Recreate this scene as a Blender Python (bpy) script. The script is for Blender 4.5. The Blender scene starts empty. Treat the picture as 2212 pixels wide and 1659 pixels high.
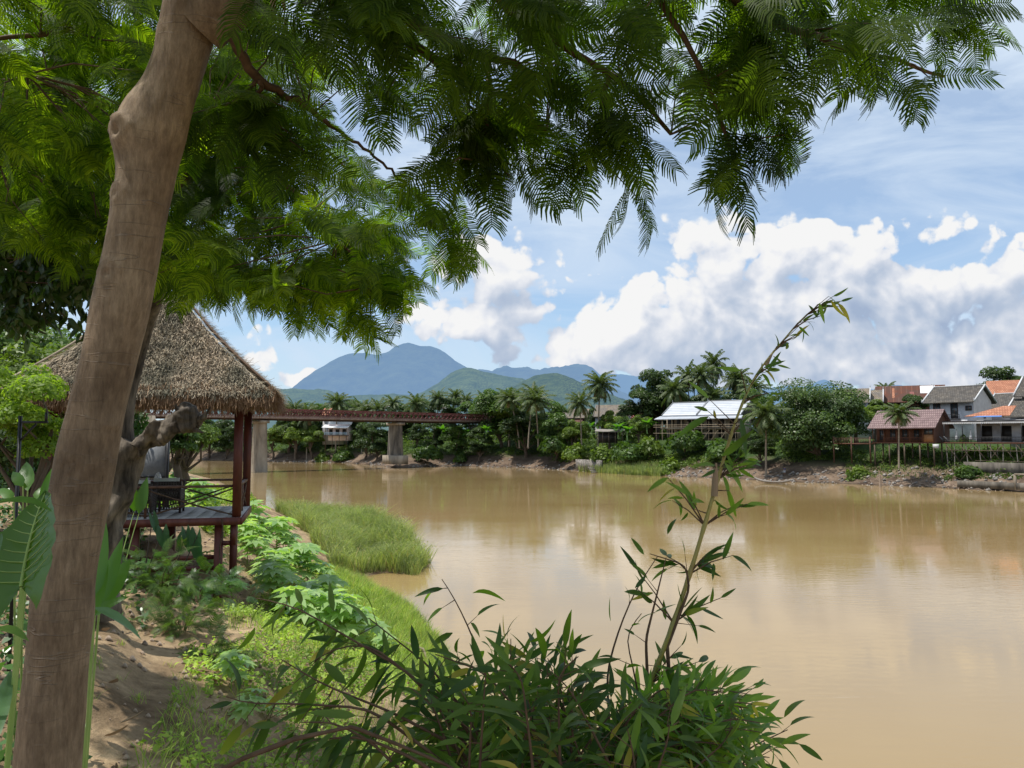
import bpy, math, random
import numpy as np
from mathutils import Vector, Matrix

R = math.radians
SC = bpy.context.scene
COL = SC.collection
rng = np.random.default_rng(7)

# ------------------------------------------------------------------ camera model (survey pixels of the photo, 2212 wide)
F = 1657.0; CX = 1106.0; CY = 829.5; HOR = 948.0
CAMZ = 8.0
PITCH = math.atan((HOR - CY) / F)

def W(px, py, Y):
    a = (px - CX) / F; b = (CY - py) / F
    d = np.array([a, math.cos(PITCH) - b * math.sin(PITCH), math.sin(PITCH) + b * math.cos(PITCH)])
    p = d * (Y / d[1]); p[2] += CAMZ
    return p
def WZ(px, py, z):
    a = (px - CX) / F; b = (CY - py) / F
    d = np.array([a, math.cos(PITCH) - b * math.sin(PITCH), math.sin(PITCH) + b * math.cos(PITCH)])
    t = (z - CAMZ) / d[2]
    p = d * t; p[2] += CAMZ
    return p

# ------------------------------------------------------------------ numpy noise
_T = np.random.default_rng(3).random((256, 256))
def vn(x, y, seed=0):
    x = np.asarray(x, float) + seed * 17.3; y = np.asarray(y, float) + seed * 9.1
    xi = np.floor(x).astype(int); yi = np.floor(y).astype(int)
    fx = x - xi; fy = y - yi
    fx = fx * fx * (3 - 2 * fx); fy = fy * fy * (3 - 2 * fy)
    a = _T[xi & 255, yi & 255]; b = _T[(xi + 1) & 255, yi & 255]
    c = _T[xi & 255, (yi + 1) & 255]; d = _T[(xi + 1) & 255, (yi + 1) & 255]
    return (a * (1 - fx) + b * fx) * (1 - fy) + (c * (1 - fx) + d * fx) * fy
def fbm(x, y, o=4, seed=0):
    s = 0; a = .5
    for i in range(o):
        s = s + a * vn(np.asarray(x) * 2 ** i, np.asarray(y) * 2 ** i, seed + i); a *= .5
    return s / (1 - .5 ** o)
def sstep(a, b, x):
    t = np.clip((x - a) / (b - a), 0, 1); return t * t * (3 - 2 * t)
def unit(v):
    v = np.asarray(v, float); return v / np.maximum(np.linalg.norm(v, axis=-1, keepdims=True), 1e-9)

# ------------------------------------------------------------------ mesh builder
class MB:
    def __init__(s): s.v = []; s.f = []; s.n = 0
    def add(s, V, Fc):
        V = np.asarray(V, float).reshape(-1, 3); Fc = np.asarray(Fc, int)
        s.f.append(Fc + s.n); s.v.append(V); s.n += len(V)
    def box(s, c, size, rz=0, ax=None):
        h = np.array(size, float) / 2
        V = np.array([[x, y, z] for z in (-1, 1) for y in (-1, 1) for x in (-1, 1)]) * h
        if ax is not None: V = V @ np.array(ax, float)
        elif rz:
            c_, s_ = math.cos(rz), math.sin(rz)
            V = V @ np.array([[c_, s_, 0], [-s_, c_, 0], [0, 0, 1]])
        s.add(V + np.array(c, float), [[0, 2, 3, 1], [4, 5, 7, 6], [0, 1, 5, 4], [2, 6, 7, 3], [0, 4, 6, 2], [1, 3, 7, 5]])
    def beam(s, a, b, w, h=None):
        h = h or w; a = np.array(a, float); b = np.array(b, float)
        d = b - a; L = np.linalg.norm(d); d = d / L
        up = np.array([0, 0, 1.]) if abs(d[2]) < .95 else np.array([0, 1., 0])
        sd = unit(np.cross(up, d)); u2 = np.cross(d, sd)
        s.box((a + b) / 2, (L, w, h), ax=[d, sd, u2])
    def tube(s, P, rad, n=8, cap=True, rough=0, seed=0):
        P = np.asarray(P, float); m = len(P)
        rad = np.broadcast_to(np.asarray(rad, float), (m,))
        T = unit(np.gradient(P, axis=0))
        up = np.array([0, 0, 1.]) if abs(T[0][2]) < .9 else np.array([1., 0, 0])
        V = []
        sd = unit(np.cross(T[0], up))
        ang = np.arange(n) * 2 * math.pi / n
        for i in range(m):
            sd = unit(sd - T[i] * np.dot(sd, T[i])); u = np.cross(T[i], sd)
            r = rad[i] * np.ones(n)
            if rough: r = r * (1 + rough * (vn(np.cos(ang) * 1.6 + 5, np.sin(ang) * 1.6 + i * .35, seed) - .5) * 2)
            V.append(P[i] + r[:, None] * (np.cos(ang)[:, None] * sd + np.sin(ang)[:, None] * u))
        V = np.concatenate(V)
        i = np.arange(m - 1)[:, None] * n; j = np.arange(n)[None]; j2 = (j + 1) % n
        Q = np.stack([i + j, i + j2, i + n + j2, i + n + j], -1).reshape(-1, 4)
        s.add(V, Q)
        if cap:
            for k, base in ((0, 0), (m - 1, (m - 1) * n)):
                c = P[k]; ring = V[base:base + n]
                idx = np.arange(n); s.add(np.vstack([ring, c]), np.stack([idx, (idx + 1) % n, np.full(n, n)], -1))
    def quad(s, a, b, c, d): s.add([a, b, c, d], [[0, 1, 2, 3]])
    def tri(s, a, b, c): s.add([a, b, c], [[0, 1, 2]])
    def slab(s, pts, th):
        """thick sheet: quad pts pushed down by th (z)"""
        p = np.array(pts, float); q = p - np.array([0, 0, th]); n = len(p)
        s.add(p, [list(range(n))]); s.add(q, [list(range(n))[::-1]])
        for i in range(n): s.quad(p[i], q[i], q[(i + 1) % n], p[(i + 1) % n])
    def multi(s, other, name, m1, m2, parent, smooth=False):
        n1 = sum(len(f) for f in s.f)
        for V in other.v: s.v.append(V)
        for f in other.f: s.f.append(f + s.n)
        s.n += other.n; o = s.build(name, m1, parent, smooth); o.data.materials.append(m2)
        idx = np.zeros(len(o.data.polygons), np.int32); idx[n1:] = 1; o.data.polygons.foreach_set('material_index', idx); return o
    def build(s, name, mat, parent=None, smooth=False, keep=False):
        V = np.concatenate(s.v); loc = np.zeros(3)
        if parent is not None:
            if not keep: V = V - np.array(parent['_w'])
        elif not keep:
            loc = np.array([V[:, 0].mean(), V[:, 1].mean(), V[:, 2].min()]); V = V - loc
        me = bpy.data.meshes.new(name)
        me.vertices.add(len(V)); me.vertices.foreach_set('co', V.astype(np.float32).ravel())
        loops = np.concatenate([f.ravel() for f in s.f]).astype(np.int32)
        tot = np.concatenate([np.full(len(f), f.shape[1]) for f in s.f])
        st = np.concatenate([[0], np.cumsum(tot)[:-1]]).astype(np.int32)
        me.loops.add(len(loops)); me.loops.foreach_set('vertex_index', loops)
        me.polygons.add(len(tot)); me.polygons.foreach_set('loop_start', st)
        me.update(calc_edges=True)
        if smooth: me.polygons.foreach_set('use_smooth', np.ones(len(me.polygons), bool))
        me.materials.append(mat)
        o = bpy.data.objects.new(name, me); COL.objects.link(o)
        o.location = loc
        if parent is not None:
            o.parent = parent; o['_w'] = list(parent['_w'])
        else: o['_w'] = list(loc)
        return o

def tag(o, label=None, cat=None, group=None, kind=None):
    if label: o['label'] = label
    if cat: o['category'] = cat
    if group: o['group'] = group
    if kind: o['kind'] = kind
    return o
def thing(name, loc, label, cat, group=None, rz=0):
    o = bpy.data.objects.new(name, None); COL.objects.link(o)
    o.empty_display_size = .2
    o.location = tuple(float(c) for c in loc); o.rotation_euler = (0, 0, rz); o['_w'] = [float(c) for c in loc]
    return tag(o, label, cat, group)
def kids(o): return [c for c in bpy.data.objects if c.parent == o]
def dup(root, loc, rz=0, sc=1, label=None, group=None, children=None):
    r = root.copy(); COL.objects.link(r); r.location = tuple(float(c) for c in loc); r.rotation_euler = (0, 0, rz)
    r.scale = (sc, sc, sc) if np.isscalar(sc) else tuple(sc)
    if label: r['label'] = label
    if group: r['group'] = group
    elif 'group' in r.keys() and not group: pass
    for ch in children:
        c = ch.copy(); COL.objects.link(c); c.parent = r
    return r

# ------------------------------------------------------------------ materials
def nt(m):
    m.use_nodes = True; t = m.node_tree; t.nodes.clear(); return t
def N(t, ty, **kw):
    n = t.nodes.new(ty)
    for k, v in kw.items():
        if k.startswith('i_'):
            key = k[2:].replace('_', ' ')
            n.inputs[int(key) if key.isdigit() else key].default_value = v
        else: setattr(n, k, v)
    return n
def ramp(t, stops, interp='LINEAR'):
    n = t.nodes.new('ShaderNodeValToRGB'); n.color_ramp.interpolation = interp
    el = n.color_ramp.elements
    while len(el) < len(stops): el.new(.5)
    for e, (p, c) in zip(el, stops): e.position = p; e.color = (*c, 1) if len(c) == 3 else c
    return n
def leaf_mat(name, c1, c2, tr=.4, rough=.45, tcol=None, big=None, spec=.3, odd=None):
    m = bpy.data.materials.new(name); t = nt(m); L = t.links.new
    g = N(t, 'ShaderNodeNewGeometry'); r = ramp(t, [(0, c1), (1, c2)] if not odd else [(0, c1), (.93, c2), (.95, odd), (1, odd)])
    L(g.outputs['Random Per Island'], r.inputs[0])
    col = r.outputs[0]
    if big:
        tc = N(t, 'ShaderNodeTexCoord'); nz = N(t, 'ShaderNodeTexNoise', i_Scale=big, i_Detail=2.)
        L(tc.outputs['Object'], nz.inputs['Vector'])
        r2 = ramp(t, [(.35, (.55, .6, .55)), (.65, (1.35, 1.3, 1.2))]); L(nz.outputs[0], r2.inputs[0])
        mx = N(t, 'ShaderNodeMix', data_type='RGBA', blend_type='MULTIPLY'); mx.inputs[0].default_value = 1
        L(col, mx.inputs[6]); L(r2.outputs[0], mx.inputs[7]); col = mx.outputs[2]
    p = N(t, 'ShaderNodeBsdfPrincipled'); p.inputs['Roughness'].default_value = rough
    p.inputs['Specular IOR Level'].default_value = spec
    L(col, p.inputs['Base Color'])
    out = N(t, 'ShaderNodeOutputMaterial')
    tb = N(t, 'ShaderNodeBsdfTranslucent')
    mc = N(t, 'ShaderNodeMix', data_type='RGBA', blend_type='MULTIPLY'); mc.inputs[0].default_value = 1
    L(col, mc.inputs[6]); mc.inputs[7].default_value = (*(tcol or (2.2, 2.4, .9)), 1)
    L(mc.outputs[2], tb.inputs[0])
    ms = N(t, 'ShaderNodeMixShader'); ms.inputs[0].default_value = tr
    L(p.outputs[0], ms.inputs[1]); L(tb.outputs[0], ms.inputs[2]); L(ms.outputs[0], out.inputs[0])
    return m
def noise_mat(name, stops, scale=5., stretch=(1, 1, 1), rough=.8, bump=0., bscale=None, detail=6., metal=0., spec=.3, coord='Object', dist=.02, island=0.):
    m = bpy.data.materials.new(name); t = nt(m); L = t.links.new
    tc = N(t, 'ShaderNodeTexCoord'); mp = N(t, 'ShaderNodeMapping'); mp.inputs['Scale'].default_value = stretch
    L(tc.outputs[coord], mp.inputs[0])
    nz = N(t, 'ShaderNodeTexNoise', i_Scale=scale, i_Detail=detail, i_Roughness=.62); L(mp.outputs[0], nz.inputs['Vector'])
    r = ramp(t, stops)
    fac = nz.outputs[0]
    if island:
        g = N(t, 'ShaderNodeNewGeometry'); a = N(t, 'ShaderNodeMath', operation='MULTIPLY_ADD'); a.inputs[1].default_value = island
        L(g.outputs['Random Per Island'], a.inputs[0]); 
        s_ = N(t, 'ShaderNodeMath', operation='SUBTRACT'); s_.inputs[1].default_value = island / 2; L(nz.outputs[0], s_.inputs[0]); L(s_.outputs[0], a.inputs[2]); fac = a.outputs[0]
    L(fac, r.inputs[0])
    p = N(t, 'ShaderNodeBsdfPrincipled'); p.inputs['Roughness'].default_value = rough; p.inputs['Metallic'].default_value = metal
    p.inputs['Specular IOR Level'].default_value = spec
    L(r.outputs[0], p.inputs['Base Color'])
    if bump:
        nb = N(t, 'ShaderNodeTexNoise', i_Scale=bscale or scale * 2, i_Detail=8.); L(mp.outputs[0], nb.inputs['Vector'])
        b = N(t, 'ShaderNodeBump', i_Strength=bump, i_Distance=dist); L(nb.outputs[0], b.inputs['Height']); L(b.outputs[0], p.inputs['Normal'])
    out = N(t, 'ShaderNodeOutputMaterial'); L(p.outputs[0], out.inputs[0])
    return m
def tile_mat(name, c1, c2, cm, bw=.3, bh=.25, rough=.8, moss=None, spec=.3, metal=0.):
    """roof covering: courses of tiles in the roof's own UV-less frame (object z for courses)"""
    m = bpy.data.materials.new(name); t = nt(m); L = t.links.new
    tc = N(t, 'ShaderNodeTexCoord')
    sp = N(t, 'ShaderNodeSeparateXYZ'); L(tc.outputs['Object'], sp.inputs[0])
    cb = N(t, 'ShaderNodeCombineXYZ'); L(sp.outputs[0], cb.inputs[0]); L(sp.outputs[2], cb.inputs[1])
    br = N(t, 'ShaderNodeTexBrick'); br.inputs['Scale'].default_value = 1; br.inputs['Brick Width'].default_value = bw
    br.inputs['Row Height'].default_value = bh; br.inputs['Mortar Size'].default_value = bh * .12; br.inputs['Mortar Smooth'].default_value = .3
    br.inputs['Color1'].default_value = (*c1, 1); br.inputs['Color2'].default_value = (*c2, 1); br.inputs['Mortar'].default_value = (*cm, 1)
    L(cb.outputs[0], br.inputs['Vector'])
    nz = N(t, 'ShaderNodeTexNoise', i_Scale=.7, i_Detail=6.); L(tc.outputs['Object'], nz.inputs['Vector'])
    r = ramp(t, [(.42, (1, 1, 1)), (.62, moss or (.75, .75, .75))]); L(nz.outputs[0], r.inputs[0])
    mx = N(t, 'ShaderNodeMix', data_type='RGBA', blend_type='MULTIPLY'); mx.inputs[0].default_value = 1
    L(br.outputs[0], mx.inputs[6]); L(r.outputs[0], mx.inputs[7])
    p = N(t, 'ShaderNodeBsdfPrincipled'); p.inputs['Roughness'].default_value = rough; p.inputs['Metallic'].default_value = metal
    p.inputs['Specular IOR Level'].default_value = spec
    L(mx.outputs[2], p.inputs['Base Color'])
    b = N(t, 'ShaderNodeBump', i_Strength=.5, i_Distance=.03); L(br.outputs['Fac'], b.inputs['Height']); b.invert = True; L(b.outputs[0], p.inputs['Normal'])
    out = N(t, 'ShaderNodeOutputMaterial'); L(p.outputs[0], out.inputs[0])
    return m
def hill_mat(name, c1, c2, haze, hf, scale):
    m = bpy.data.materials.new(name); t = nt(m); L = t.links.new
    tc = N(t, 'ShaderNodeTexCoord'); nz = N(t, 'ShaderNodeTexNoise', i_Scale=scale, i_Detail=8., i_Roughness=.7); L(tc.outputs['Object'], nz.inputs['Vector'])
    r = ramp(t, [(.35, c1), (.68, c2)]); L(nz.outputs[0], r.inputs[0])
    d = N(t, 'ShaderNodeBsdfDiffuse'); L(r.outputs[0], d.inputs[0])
    e = N(t, 'ShaderNodeEmission'); e.inputs[0].default_value = (*haze, 1); e.inputs[1].default_value = 1  # aerial haze put into the hill surface as a constant blue emission
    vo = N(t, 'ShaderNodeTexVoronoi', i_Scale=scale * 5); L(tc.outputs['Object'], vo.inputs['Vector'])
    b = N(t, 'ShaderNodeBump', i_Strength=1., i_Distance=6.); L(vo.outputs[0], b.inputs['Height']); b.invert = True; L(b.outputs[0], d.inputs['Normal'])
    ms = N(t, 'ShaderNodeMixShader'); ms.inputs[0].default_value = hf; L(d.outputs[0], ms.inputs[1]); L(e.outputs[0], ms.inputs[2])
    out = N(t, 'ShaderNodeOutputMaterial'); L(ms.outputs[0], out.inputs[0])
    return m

M = {}
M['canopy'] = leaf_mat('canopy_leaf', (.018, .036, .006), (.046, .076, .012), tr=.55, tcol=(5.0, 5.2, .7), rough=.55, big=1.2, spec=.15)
M['canopy_bright'] = leaf_mat('bright_feather_leaf', (.020, .046, .007), (.095, .145, .016), tr=.6, tcol=(5.4, 5.2, .7), rough=.55, spec=.15, big=.9)
M['bark_main'] = None
M['bamboo_leaf'] = leaf_mat('bamboo_leaf', (.028, .066, .016), (.11, .175, .035), tr=.42, rough=.42, tcol=(2.4, 2.8, .6), spec=.32, big=3., odd=(.26, .22, .05))
M['culm'] = noise_mat('bamboo_culm', [(.3, (.16, .18, .03)), (.6, (.30, .24, .05)), (.75, (.22, .12, .03))], 6, (1, 1, .3), rough=.35, spec=.5)
M['twig'] = noise_mat('twig_bark', [(.3, (.06, .035, .02)), (.7, (.14, .085, .05))], 20, rough=.8)
M['castor'] = leaf_mat('castor_leaf', (.19, .32, .10), (.38, .50, .22), tr=.35, rough=.35, spec=.6)
M['broad'] = leaf_mat('broad_leaf', (.045, .12, .02), (.09, .19, .03), tr=.4, rough=.35, spec=.5, tcol=(2.2, 2.6, .6))
M['banana'] = leaf_mat('banana_leaf', (.06, .14, .06), (.10, .19, .08), tr=.3, rough=.35, spec=.5)
M['taro'] = leaf_mat('taro_leaf', (.02, .065, .03), (.035, .09, .04), tr=.25, rough=.4, spec=.5)
M['darkleaf'] = leaf_mat('dark_leaf', (.016, .04, .009), (.045, .085, .018), tr=.35, rough=.35, spec=.5)
M['lime'] = leaf_mat('lime_leaf', (.10, .17, .02), (.20, .28, .035), tr=.45, rough=.5)
M['ivy'] = leaf_mat('ivy_leaf', (.03, .085, .02), (.08, .17, .035), tr=.3, rough=.35, spec=.5)
M['grass'] = leaf_mat('bank_grass', (.13, .215, .04), (.34, .42, .12), tr=.35, rough=.6, big=1.2, odd=(.36, .30, .13))
M['sedge'] = leaf_mat('sedge_grass', (.12, .165, .05), (.33, .37, .17), tr=.35, rough=.6, big=.8, odd=(.34, .27, .14))
M['herb'] = leaf_mat('herb_leaf', (.14, .24, .03), (.34, .44, .09), tr=.35, rough=.5, big=.8)
M['tree_a'] = leaf_mat('tree_leaf_dark', (.020, .045, .012), (.06, .095, .025), tr=.3, rough=.45, big=.35)
M['tree_b'] = leaf_mat('tree_leaf_mid', (.035, .075, .015), (.09, .15, .03), tr=.3, rough=.45, big=.35)
M['tree_c'] = leaf_mat('tree_leaf_light', (.075, .125, .02), (.15, .21, .04), tr=.3, rough=.45, big=.35)
M['tree_d'] = leaf_mat('tree_leaf_glossy', (.03, .065, .015), (.09, .14, .035), tr=.25, rough=.45, big=.25, spec=.4)
M['palm'] = leaf_mat('palm_leaf', (.035, .06, .02), (.10, .13, .045), tr=.25, rough=.5, spec=.3)
M['palm_dead'] = leaf_mat('dry_palm_leaf', (.12, .08, .03), (.24, .17, .07), tr=.2, rough=.7, tcol=(1.3, 1.2, .8))
M['palm_trunk'] = noise_mat('palm_trunk', [(.3, (.16, .13, .10)), (.7, (.34, .29, .23))], 2, (1, 1, 4), rough=.9)
M['far_bark'] = noise_mat('far_bark', [(.3, (.06, .045, .03)), (.7, (.16, .12, .09))], 3, (1, 1, .4), rough=.9)
M['under'] = leaf_mat('undergrowth_leaf', (.030, .065, .012), (.13, .19, .035), tr=.3, rough=.5, big=.12)
M['thatch'] = leaf_mat('thatch_straw', (.10, .080, .060), (.58, .49, .38), tr=.1, rough=.8, tcol=(1.1, 1, .8), spec=.15, big=1.4)
M['thatch_eave'] = leaf_mat('thatch_fringe', (.14, .08, .045), (.34, .22, .13), tr=.15, rough=.8, tcol=(1.2, 1, .7), spec=.15)
M['thatch_base'] = noise_mat('thatch_base', [(.3, (.05, .04, .03)), (.7, (.16, .13, .10))], 12, rough=.95)
M['redwood'] = noise_mat('red_brown_timber', [(.3, (.060, .014, .010)), (.55, (.115, .028, .018)), (.8, (.16, .055, .035))], 6, (1, 1, .25), rough=.5, bump=.2, spec=.4)
M['rail'] = noise_mat('rail_timber', [(.3, (.05, .025, .018)), (.7, (.16, .085, .055))], 8, rough=.6)
M['plank'] = noise_mat('grey_planks', [(.3, (.26, .25, .24)), (.7, (.46, .45, .43))], 3, (3, .6, 1), rough=.75, bump=.2, island=.25)
M['rope'] = noise_mat('rope', [(.3, (.04, .025, .015)), (.7, (.13, .08, .05))], 30, rough=.9)
M['rattan'] = noise_mat('dark_rattan', [(.3, (.018, .012, .009)), (.7, (.06, .04, .03))], 20, rough=.5, spec=.5)
M['cushion'] = noise_mat('cushion_cloth', [(.3, (.38, .38, .33)), (.7, (.48, .48, .42))], 8, rough=.9)
M['ceramic'] = noise_mat('painted_ceramic', [(.42, (.12, .13, .16)), (.5, (.72, .70, .64))], 40, rough=.3, spec=.6)
M['concrete'] = noise_mat('stained_concrete', [(.3, (.12, .095, .07)), (.5, (.28, .235, .18)), (.75, (.40, .345, .27))], .55, (1, 1, .35), rough=.9, bump=.3, dist=.05)
M['bridge_red'] = noise_mat('bridge_red_oxide', [(.3, (.085, .026, .022)), (.7, (.17, .055, .045))], 1.2, rough=.7)
M['bridge_deck'] = noise_mat('bridge_deck_grey', [(.3, (.15, .11, .10)), (.7, (.27, .22, .20))], 1, rough=.8)
M['pier_dark'] = noise_mat('dark_stained_concrete', [(.35, (.05, .045, .038)), (.55, (.16, .14, .115)), (.75, (.26, .235, .2))], .7, (1, 1, .25), rough=.9, bump=.3, dist=.05)
M['bridge_dark'] = noise_mat('bridge_dark_steel', [(.3, (.03, .018, .016)), (.7, (.07, .04, .035))], 1, rough=.8)
M['black'] = noise_mat('black_paint', [(.3, (.012, .012, .013)), (.7, (.03, .03, .032))], 8, rough=.4)
M['white_wall'] = noise_mat('white_plaster', [(.3, (.34, .34, .35)), (.5, (.50, .50, .52)), (.75, (.62, .61, .60))], .8, rough=.85)
M['pink_wall'] = noise_mat('pale_pink_plaster', [(.3, (.56, .47, .46)), (.7, (.72, .62, .60))], .8, rough=.85)
M['wood_wall'] = noise_mat('brown_boards', [(.3, (.07, .028, .018)), (.7, (.17, .075, .045))], 2.5, (5, 5, .3), rough=.7)
M['wood_panel'] = noise_mat('orange_boards', [(.3, (.22, .10, .04)), (.7, (.36, .18, .08))], 2.5, (6, 6, .3), rough=.6)
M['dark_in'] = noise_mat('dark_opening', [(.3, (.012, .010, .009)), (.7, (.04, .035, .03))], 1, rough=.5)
M['glass'] = noise_mat('window_glass', [(.3, (.03, .035, .04)), (.7, (.07, .08, .09))], 1, rough=.1, spec=.6)
M['trim_white'] = noise_mat('white_trim', [(.3, (.45, .45, .46)), (.7, (.62, .62, .62))], 2, rough=.7)
M['bamboo_pole'] = noise_mat('scaffold_poles', [(.3, (.20, .15, .10)), (.7, (.42, .34, .24))], 4, rough=.7)
M['tarp'] = noise_mat('white_tarp', [(.3, (.6, .6, .62)), (.7, (.8, .8, .8))], 2, rough=.6)
M['blue'] = noise_mat('blue_tarp', [(.3, (.05, .13, .35)), (.7, (.10, .22, .5))], 2, rough=.6)
M['skin'] = noise_mat('skin', [(.3, (.28, .15, .09)), (.7, (.34, .19, .12))], 3, rough=.6)
M['cloth_red'] = noise_mat('red_cloth', [(.3, (.45, .05, .07)), (.7, (.55, .08, .10))], 3, rough=.8)
M['cloth_blue'] = noise_mat('navy_cloth', [(.3, (.03, .05, .14)), (.7, (.05, .08, .2))], 3, rough=.8)
M['boatwood'] = noise_mat('weathered_boat_wood', [(.3, (.14, .12, .10)), (.7, (.32, .29, .26))], 2, (.5, 3, 3), rough=.8)
M['litter'] = leaf_mat('dry_leaf', (.14, .085, .045), (.42, .31, .20), tr=.15, rough=.8, tcol=(1.2, 1, .8))
M['driftwood'] = noise_mat('driftwood', [(.3, (.20, .14, .10)), (.7, (.42, .33, .25))], 8, rough=.85)
M['stone'] = noise_mat('rubble_stone', [(.35, (.09, .08, .07)), (.6, (.30, .27, .24))], 2.2, rough=.9, bump=.8, bscale=4, dist=.2)
M['metal_grey'] = noise_mat('grey_zinc', [(.3, (.16, .17, .18)), (.7, (.30, .31, .32))], 3, rough=.6)
M['rust'] = tile_mat('rusty_sheet', (.13, .075, .055), (.20, .11, .08), (.08, .04, .03), 1.1, 5, moss=(1.3, .9, .7))
M['silver_tile'] = tile_mat('silver_tiles', (.44, .46, .49), (.54, .56, .59), (.24, .26, .29), 40, .42, rough=.45, moss=(.9, .92, .95))
M['purple_tile'] = tile_mat('brown_violet_tiles', (.22, .15, .15), (.28, .20, .19), (.10, .06, .06), .33, .42, moss=(.85, .85, .85))
M['dark_tile'] = tile_mat('dark_tiles', (.065, .058, .052), (.11, .10, .09), (.03, .027, .024), .4, .28, moss=(1.35, 1.3, 1.2))
M['orange_tile'] = tile_mat('orange_tiles', (.36, .15, .085), (.47, .22, .13), (.2, .07, .04), .4, .3, moss=(.85, .85, .85))
M['grey_tile'] = tile_mat('grey_tiles', (.15, .13, .11), (.21, .185, .16), (.06, .05, .045), .4, .3, moss=(1.3, 1.2, 1))
M['red_sheet'] = tile_mat('faded_red_sheet', (.36, .15, .13), (.44, .21, .18), (.2, .08, .07), .5, 6, moss=(1.2, 1.1, 1.05))

def make_bark():
    m = bpy.data.materials.new('smooth_ringed_bark'); t = nt(m); L = t.links.new
    tc = N(t, 'ShaderNodeTexCoord')
    n1 = N(t, 'ShaderNodeTexNoise', i_Scale=3.5, i_Detail=6., i_Roughness=.6); L(tc.outputs['Object'], n1.inputs['Vector'])
    r1 = ramp(t, [(.3, (.135, .090, .056)), (.5, (.225, .160, .104)), (.72, (.34, .258, .175))]); L(n1.outputs[0], r1.inputs[0])
    mp = N(t, 'ShaderNodeMapping'); mp.inputs['Scale'].default_value = (48, 48, 9); L(tc.outputs['Object'], mp.inputs[0])
    n2 = N(t, 'ShaderNodeTexNoise', i_Scale=1., i_Detail=8., i_Roughness=.8); L(mp.outputs[0], n2.inputs['Vector'])
    r2 = ramp(t, [(.3, (.50, .47, .44)), (.7, (1.4, 1.4, 1.38))]); L(n2.outputs[0], r2.inputs[0])
    mx = N(t, 'ShaderNodeMix', data_type='RGBA', blend_type='MULTIPLY'); mx.inputs[0].default_value = 1
    L(r1.outputs[0], mx.inputs[6]); L(r2.outputs[0], mx.inputs[7])
    # pale rings around the trunk
    mp3 = N(t, 'ShaderNodeMapping'); mp3.inputs['Scale'].default_value = (1.6, 1.6, 13); mp3.inputs['Rotation'].default_value = (0, R(8), 0); L(tc.outputs['Object'], mp3.inputs[0])
    n3 = N(t, 'ShaderNodeTexNoise', i_Scale=1., i_Detail=3.); L(mp3.outputs[0], n3.inputs['Vector'])
    r3 = ramp(t, [(.490, (0, 0, 0)), (.5, (.7, .7, .7)), (.510, (0, 0, 0))]); L(n3.outputs[0], r3.inputs[0])
    n4 = N(t, 'ShaderNodeTexNoise', i_Scale=5., i_Detail=3.); L(tc.outputs['Object'], n4.inputs['Vector'])
    r4 = ramp(t, [(.45, (0, 0, 0)), (.6, (1, 1, 1))]); L(n4.outputs[0], r4.inputs[0])
    mm = N(t, 'ShaderNodeMath', operation='MULTIPLY'); L(r3.outputs[0], mm.inputs[0]); L(r4.outputs[0], mm.inputs[1])
    mx2 = N(t, 'ShaderNodeMix', data_type='RGBA'); L(mm.outputs[0], mx2.inputs[0]); L(mx.outputs[2], mx2.inputs[6]); mx2.inputs[7].default_value = (.27, .21, .16, 1)
    p = N(t, 'ShaderNodeBsdfPrincipled'); p.inputs['Roughness'].default_value = .75; p.inputs['Specular IOR Level'].default_value = .3
    L(mx2.outputs[2], p.inputs['Base Color'])
    ad = N(t, 'ShaderNodeMath', operation='ADD'); L(n2.outputs[0], ad.inputs[0]); L(mm.outputs[0], ad.inputs[1])
    b = N(t, 'ShaderNodeBump', i_Strength=.8, i_Distance=.008); L(ad.outputs[0], b.inputs['Height']); L(b.outputs[0], p.inputs['Normal'])
    out = N(t, 'ShaderNodeOutputMaterial'); L(p.outputs[0], out.inputs[0])
    return m
M['bark_main'] = make_bark()
M['old_wood'] = noise_mat('old_cracked_wood', [(.36, (.022, .017, .012)), (.5, (.09, .072, .054)), (.7, (.22, .18, .135))], 7, (1, 1, .16), rough=.85, bump=.8, bscale=9, dist=.03)

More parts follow.
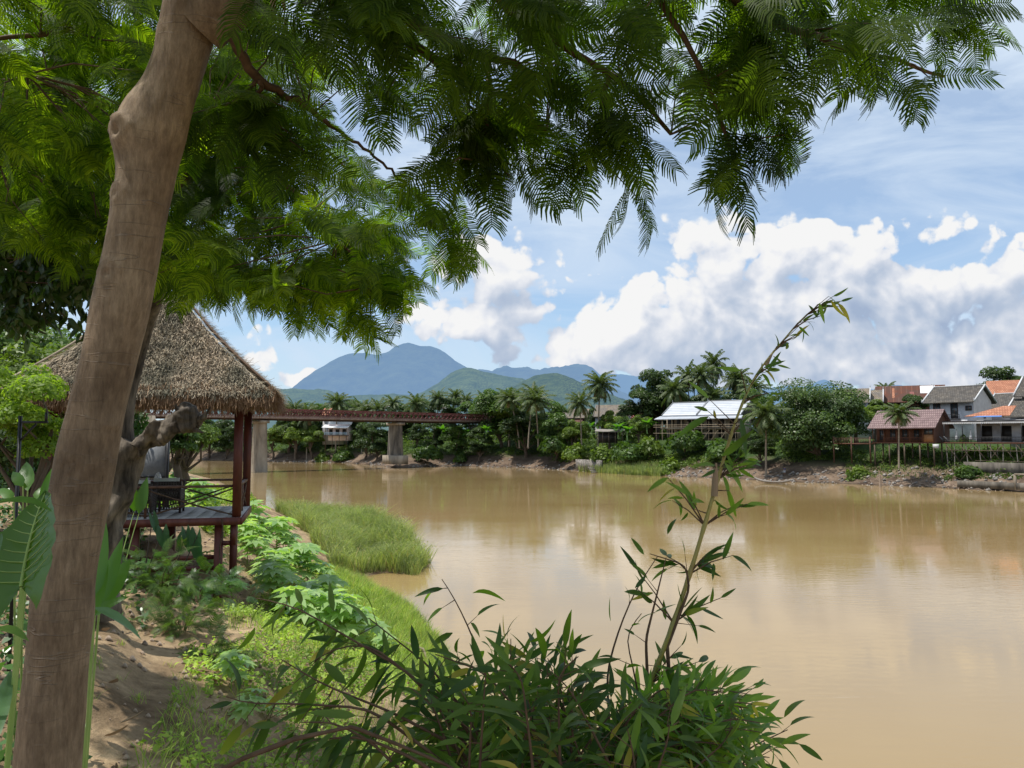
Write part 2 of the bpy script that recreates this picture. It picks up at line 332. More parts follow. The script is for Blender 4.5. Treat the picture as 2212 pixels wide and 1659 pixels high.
# ground materials with height / slope aware colour (object height, real-world)
def bank_mat(name, mud, dry, green, zg, scale=.6):
    m = bpy.data.materials.new(name); t = nt(m); L = t.links.new
    tc = N(t, 'ShaderNodeTexCoord')
    n1 = N(t, 'ShaderNodeTexNoise', i_Scale=scale, i_Detail=9., i_Roughness=.65); L(tc.outputs['Object'], n1.inputs['Vector'])
    n2 = N(t, 'ShaderNodeTexNoise', i_Scale=scale * 9, i_Detail=6., i_Roughness=.7); L(tc.outputs['Object'], n2.inputs['Vector'])
    r1 = ramp(t, [(.35, mud), (.62, dry)]); L(n1.outputs[0], r1.inputs[0])
    r2 = ramp(t, [(.3, (.6, .58, .55)), (.7, (1.25, 1.25, 1.25))]); L(n2.outputs[0], r2.inputs[0])
    mx = N(t, 'ShaderNodeMix', data_type='RGBA', blend_type='MULTIPLY'); mx.inputs[0].default_value = 1
    L(r1.outputs[0], mx.inputs[6]); L(r2.outputs[0], mx.inputs[7])
    sp = N(t, 'ShaderNodeSeparateXYZ'); L(tc.outputs['Object'], sp.inputs[0])
    ma = N(t, 'ShaderNodeMath', operation='MULTIPLY_ADD'); L(n1.outputs[0], ma.inputs[0]); ma.inputs[1].default_value = 5; L(sp.outputs[2], ma.inputs[2])
    mr = N(t, 'ShaderNodeMapRange'); mr.inputs['From Min'].default_value = zg[0] + 2.5; mr.inputs['From Max'].default_value = zg[1] + 2.5; L(ma.outputs[0], mr.inputs[0])
    mx2 = N(t, 'ShaderNodeMix', data_type='RGBA'); L(mr.outputs[0], mx2.inputs[0]); L(mx.outputs[2], mx2.inputs[6]); mx2.inputs[7].default_value = (*green, 1)
    # wet dark band at the water line
    mw = N(t, 'ShaderNodeMapRange'); mw.inputs['From Min'].default_value = .02; mw.inputs['From Max'].default_value = .35; mw.inputs['To Min'].default_value = .55; L(sp.outputs[2], mw.inputs[0])
    vm = N(t, 'ShaderNodeVectorMath', operation='SCALE'); L(mx2.outputs[2], vm.inputs[0]); L(mw.outputs[0], vm.inputs['Scale'])
    p = N(t, 'ShaderNodeBsdfPrincipled'); p.inputs['Roughness'].default_value = .9; p.inputs['Specular IOR Level'].default_value = .2
    L(vm.outputs[0], p.inputs['Base Color'])
    n3 = N(t, 'ShaderNodeTexNoise', i_Scale=scale * 60, i_Detail=4., i_Roughness=.8); L(tc.outputs['Object'], n3.inputs['Vector'])
    na = N(t, 'ShaderNodeMath', operation='MULTIPLY_ADD'); L(n3.outputs[0], na.inputs[0]); na.inputs[1].default_value = .35; L(n2.outputs[0], na.inputs[2])
    b = N(t, 'ShaderNodeBump', i_Strength=.9, i_Distance=.07); L(na.outputs[0], b.inputs['Height']); L(b.outputs[0], p.inputs['Normal'])
    out = N(t, 'ShaderNodeOutputMaterial'); L(p.outputs[0], out.inputs[0])
    return m
M['near_ground'] = bank_mat('near_bank_earth', (.125, .080, .044), (.43, .315, .19), (.10, .12, .045), (30, 40), .5)
M['far_ground'] = bank_mat('far_bank_earth', (.060, .040, .028), (.205, .148, .105), (.04, .07, .018), (2.6, 4.4), .3)
M['hinter'] = noise_mat('hinterland', [(.3, (.03, .06, .02)), (.7, (.08, .11, .035))], .02, rough=.95)

def water_mat():
    m = bpy.data.materials.new('muddy_river_water'); t = nt(m); L = t.links.new
    tc = N(t, 'ShaderNodeTexCoord')
    mp = N(t, 'ShaderNodeMapping'); mp.inputs['Scale'].default_value = (.35, 1, 1); mp.inputs['Rotation'].default_value = (0, 0, R(-25)); L(tc.outputs['Object'], mp.inputs[0])
    n1 = N(t, 'ShaderNodeTexNoise', i_Scale=.05, i_Detail=5.); L(mp.outputs[0], n1.inputs['Vector'])
    r = ramp(t, [(.35, (.265, .178, .072)), (.65, (.325, .228, .104))]); L(n1.outputs[0], r.inputs[0])
    # floating foam streaks
    mp4 = N(t, 'ShaderNodeMapping'); mp4.inputs['Scale'].default_value = (.05, .55, 1); mp4.inputs['Rotation'].default_value = (0, 0, R(-12)); L(tc.outputs['Object'], mp4.inputs[0])
    n4 = N(t, 'ShaderNodeTexNoise', i_Scale=1., i_Detail=7., i_Roughness=.7); L(mp4.outputs[0], n4.inputs['Vector'])
    r4 = ramp(t, [(.64, (0, 0, 0)), (.74, (.40, .40, .40))]); L(n4.outputs[0], r4.inputs[0])
    mx = N(t, 'ShaderNodeMix', data_type='RGBA'); L(r4.outputs[0], mx.inputs[0]); L(r.outputs[0], mx.inputs[6]); mx.inputs[7].default_value = (.55, .46, .36, 1)
    p = N(t, 'ShaderNodeBsdfPrincipled'); p.inputs['IOR'].default_value = 1.33; p.inputs['Specular IOR Level'].default_value = .62
    p.inputs['Roughness'].default_value = .035
    L(mx.outputs[2], p.inputs['Base Color'])
    mp2 = N(t, 'ShaderNodeMapping'); mp2.inputs['Scale'].default_value = (.5, 1.5, 1); mp2.inputs['Rotation'].default_value = (0, 0, R(-8)); L(tc.outputs['Object'], mp2.inputs[0])
    n2 = N(t, 'ShaderNodeTexNoise', i_Scale=1.9, i_Detail=4., i_Roughness=.6, i_Distortion=.6); L(mp2.outputs[0], n2.inputs['Vector'])
    n3 = N(t, 'ShaderNodeTexNoise', i_Scale=.12, i_Detail=3.); L(mp2.outputs[0], n3.inputs['Vector'])
    r3 = ramp(t, [(.35, (.25, .25, .25)), (.65, (1, 1, 1))]); L(n3.outputs[0], r3.inputs[0])
    mu = N(t, 'ShaderNodeMath', operation='MULTIPLY'); L(n2.outputs[0], mu.inputs[0]); L(r3.outputs[0], mu.inputs[1])
    b = N(t, 'ShaderNodeBump', i_Strength=.5, i_Distance=.016); L(mu.outputs[0], b.inputs['Height']); L(b.outputs[0], p.inputs['Normal'])
    out = N(t, 'ShaderNodeOutputMaterial'); L(p.outputs[0], out.inputs[0])
    return m
M['water'] = water_mat()
# ------------------------------------------------------------------ sun and sky
SUN = unit(np.array([-.34, -.06, .94]))          # direction towards the sun
elev = math.asin(SUN[2]); az = math.atan2(SUN[0], SUN[1])
sl = bpy.data.lights.new('sun', 'SUN'); sl.energy = 5.0; sl.angle = R(.53); sl.color = (1, .955, .88)
so = bpy.data.objects.new('sun', sl); COL.objects.link(so)
so.rotation_euler = Vector(-SUN).to_track_quat('-Z', 'Y').to_euler(); so.location = (0, 0, 60)

wd = bpy.data.worlds.new('World'); SC.world = wd; wd.use_nodes = True
t = wd.node_tree; t.nodes.clear(); L = t.links.new
sky = N(t, 'ShaderNodeTexSky', sky_type='NISHITA'); sky.sun_disc = False; sky.sun_elevation = elev; sky.sun_rotation = az
sky.air_density = 1.0; sky.dust_density = .6; sky.ozone_density = 1.0
tc = N(t, 'ShaderNodeTexCoord')
sp = N(t, 'ShaderNodeSeparateXYZ'); L(tc.outputs['Generated'], sp.inputs[0])
ab = N(t, 'ShaderNodeMath', operation='ABSOLUTE'); L(sp.outputs[1], ab.inputs[0])
mxn = N(t, 'ShaderNodeMath', operation='MAXIMUM'); L(ab.outputs[0], mxn.inputs[0]); mxn.inputs[1].default_value = .12
du = N(t, 'ShaderNodeMath', operation='DIVIDE'); L(sp.outputs[0], du.inputs[0]); L(mxn.outputs[0], du.inputs[1])
dv = N(t, 'ShaderNodeMath', operation='DIVIDE'); L(sp.outputs[2], dv.inputs[0]); L(mxn.outputs[0], dv.inputs[1])
uv = N(t, 'ShaderNodeCombineXYZ'); L(du.outputs[0], uv.inputs[0]); L(dv.outputs[0], uv.inputs[1])

BL = [ # cloud banks: centre (survey px), radii, weight
 (1850, 640, 330, 150, 1.0), (1590, 590, 120, 125, .95), (1740, 510, 165, 62, .95), (2090, 610, 190, 85, 1.0), (2160, 730, 150, 110, .9),
 (1490, 690, 190, 85, 1.0), (1290, 735, 200, 65, 1.0), (1700, 770, 420, 75, .95), (1030, 690, 125, 60, .95), (1090, 620, 70, 34, .85),
 (640, 806, 66, 24, .8), (1990, 800, 330, 50, .9), (1180, 585, 60, 14, .6), (1010, 560, 190, 50, .55), (880, 690, 60, 25, .6),
 (400, 760, 160, 40, .5), (2380, 640, 200, 130, 1.0), (-400, 600, 500, 120, .9), (2900, 700, 500, 150, .9), (1500, 740, 160, 70, .9)]
grp = bpy.data.node_groups.new('cloud_density', 'ShaderNodeTree')
grp.interface.new_socket('V', in_out='INPUT', socket_type='NodeSocketVector')
grp.interface.new_socket('D', in_out='OUTPUT', socket_type='NodeSocketFloat'); grp.interface.new_socket('S', in_out='OUTPUT', socket_type='NodeSocketFloat')
gi = grp.nodes.new('NodeGroupInput'); go = grp.nodes.new('NodeGroupOutput'); GL = grp.links.new
# billowy warp
nw = N(grp, 'ShaderNodeTexNoise', noise_dimensions='2D', i_Scale=7., i_Detail=3.); GL(gi.outputs[0], nw.inputs['Vector'])
ws = N(grp, 'ShaderNodeVectorMath', operation='SUBTRACT'); GL(nw.outputs['Color'], ws.inputs[0]); ws.inputs[1].default_value = (.5, .5, .5)
wm = N(grp, 'ShaderNodeVectorMath', operation='MULTIPLY_ADD'); GL(ws.outputs[0], wm.inputs[0]); wm.inputs[1].default_value = (.13, .09, 0); GL(gi.outputs[0], wm.inputs[2])
prev = None
for (cx, cy, rx, ry, w) in BL:
    u0 = (cx - CX) / F; v0 = (HOR - cy) / F
    a = N(grp, 'ShaderNodeVectorMath', operation='SUBTRACT'); GL(wm.outputs[0], a.inputs[0]); a.inputs[1].default_value = (u0, v0, 0)
    b = N(grp, 'ShaderNodeVectorMath', operation='MULTIPLY'); GL(a.outputs[0], b.inputs[0]); b.inputs[1].default_value = (F / rx, F / ry, 0)
    c = N(grp, 'ShaderNodeVectorMath', operation='DOT_PRODUCT'); GL(b.outputs[0], c.inputs[0]); GL(b.outputs[0], c.inputs[1])
    d = N(grp, 'ShaderNodeMath', operation='MULTIPLY_ADD'); GL(c.outputs['Value'], d.inputs[0]); d.inputs[1].default_value = -.55 * w; d.inputs[2].default_value = w
    if prev is None: prev = d
    else:
        e = N(grp, 'ShaderNodeMath', operation='SMOOTH_MAX'); GL(prev.outputs[0], e.inputs[0]); GL(d.outputs[0], e.inputs[1]); e.inputs[2].default_value = .15; prev = e
# clamp low so noise alone cannot make cloud everywhere
cl = N(grp, 'ShaderNodeClamp'); cl.inputs['Min'].default_value = -.6; cl.inputs['Max'].default_value = 1.; GL(prev.outputs[0], cl.inputs[0])
n1 = N(grp, 'ShaderNodeTexNoise', noise_dimensions='2D', i_Scale=11., i_Detail=6., i_Roughness=.58); GL(gi.outputs[0], n1.inputs['Vector'])
vo = N(grp, 'ShaderNodeTexVoronoi', feature='F1', voronoi_dimensions='2D', i_Scale=24.); 
wm2 = N(grp, 'ShaderNodeVectorMath', operation='MULTIPLY_ADD'); GL(ws.outputs[0], wm2.inputs[0]); wm2.inputs[1].default_value = (.08, .08, .08); GL(gi.outputs[0], wm2.inputs[2])
GL(wm2.outputs[0], vo.inputs['Vector'])
vo2 = N(grp, 'ShaderNodeTexVoronoi', feature='F1', voronoi_dimensions='2D', i_Scale=62.);  GL(wm2.outputs[0], vo2.inputs['Vector'])
s1 = N(grp, 'ShaderNodeMath', operation='MULTIPLY_ADD'); GL(n1.outputs[0], s1.inputs[0]); s1.inputs[1].default_value = 1.75; GL(cl.outputs[0], s1.inputs[2])
s2 = N(grp, 'ShaderNodeMath', operation='MULTIPLY_ADD'); GL(vo.outputs['Distance'], s2.inputs[0]); s2.inputs[1].default_value = -.8; GL(s1.outputs[0], s2.inputs[2])
s3 = N(grp, 'ShaderNodeMath', operation='MULTIPLY_ADD'); GL(vo2.outputs['Distance'], s3.inputs[0]); s3.inputs[1].default_value = -.34; GL(s2.outputs[0], s3.inputs[2])
s4 = N(grp, 'ShaderNodeMath', operation='SUBTRACT'); GL(s3.outputs[0], s4.inputs[0]); s4.inputs[1].default_value = .64
GL(s4.outputs[0], go.inputs[0])
n5 = N(grp, 'ShaderNodeTexNoise', noise_dimensions='2D', i_Scale=4.2, i_Detail=2.5, i_Roughness=.5, i_Distortion=.4); GL(gi.outputs[0], n5.inputs['Vector'])
s5 = N(grp, 'ShaderNodeMath', operation='MULTIPLY_ADD'); GL(n5.outputs[0], s5.inputs[0]); s5.inputs[1].default_value = 1.4; GL(cl.outputs[0], s5.inputs[2])
s6 = N(grp, 'ShaderNodeMath', operation='SUBTRACT'); GL(s5.outputs[0], s6.inputs[0]); s6.inputs[1].default_value = .9
GL(s6.outputs[0], go.inputs[1])

def G(vec):
    n = t.nodes.new('ShaderNodeGroup'); n.node_tree = grp; L(vec, n.inputs[0]); return n
d0 = G(uv.outputs[0]).outputs[0]
of = N(t, 'ShaderNodeVectorMath', operation='ADD'); L(uv.outputs[0], of.inputs[0]); of.inputs[1].default_value = (-.014, .028, 0)
d1 = G(of.outputs[0]).outputs[0]
of2 = N(t, 'ShaderNodeVectorMath', operation='ADD'); L(uv.outputs[0], of2.inputs[0]); of2.inputs[1].default_value = (-.02, .055, 0)
d2 = G(of2.outputs[0]).outputs[1]
al = N(t, 'ShaderNodeMapRange', interpolation_type='SMOOTHSTEP'); al.inputs['From Min'].default_value = -.02; al.inputs['From Max'].default_value = .22; L(d0, al.inputs[0])
# light: less cloud towards the sun = brighter
df = N(t, 'ShaderNodeMath', operation='SUBTRACT'); L(d0, df.inputs[0]); L(d1, df.inputs[1])
m1 = N(t, 'ShaderNodeMath', operation='MULTIPLY_ADD'); L(df.outputs[0], m1.inputs[0]); m1.inputs[1].default_value = .50; m1.inputs[2].default_value = .86
c2 = N(t, 'ShaderNodeClamp'); L(d2, c2.inputs[0]); c2.inputs['Min'].default_value = 0; c2.inputs['Max'].default_value = 1.2
m2 = N(t, 'ShaderNodeMath', operation='MULTIPLY_ADD'); L(c2.outputs[0], m2.inputs[0]); m2.inputs[1].default_value = -.52; L(m1.outputs[0], m2.inputs[2])
cr = ramp(t, [(0, (.40, .50, .68)), (.35, (.52, .61, .76)), (.60, (.68, .74, .85)), (.85, (.90, .92, .97)), (1, (1.0, 1.0, 1.0))]); L(m2.outputs[0], cr.inputs[0])
cs = N(t, 'ShaderNodeVectorMath', operation='SCALE'); L(cr.outputs[0], cs.inputs[0]); cs.inputs['Scale'].default_value = 9.2
# clear sky, lifted with haze and streaky high cloud
mpc = N(t, 'ShaderNodeMapping'); mpc.inputs['Scale'].default_value = (1.2, 4.2, 1); mpc.inputs['Rotation'].default_value = (0, 0, R(12)); L(uv.outputs[0], mpc.inputs[0])
nc = N(t, 'ShaderNodeTexNoise', noise_dimensions='2D', i_Scale=2.3, i_Detail=7., i_Roughness=.6, i_Distortion=.5); L(mpc.outputs[0], nc.inputs['Vector'])
rc = N(t, 'ShaderNodeMapRange'); rc.inputs['From Min'].default_value = .36; rc.inputs['From Max'].default_value = .70; rc.inputs['To Min'].default_value = .26; rc.inputs['To Max'].default_value = .85; L(nc.outputs[0], rc.inputs[0])
hz = N(t, 'ShaderNodeMapRange'); hz.inputs['From Min'].default_value = .20; hz.inputs['From Max'].default_value = .62; hz.inputs['To Min'].default_value = 0.; hz.inputs['To Max'].default_value = .34; L(dv.outputs[0], hz.inputs[0])
ha = N(t, 'ShaderNodeMath', operation='ADD', use_clamp=True); L(rc.outputs[0], ha.inputs[0]); L(hz.outputs[0], ha.inputs[1])
sc_ = N(t, 'ShaderNodeMix', data_type='RGBA', blend_type='MULTIPLY'); sc_.inputs[0].default_value = 1; L(sky.outputs[0], sc_.inputs[6]); sc_.inputs[7].default_value = (1.15, 1.38, 1.55, 1)
mc = N(t, 'ShaderNodeMix', data_type='RGBA'); L(ha.outputs[0], mc.inputs[0]); L(sc_.outputs[2], mc.inputs[6]); mc.inputs[7].default_value = (6.6, 7.8, 9.3, 1)
fin = N(t, 'ShaderNodeMix', data_type='RGBA'); L(al.outputs[0], fin.inputs[0]); L(mc.outputs[2], fin.inputs[6]); L(cs.outputs[0], fin.inputs[7])
wd.cycles.sampling_method = 'MANUAL'; wd.cycles.sample_map_resolution = 256
bg = N(t, 'ShaderNodeBackground'); bg.inputs[1].default_value = .1; L(fin.outputs[2], bg.inputs[0])
wo = N(t, 'ShaderNodeOutputWorld'); L(bg.outputs[0], wo.inputs[0])

# camera
cd = bpy.data.cameras.new('camera'); cam = bpy.data.objects.new('camera', cd); COL.objects.link(cam)
cd.sensor_width = 36; cd.lens = 36 * F / 2212; cd.clip_end = 30000; cd.clip_start = .05
cam.location = (0, 0, CAMZ); cam.rotation_euler = (math.pi / 2 + PITCH, 0, 0); SC.camera = cam
SC.view_settings.view_transform = 'Standard'; SC.view_settings.look = 'None'; SC.view_settings.exposure = 0
SC.cycles.max_bounces = 8; SC.cycles.transparent_max_bounces = 8
# ------------------------------------------------------------------ the two banks
NWL = np.array([(14, -60), (9, -20), (6.5, -5), (5, 2), (3.8, 10), (2.2, 18), (-.3, 22), (-1.7, 26), (-2.7, 30.7), (-4.7, 37), (-7.2, 41.5), (-8.8, 45),
    (-7.6, 46.6), (-5.9, 46), (-5.2, 49), (-6.4, 55), (-10.0, 66), (-14.5, 76), (-21, 82), (-27, 86), (-34, 100), (-45, 125), (-58, 152), (-80, 175), (-120, 200), (-320, 250)], float)
near_poly = np.vstack([NWL, [(-600, 300), (-600, -200), (14, -200)]])
_fp = [(430, 994), (600, 998), (740, 999.5), (800, 1004), (845, 1009.5), (900, 1010), (960, 1006), (1060, 1009), (1120, 1010), (1200, 1014), (1350, 1024), (1500, 1031), (1600, 1035), (1700, 1041), (1800, 1044), (1900, 1049), (2000, 1052), (2100, 1058), (2212, 1063), (2600, 1088)]
FWL = np.array([WZ(x, y, 0)[:2] for x, y in _fp])
FWL = np.vstack([[(-330, 330), (-190, 310)], FWL, [(110, 60), (130, 20), (150, -60)]])
far_poly = np.vstack([FWL, [(900, -60), (900, 900), (-330, 900)]])

def seg_dist(P, L_):
    best = np.full(len(P), 1e9)
    for a, b in zip(L_[:-1], L_[1:]):
        ab = b - a; tt = np.clip(((P - a) @ ab) / (ab @ ab), 0, 1)
        d = np.linalg.norm(P - (a + tt[:, None] * ab), axis=1); best = np.minimum(best, d)
    return best
def inside(P, poly):
    x, y = P[:, 0], P[:, 1]; c = np.zeros(len(P), bool); j = len(poly) - 1
    for i in range(len(poly)):
        xi, yi = poly[i]; xj, yj = poly[j]
        with np.errstate(divide='ignore', invalid='ignore'):
            h = ((yi > y) != (yj > y)) & (x < (xj - xi) * (y - yi) / (yj - yi) + xi)
        c ^= h; j = i
    return c
def sd(P, L_, poly):
    d = seg_dist(P, L_); return np.where(inside(P, poly), d, -d)

def near_z(x, y):
    x = np.atleast_1d(np.asarray(x, float)); y = np.atleast_1d(np.asarray(y, float))
    P = np.stack([x, y], 1); s = sd(P, NWL, near_poly)
    k = 1 - .6 * sstep(26, 52, y)
    wob = 1 + .25 * (fbm(x * .25, y * .25, 3, 5) - .5)
    ss = np.maximum(s, 0) * k * wob
    z = np.interp(ss, [0, .3, 2, 4, 7, 9, 14, 25, 60], [0, .12, 1.2, 2.55, 4.15, 5.0, 5.75, 6.3, 7.2])
    z = z - .62 * np.exp(-((x + 7.0) ** 2 + (y - 18.6) ** 2) / 8.0) * (s > 0)
    # flat grassy islet
    xl = np.interp(y, [40, 44, 60, 86], [-6.6, -9.5, -14, -26])
    on = (y > 39) & (y < 90)
    zi = .25 + .35 * np.maximum(0, xl - x); z = np.where(on & (x > xl - 6), np.minimum(z, np.maximum(.0, zi)), z)
    # small eroded ledges
    q = z + .35 * (fbm(x * .5, y * .5, 3, 11) - .5)
    st = np.floor(q * 1.7) / 1.7; fr = q * 1.7 - np.floor(q * 1.7)
    led = st + sstep(.0, .28, fr) / 1.7
    m = sstep(.5, .9, z) * np.clip(fbm(x * .2 + 3, y * .2, 2, 21) * 1.6 - .35, 0, .85)
    z = z * (1 - m) + (led - (q - z)) * m
    z = z + np.where(s > 0, .10 * (fbm(x * 1.6, y * 1.6, 5, 31) - .5) * sstep(0, 2, s), 0)
    return np.where(s > 0, z, np.maximum(s * .35, -2.0) - .02)

def far_z(x, y):
    x = np.atleast_1d(np.asarray(x, float)); y = np.atleast_1d(np.asarray(y, float))
    P = np.stack([x, y], 1); s = sd(P, FWL, far_poly)
    wob = 1 + .5 * (fbm(x * .06, y * .06, 3, 55) - .5)
    ss = np.maximum(s, 0) * wob
    z = np.interp(ss, [0, 1, 3.5, 6, 11, 17, 26, 60, 300], [0, .35, 1.3, 2.6, 4.6, 6.6, 7.6, 8.6, 11])
    z = z + np.where(s > 0, (1.3 * (fbm(x * .22, y * .22, 4, 61) - .5)) * sstep(.3, 6, ss), 0)
    z = z + np.where(s > 0, .9 * (fbm(x * 1.1, y * 1.1, 4, 71) - .5) * sstep(.0, 2, ss), 0)
    return np.where(s > 0, np.maximum(z, .01), np.maximum(s * .3, -2.5) - .02)
def nz1(x, y): return float(near_z(x, y)[0])
def ghit(px, py):
    """point of the near bank that the survey pixel shows"""
    Y = np.arange(3, 60, .1); d = W(px, py, 1.0) - np.array([0, 0, CAMZ]); P = np.array([0, 0, CAMZ]) + d[None] * Y[:, None]
    z = near_z(P[:, 0], P[:, 1]); k = np.argmax(P[:, 2] < z); return np.array([P[k, 0], P[k, 1], z[k]])
def fz1(x, y): return float(far_z(x, y)[0])

def grid(xs, ys, fn, name, mat, kind='structure', cull=None):
    X, Y = np.meshgrid(xs, ys); Z = fn(X.ravel(), Y.ravel())
    V = np.stack([X.ravel(), Y.ravel(), Z], 1); nx = len(xs)
    i = np.arange(len(ys) - 1)[:, None] * nx; j = np.arange(nx - 1)[None]
    Q = np.stack([i + j, i + j + 1, i + nx + j + 1, i + nx + j], -1).reshape(-1, 4)
    keep = (Z[Q] > (-1.9 if cull is None else cull)).any(1); Q = Q[keep]
    b = MB(); b.add(V, Q); o = b.build(name, mat, smooth=True, keep=True); return tag(o, kind=kind)
def spaced(segs):
    out = []
    for a, b, st in segs: out += list(np.arange(a, b, st))
    return np.array(out + [segs[-1][1]])
nb = grid(spaced([(-600, -200, 20), (-200, -60, 4), (-60, -24, 1.2), (-24, -14, .4), (-14, 4, .13), (4, 15, .6)]),
          spaced([(-200, -20, 12), (-20, 3, 1), (3, 30, .15), (30, 60, .35), (60, 110, 1.1), (110, 300, 4)]), near_z, 'river_bank', M['near_ground'])
nb['label'] = 'sloping sandy earth bank on the near side of the river'; nb['category'] = 'ground'
fb = grid(spaced([(-330, -110, 5), (-110, 110, 1.1), (110, 300, 8)]), spaced([(-60, 90, 3), (90, 290, 1.1), (290, 420, 6)]), far_z, 'opposite_bank', M['far_ground'])
fb['label'] = 'muddy eroded bank on the far side of the river'; fb['category'] = 'ground'
b = MB(); b.add([(-20000, -3000, -3.0), (20000, -3000, -3.0), (20000, 22000, -3.0), (-20000, 22000, -3.0)], [[0, 1, 2, 3]])
tag(b.build('river_bed', M['hinter'], keep=True), 'land lying below the river and hills', 'ground', kind='structure')
b = MB()
xs = np.linspace(-700, 700, 57); 
b.add([(-620, -300, 0), (400, -300, 0), (400, 480, 0), (-620, 480, 0)], [[0, 1, 2, 3]])
tag(b.build('river', M['water'], keep=True), 'muddy brown river flowing between the two banks', 'river', kind='structure')
b = MB(); b.add([(-9000, 400, 7.0), (9000, 400, 7.0), (9000, 9000, 20.), (-9000, 9000, 20.)], [[0, 1, 2, 3]])
b.add([(290, -900, 9.5), (9000, -900, 9.5), (9000, 400, 7.), (290, 400, 7.)], [[0, 1, 2, 3]])
tag(b.build('valley_floor', M['hinter'], keep=True), 'green valley floor beyond the far bank', 'ground', kind='structure')

# ------------------------------------------------------------------ hills
def hill(name, prof, Y, depth, mat, label, rough=.04, base=5, seed=0, nx=260, ny=36):
    px = np.array([p[0] for p in prof], float); py = np.array([p[1] for p in prof], float)
    xs = np.linspace(px[0], px[-1], nx)
    ph = np.interp(xs, px, py)
    k = np.hanning(9); k /= k.sum(); ph = np.convolve(np.pad(ph, 4, 'edge'), k, 'valid')
    top = np.array([W(a, c, Y) for a, c in zip(xs, ph)])
    H = top[:, 2] - base
    tt = np.concatenate([np.linspace(0, 1, ny), 1 + np.linspace(.1, 1, ny // 2)])
    V = []
    for tk in tt:
        prf = np.where(tk <= 1, tk ** .8 if tk < 1 else 1, max(0, 2 - tk))
        x = top[:, 0]; y = Y - depth * (1 - tk)
        sp = fbm(x / depth * 3 + 3, np.full_like(x, tk * 2.2), 4, seed) - .5
        env = math.sin(min(tk, 1) * math.pi) if tk < 1 else 0
        z = base + H * prf * (1 + .5 * sp * env) + rough * H.max() * (fbm(x / depth * 40, np.full_like(x, tk * 40.), 3, seed + 4) - .5) * (1 if tk > 0 else 0)
        V.append(np.stack([x, np.full_like(x, y), z], 1))
    V = np.concatenate(V); i = np.arange(len(tt) - 1)[:, None] * nx; j = np.arange(nx - 1)[None]
    Q = np.stack([i + j, i + j + 1, i + nx + j + 1, i + nx + j], -1).reshape(-1, 4)
    b = MB(); b.add(V, Q); o = b.build(name, mat, smooth=True); return tag(o, label, 'hill', kind='structure')
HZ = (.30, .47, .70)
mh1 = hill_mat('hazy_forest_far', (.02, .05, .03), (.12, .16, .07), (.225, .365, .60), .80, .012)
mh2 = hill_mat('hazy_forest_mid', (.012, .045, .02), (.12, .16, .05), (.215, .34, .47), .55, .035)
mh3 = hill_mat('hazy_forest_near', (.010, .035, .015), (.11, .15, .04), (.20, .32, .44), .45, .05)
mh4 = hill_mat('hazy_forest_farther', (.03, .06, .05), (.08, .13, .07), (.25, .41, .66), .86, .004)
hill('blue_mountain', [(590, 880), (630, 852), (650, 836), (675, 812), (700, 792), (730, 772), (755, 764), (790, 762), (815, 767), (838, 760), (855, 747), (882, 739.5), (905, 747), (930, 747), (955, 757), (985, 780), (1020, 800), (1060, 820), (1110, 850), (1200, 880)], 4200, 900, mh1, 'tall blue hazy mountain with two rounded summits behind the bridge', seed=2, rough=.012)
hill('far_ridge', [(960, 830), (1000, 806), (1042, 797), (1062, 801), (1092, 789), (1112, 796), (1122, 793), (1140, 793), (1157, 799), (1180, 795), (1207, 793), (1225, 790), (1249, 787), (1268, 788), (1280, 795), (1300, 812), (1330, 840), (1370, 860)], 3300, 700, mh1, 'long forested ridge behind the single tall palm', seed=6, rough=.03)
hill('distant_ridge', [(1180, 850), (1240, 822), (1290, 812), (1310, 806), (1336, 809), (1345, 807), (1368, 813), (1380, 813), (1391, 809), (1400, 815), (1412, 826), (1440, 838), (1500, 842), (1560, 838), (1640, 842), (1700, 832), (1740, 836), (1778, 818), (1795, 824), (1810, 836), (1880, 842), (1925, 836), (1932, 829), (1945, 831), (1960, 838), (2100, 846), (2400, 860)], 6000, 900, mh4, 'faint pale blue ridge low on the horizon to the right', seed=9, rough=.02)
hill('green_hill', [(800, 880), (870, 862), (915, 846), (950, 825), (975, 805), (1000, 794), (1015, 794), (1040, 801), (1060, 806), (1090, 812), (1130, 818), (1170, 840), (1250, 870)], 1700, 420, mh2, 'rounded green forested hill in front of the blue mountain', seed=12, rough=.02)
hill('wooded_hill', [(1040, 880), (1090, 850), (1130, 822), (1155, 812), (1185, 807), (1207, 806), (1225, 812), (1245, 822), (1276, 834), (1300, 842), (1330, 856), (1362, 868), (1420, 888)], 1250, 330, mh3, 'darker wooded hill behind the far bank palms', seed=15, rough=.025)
hill('low_ridge', [(480, 850), (560, 843), (600, 840), (640, 839), (665, 842), (690, 840), (715, 844), (740, 856), (770, 853), (804, 853), (850, 850), (900, 856), (960, 870)], 1500, 350, mh2, 'low green ridge at the foot of the blue mountain', seed=18, rough=.03)

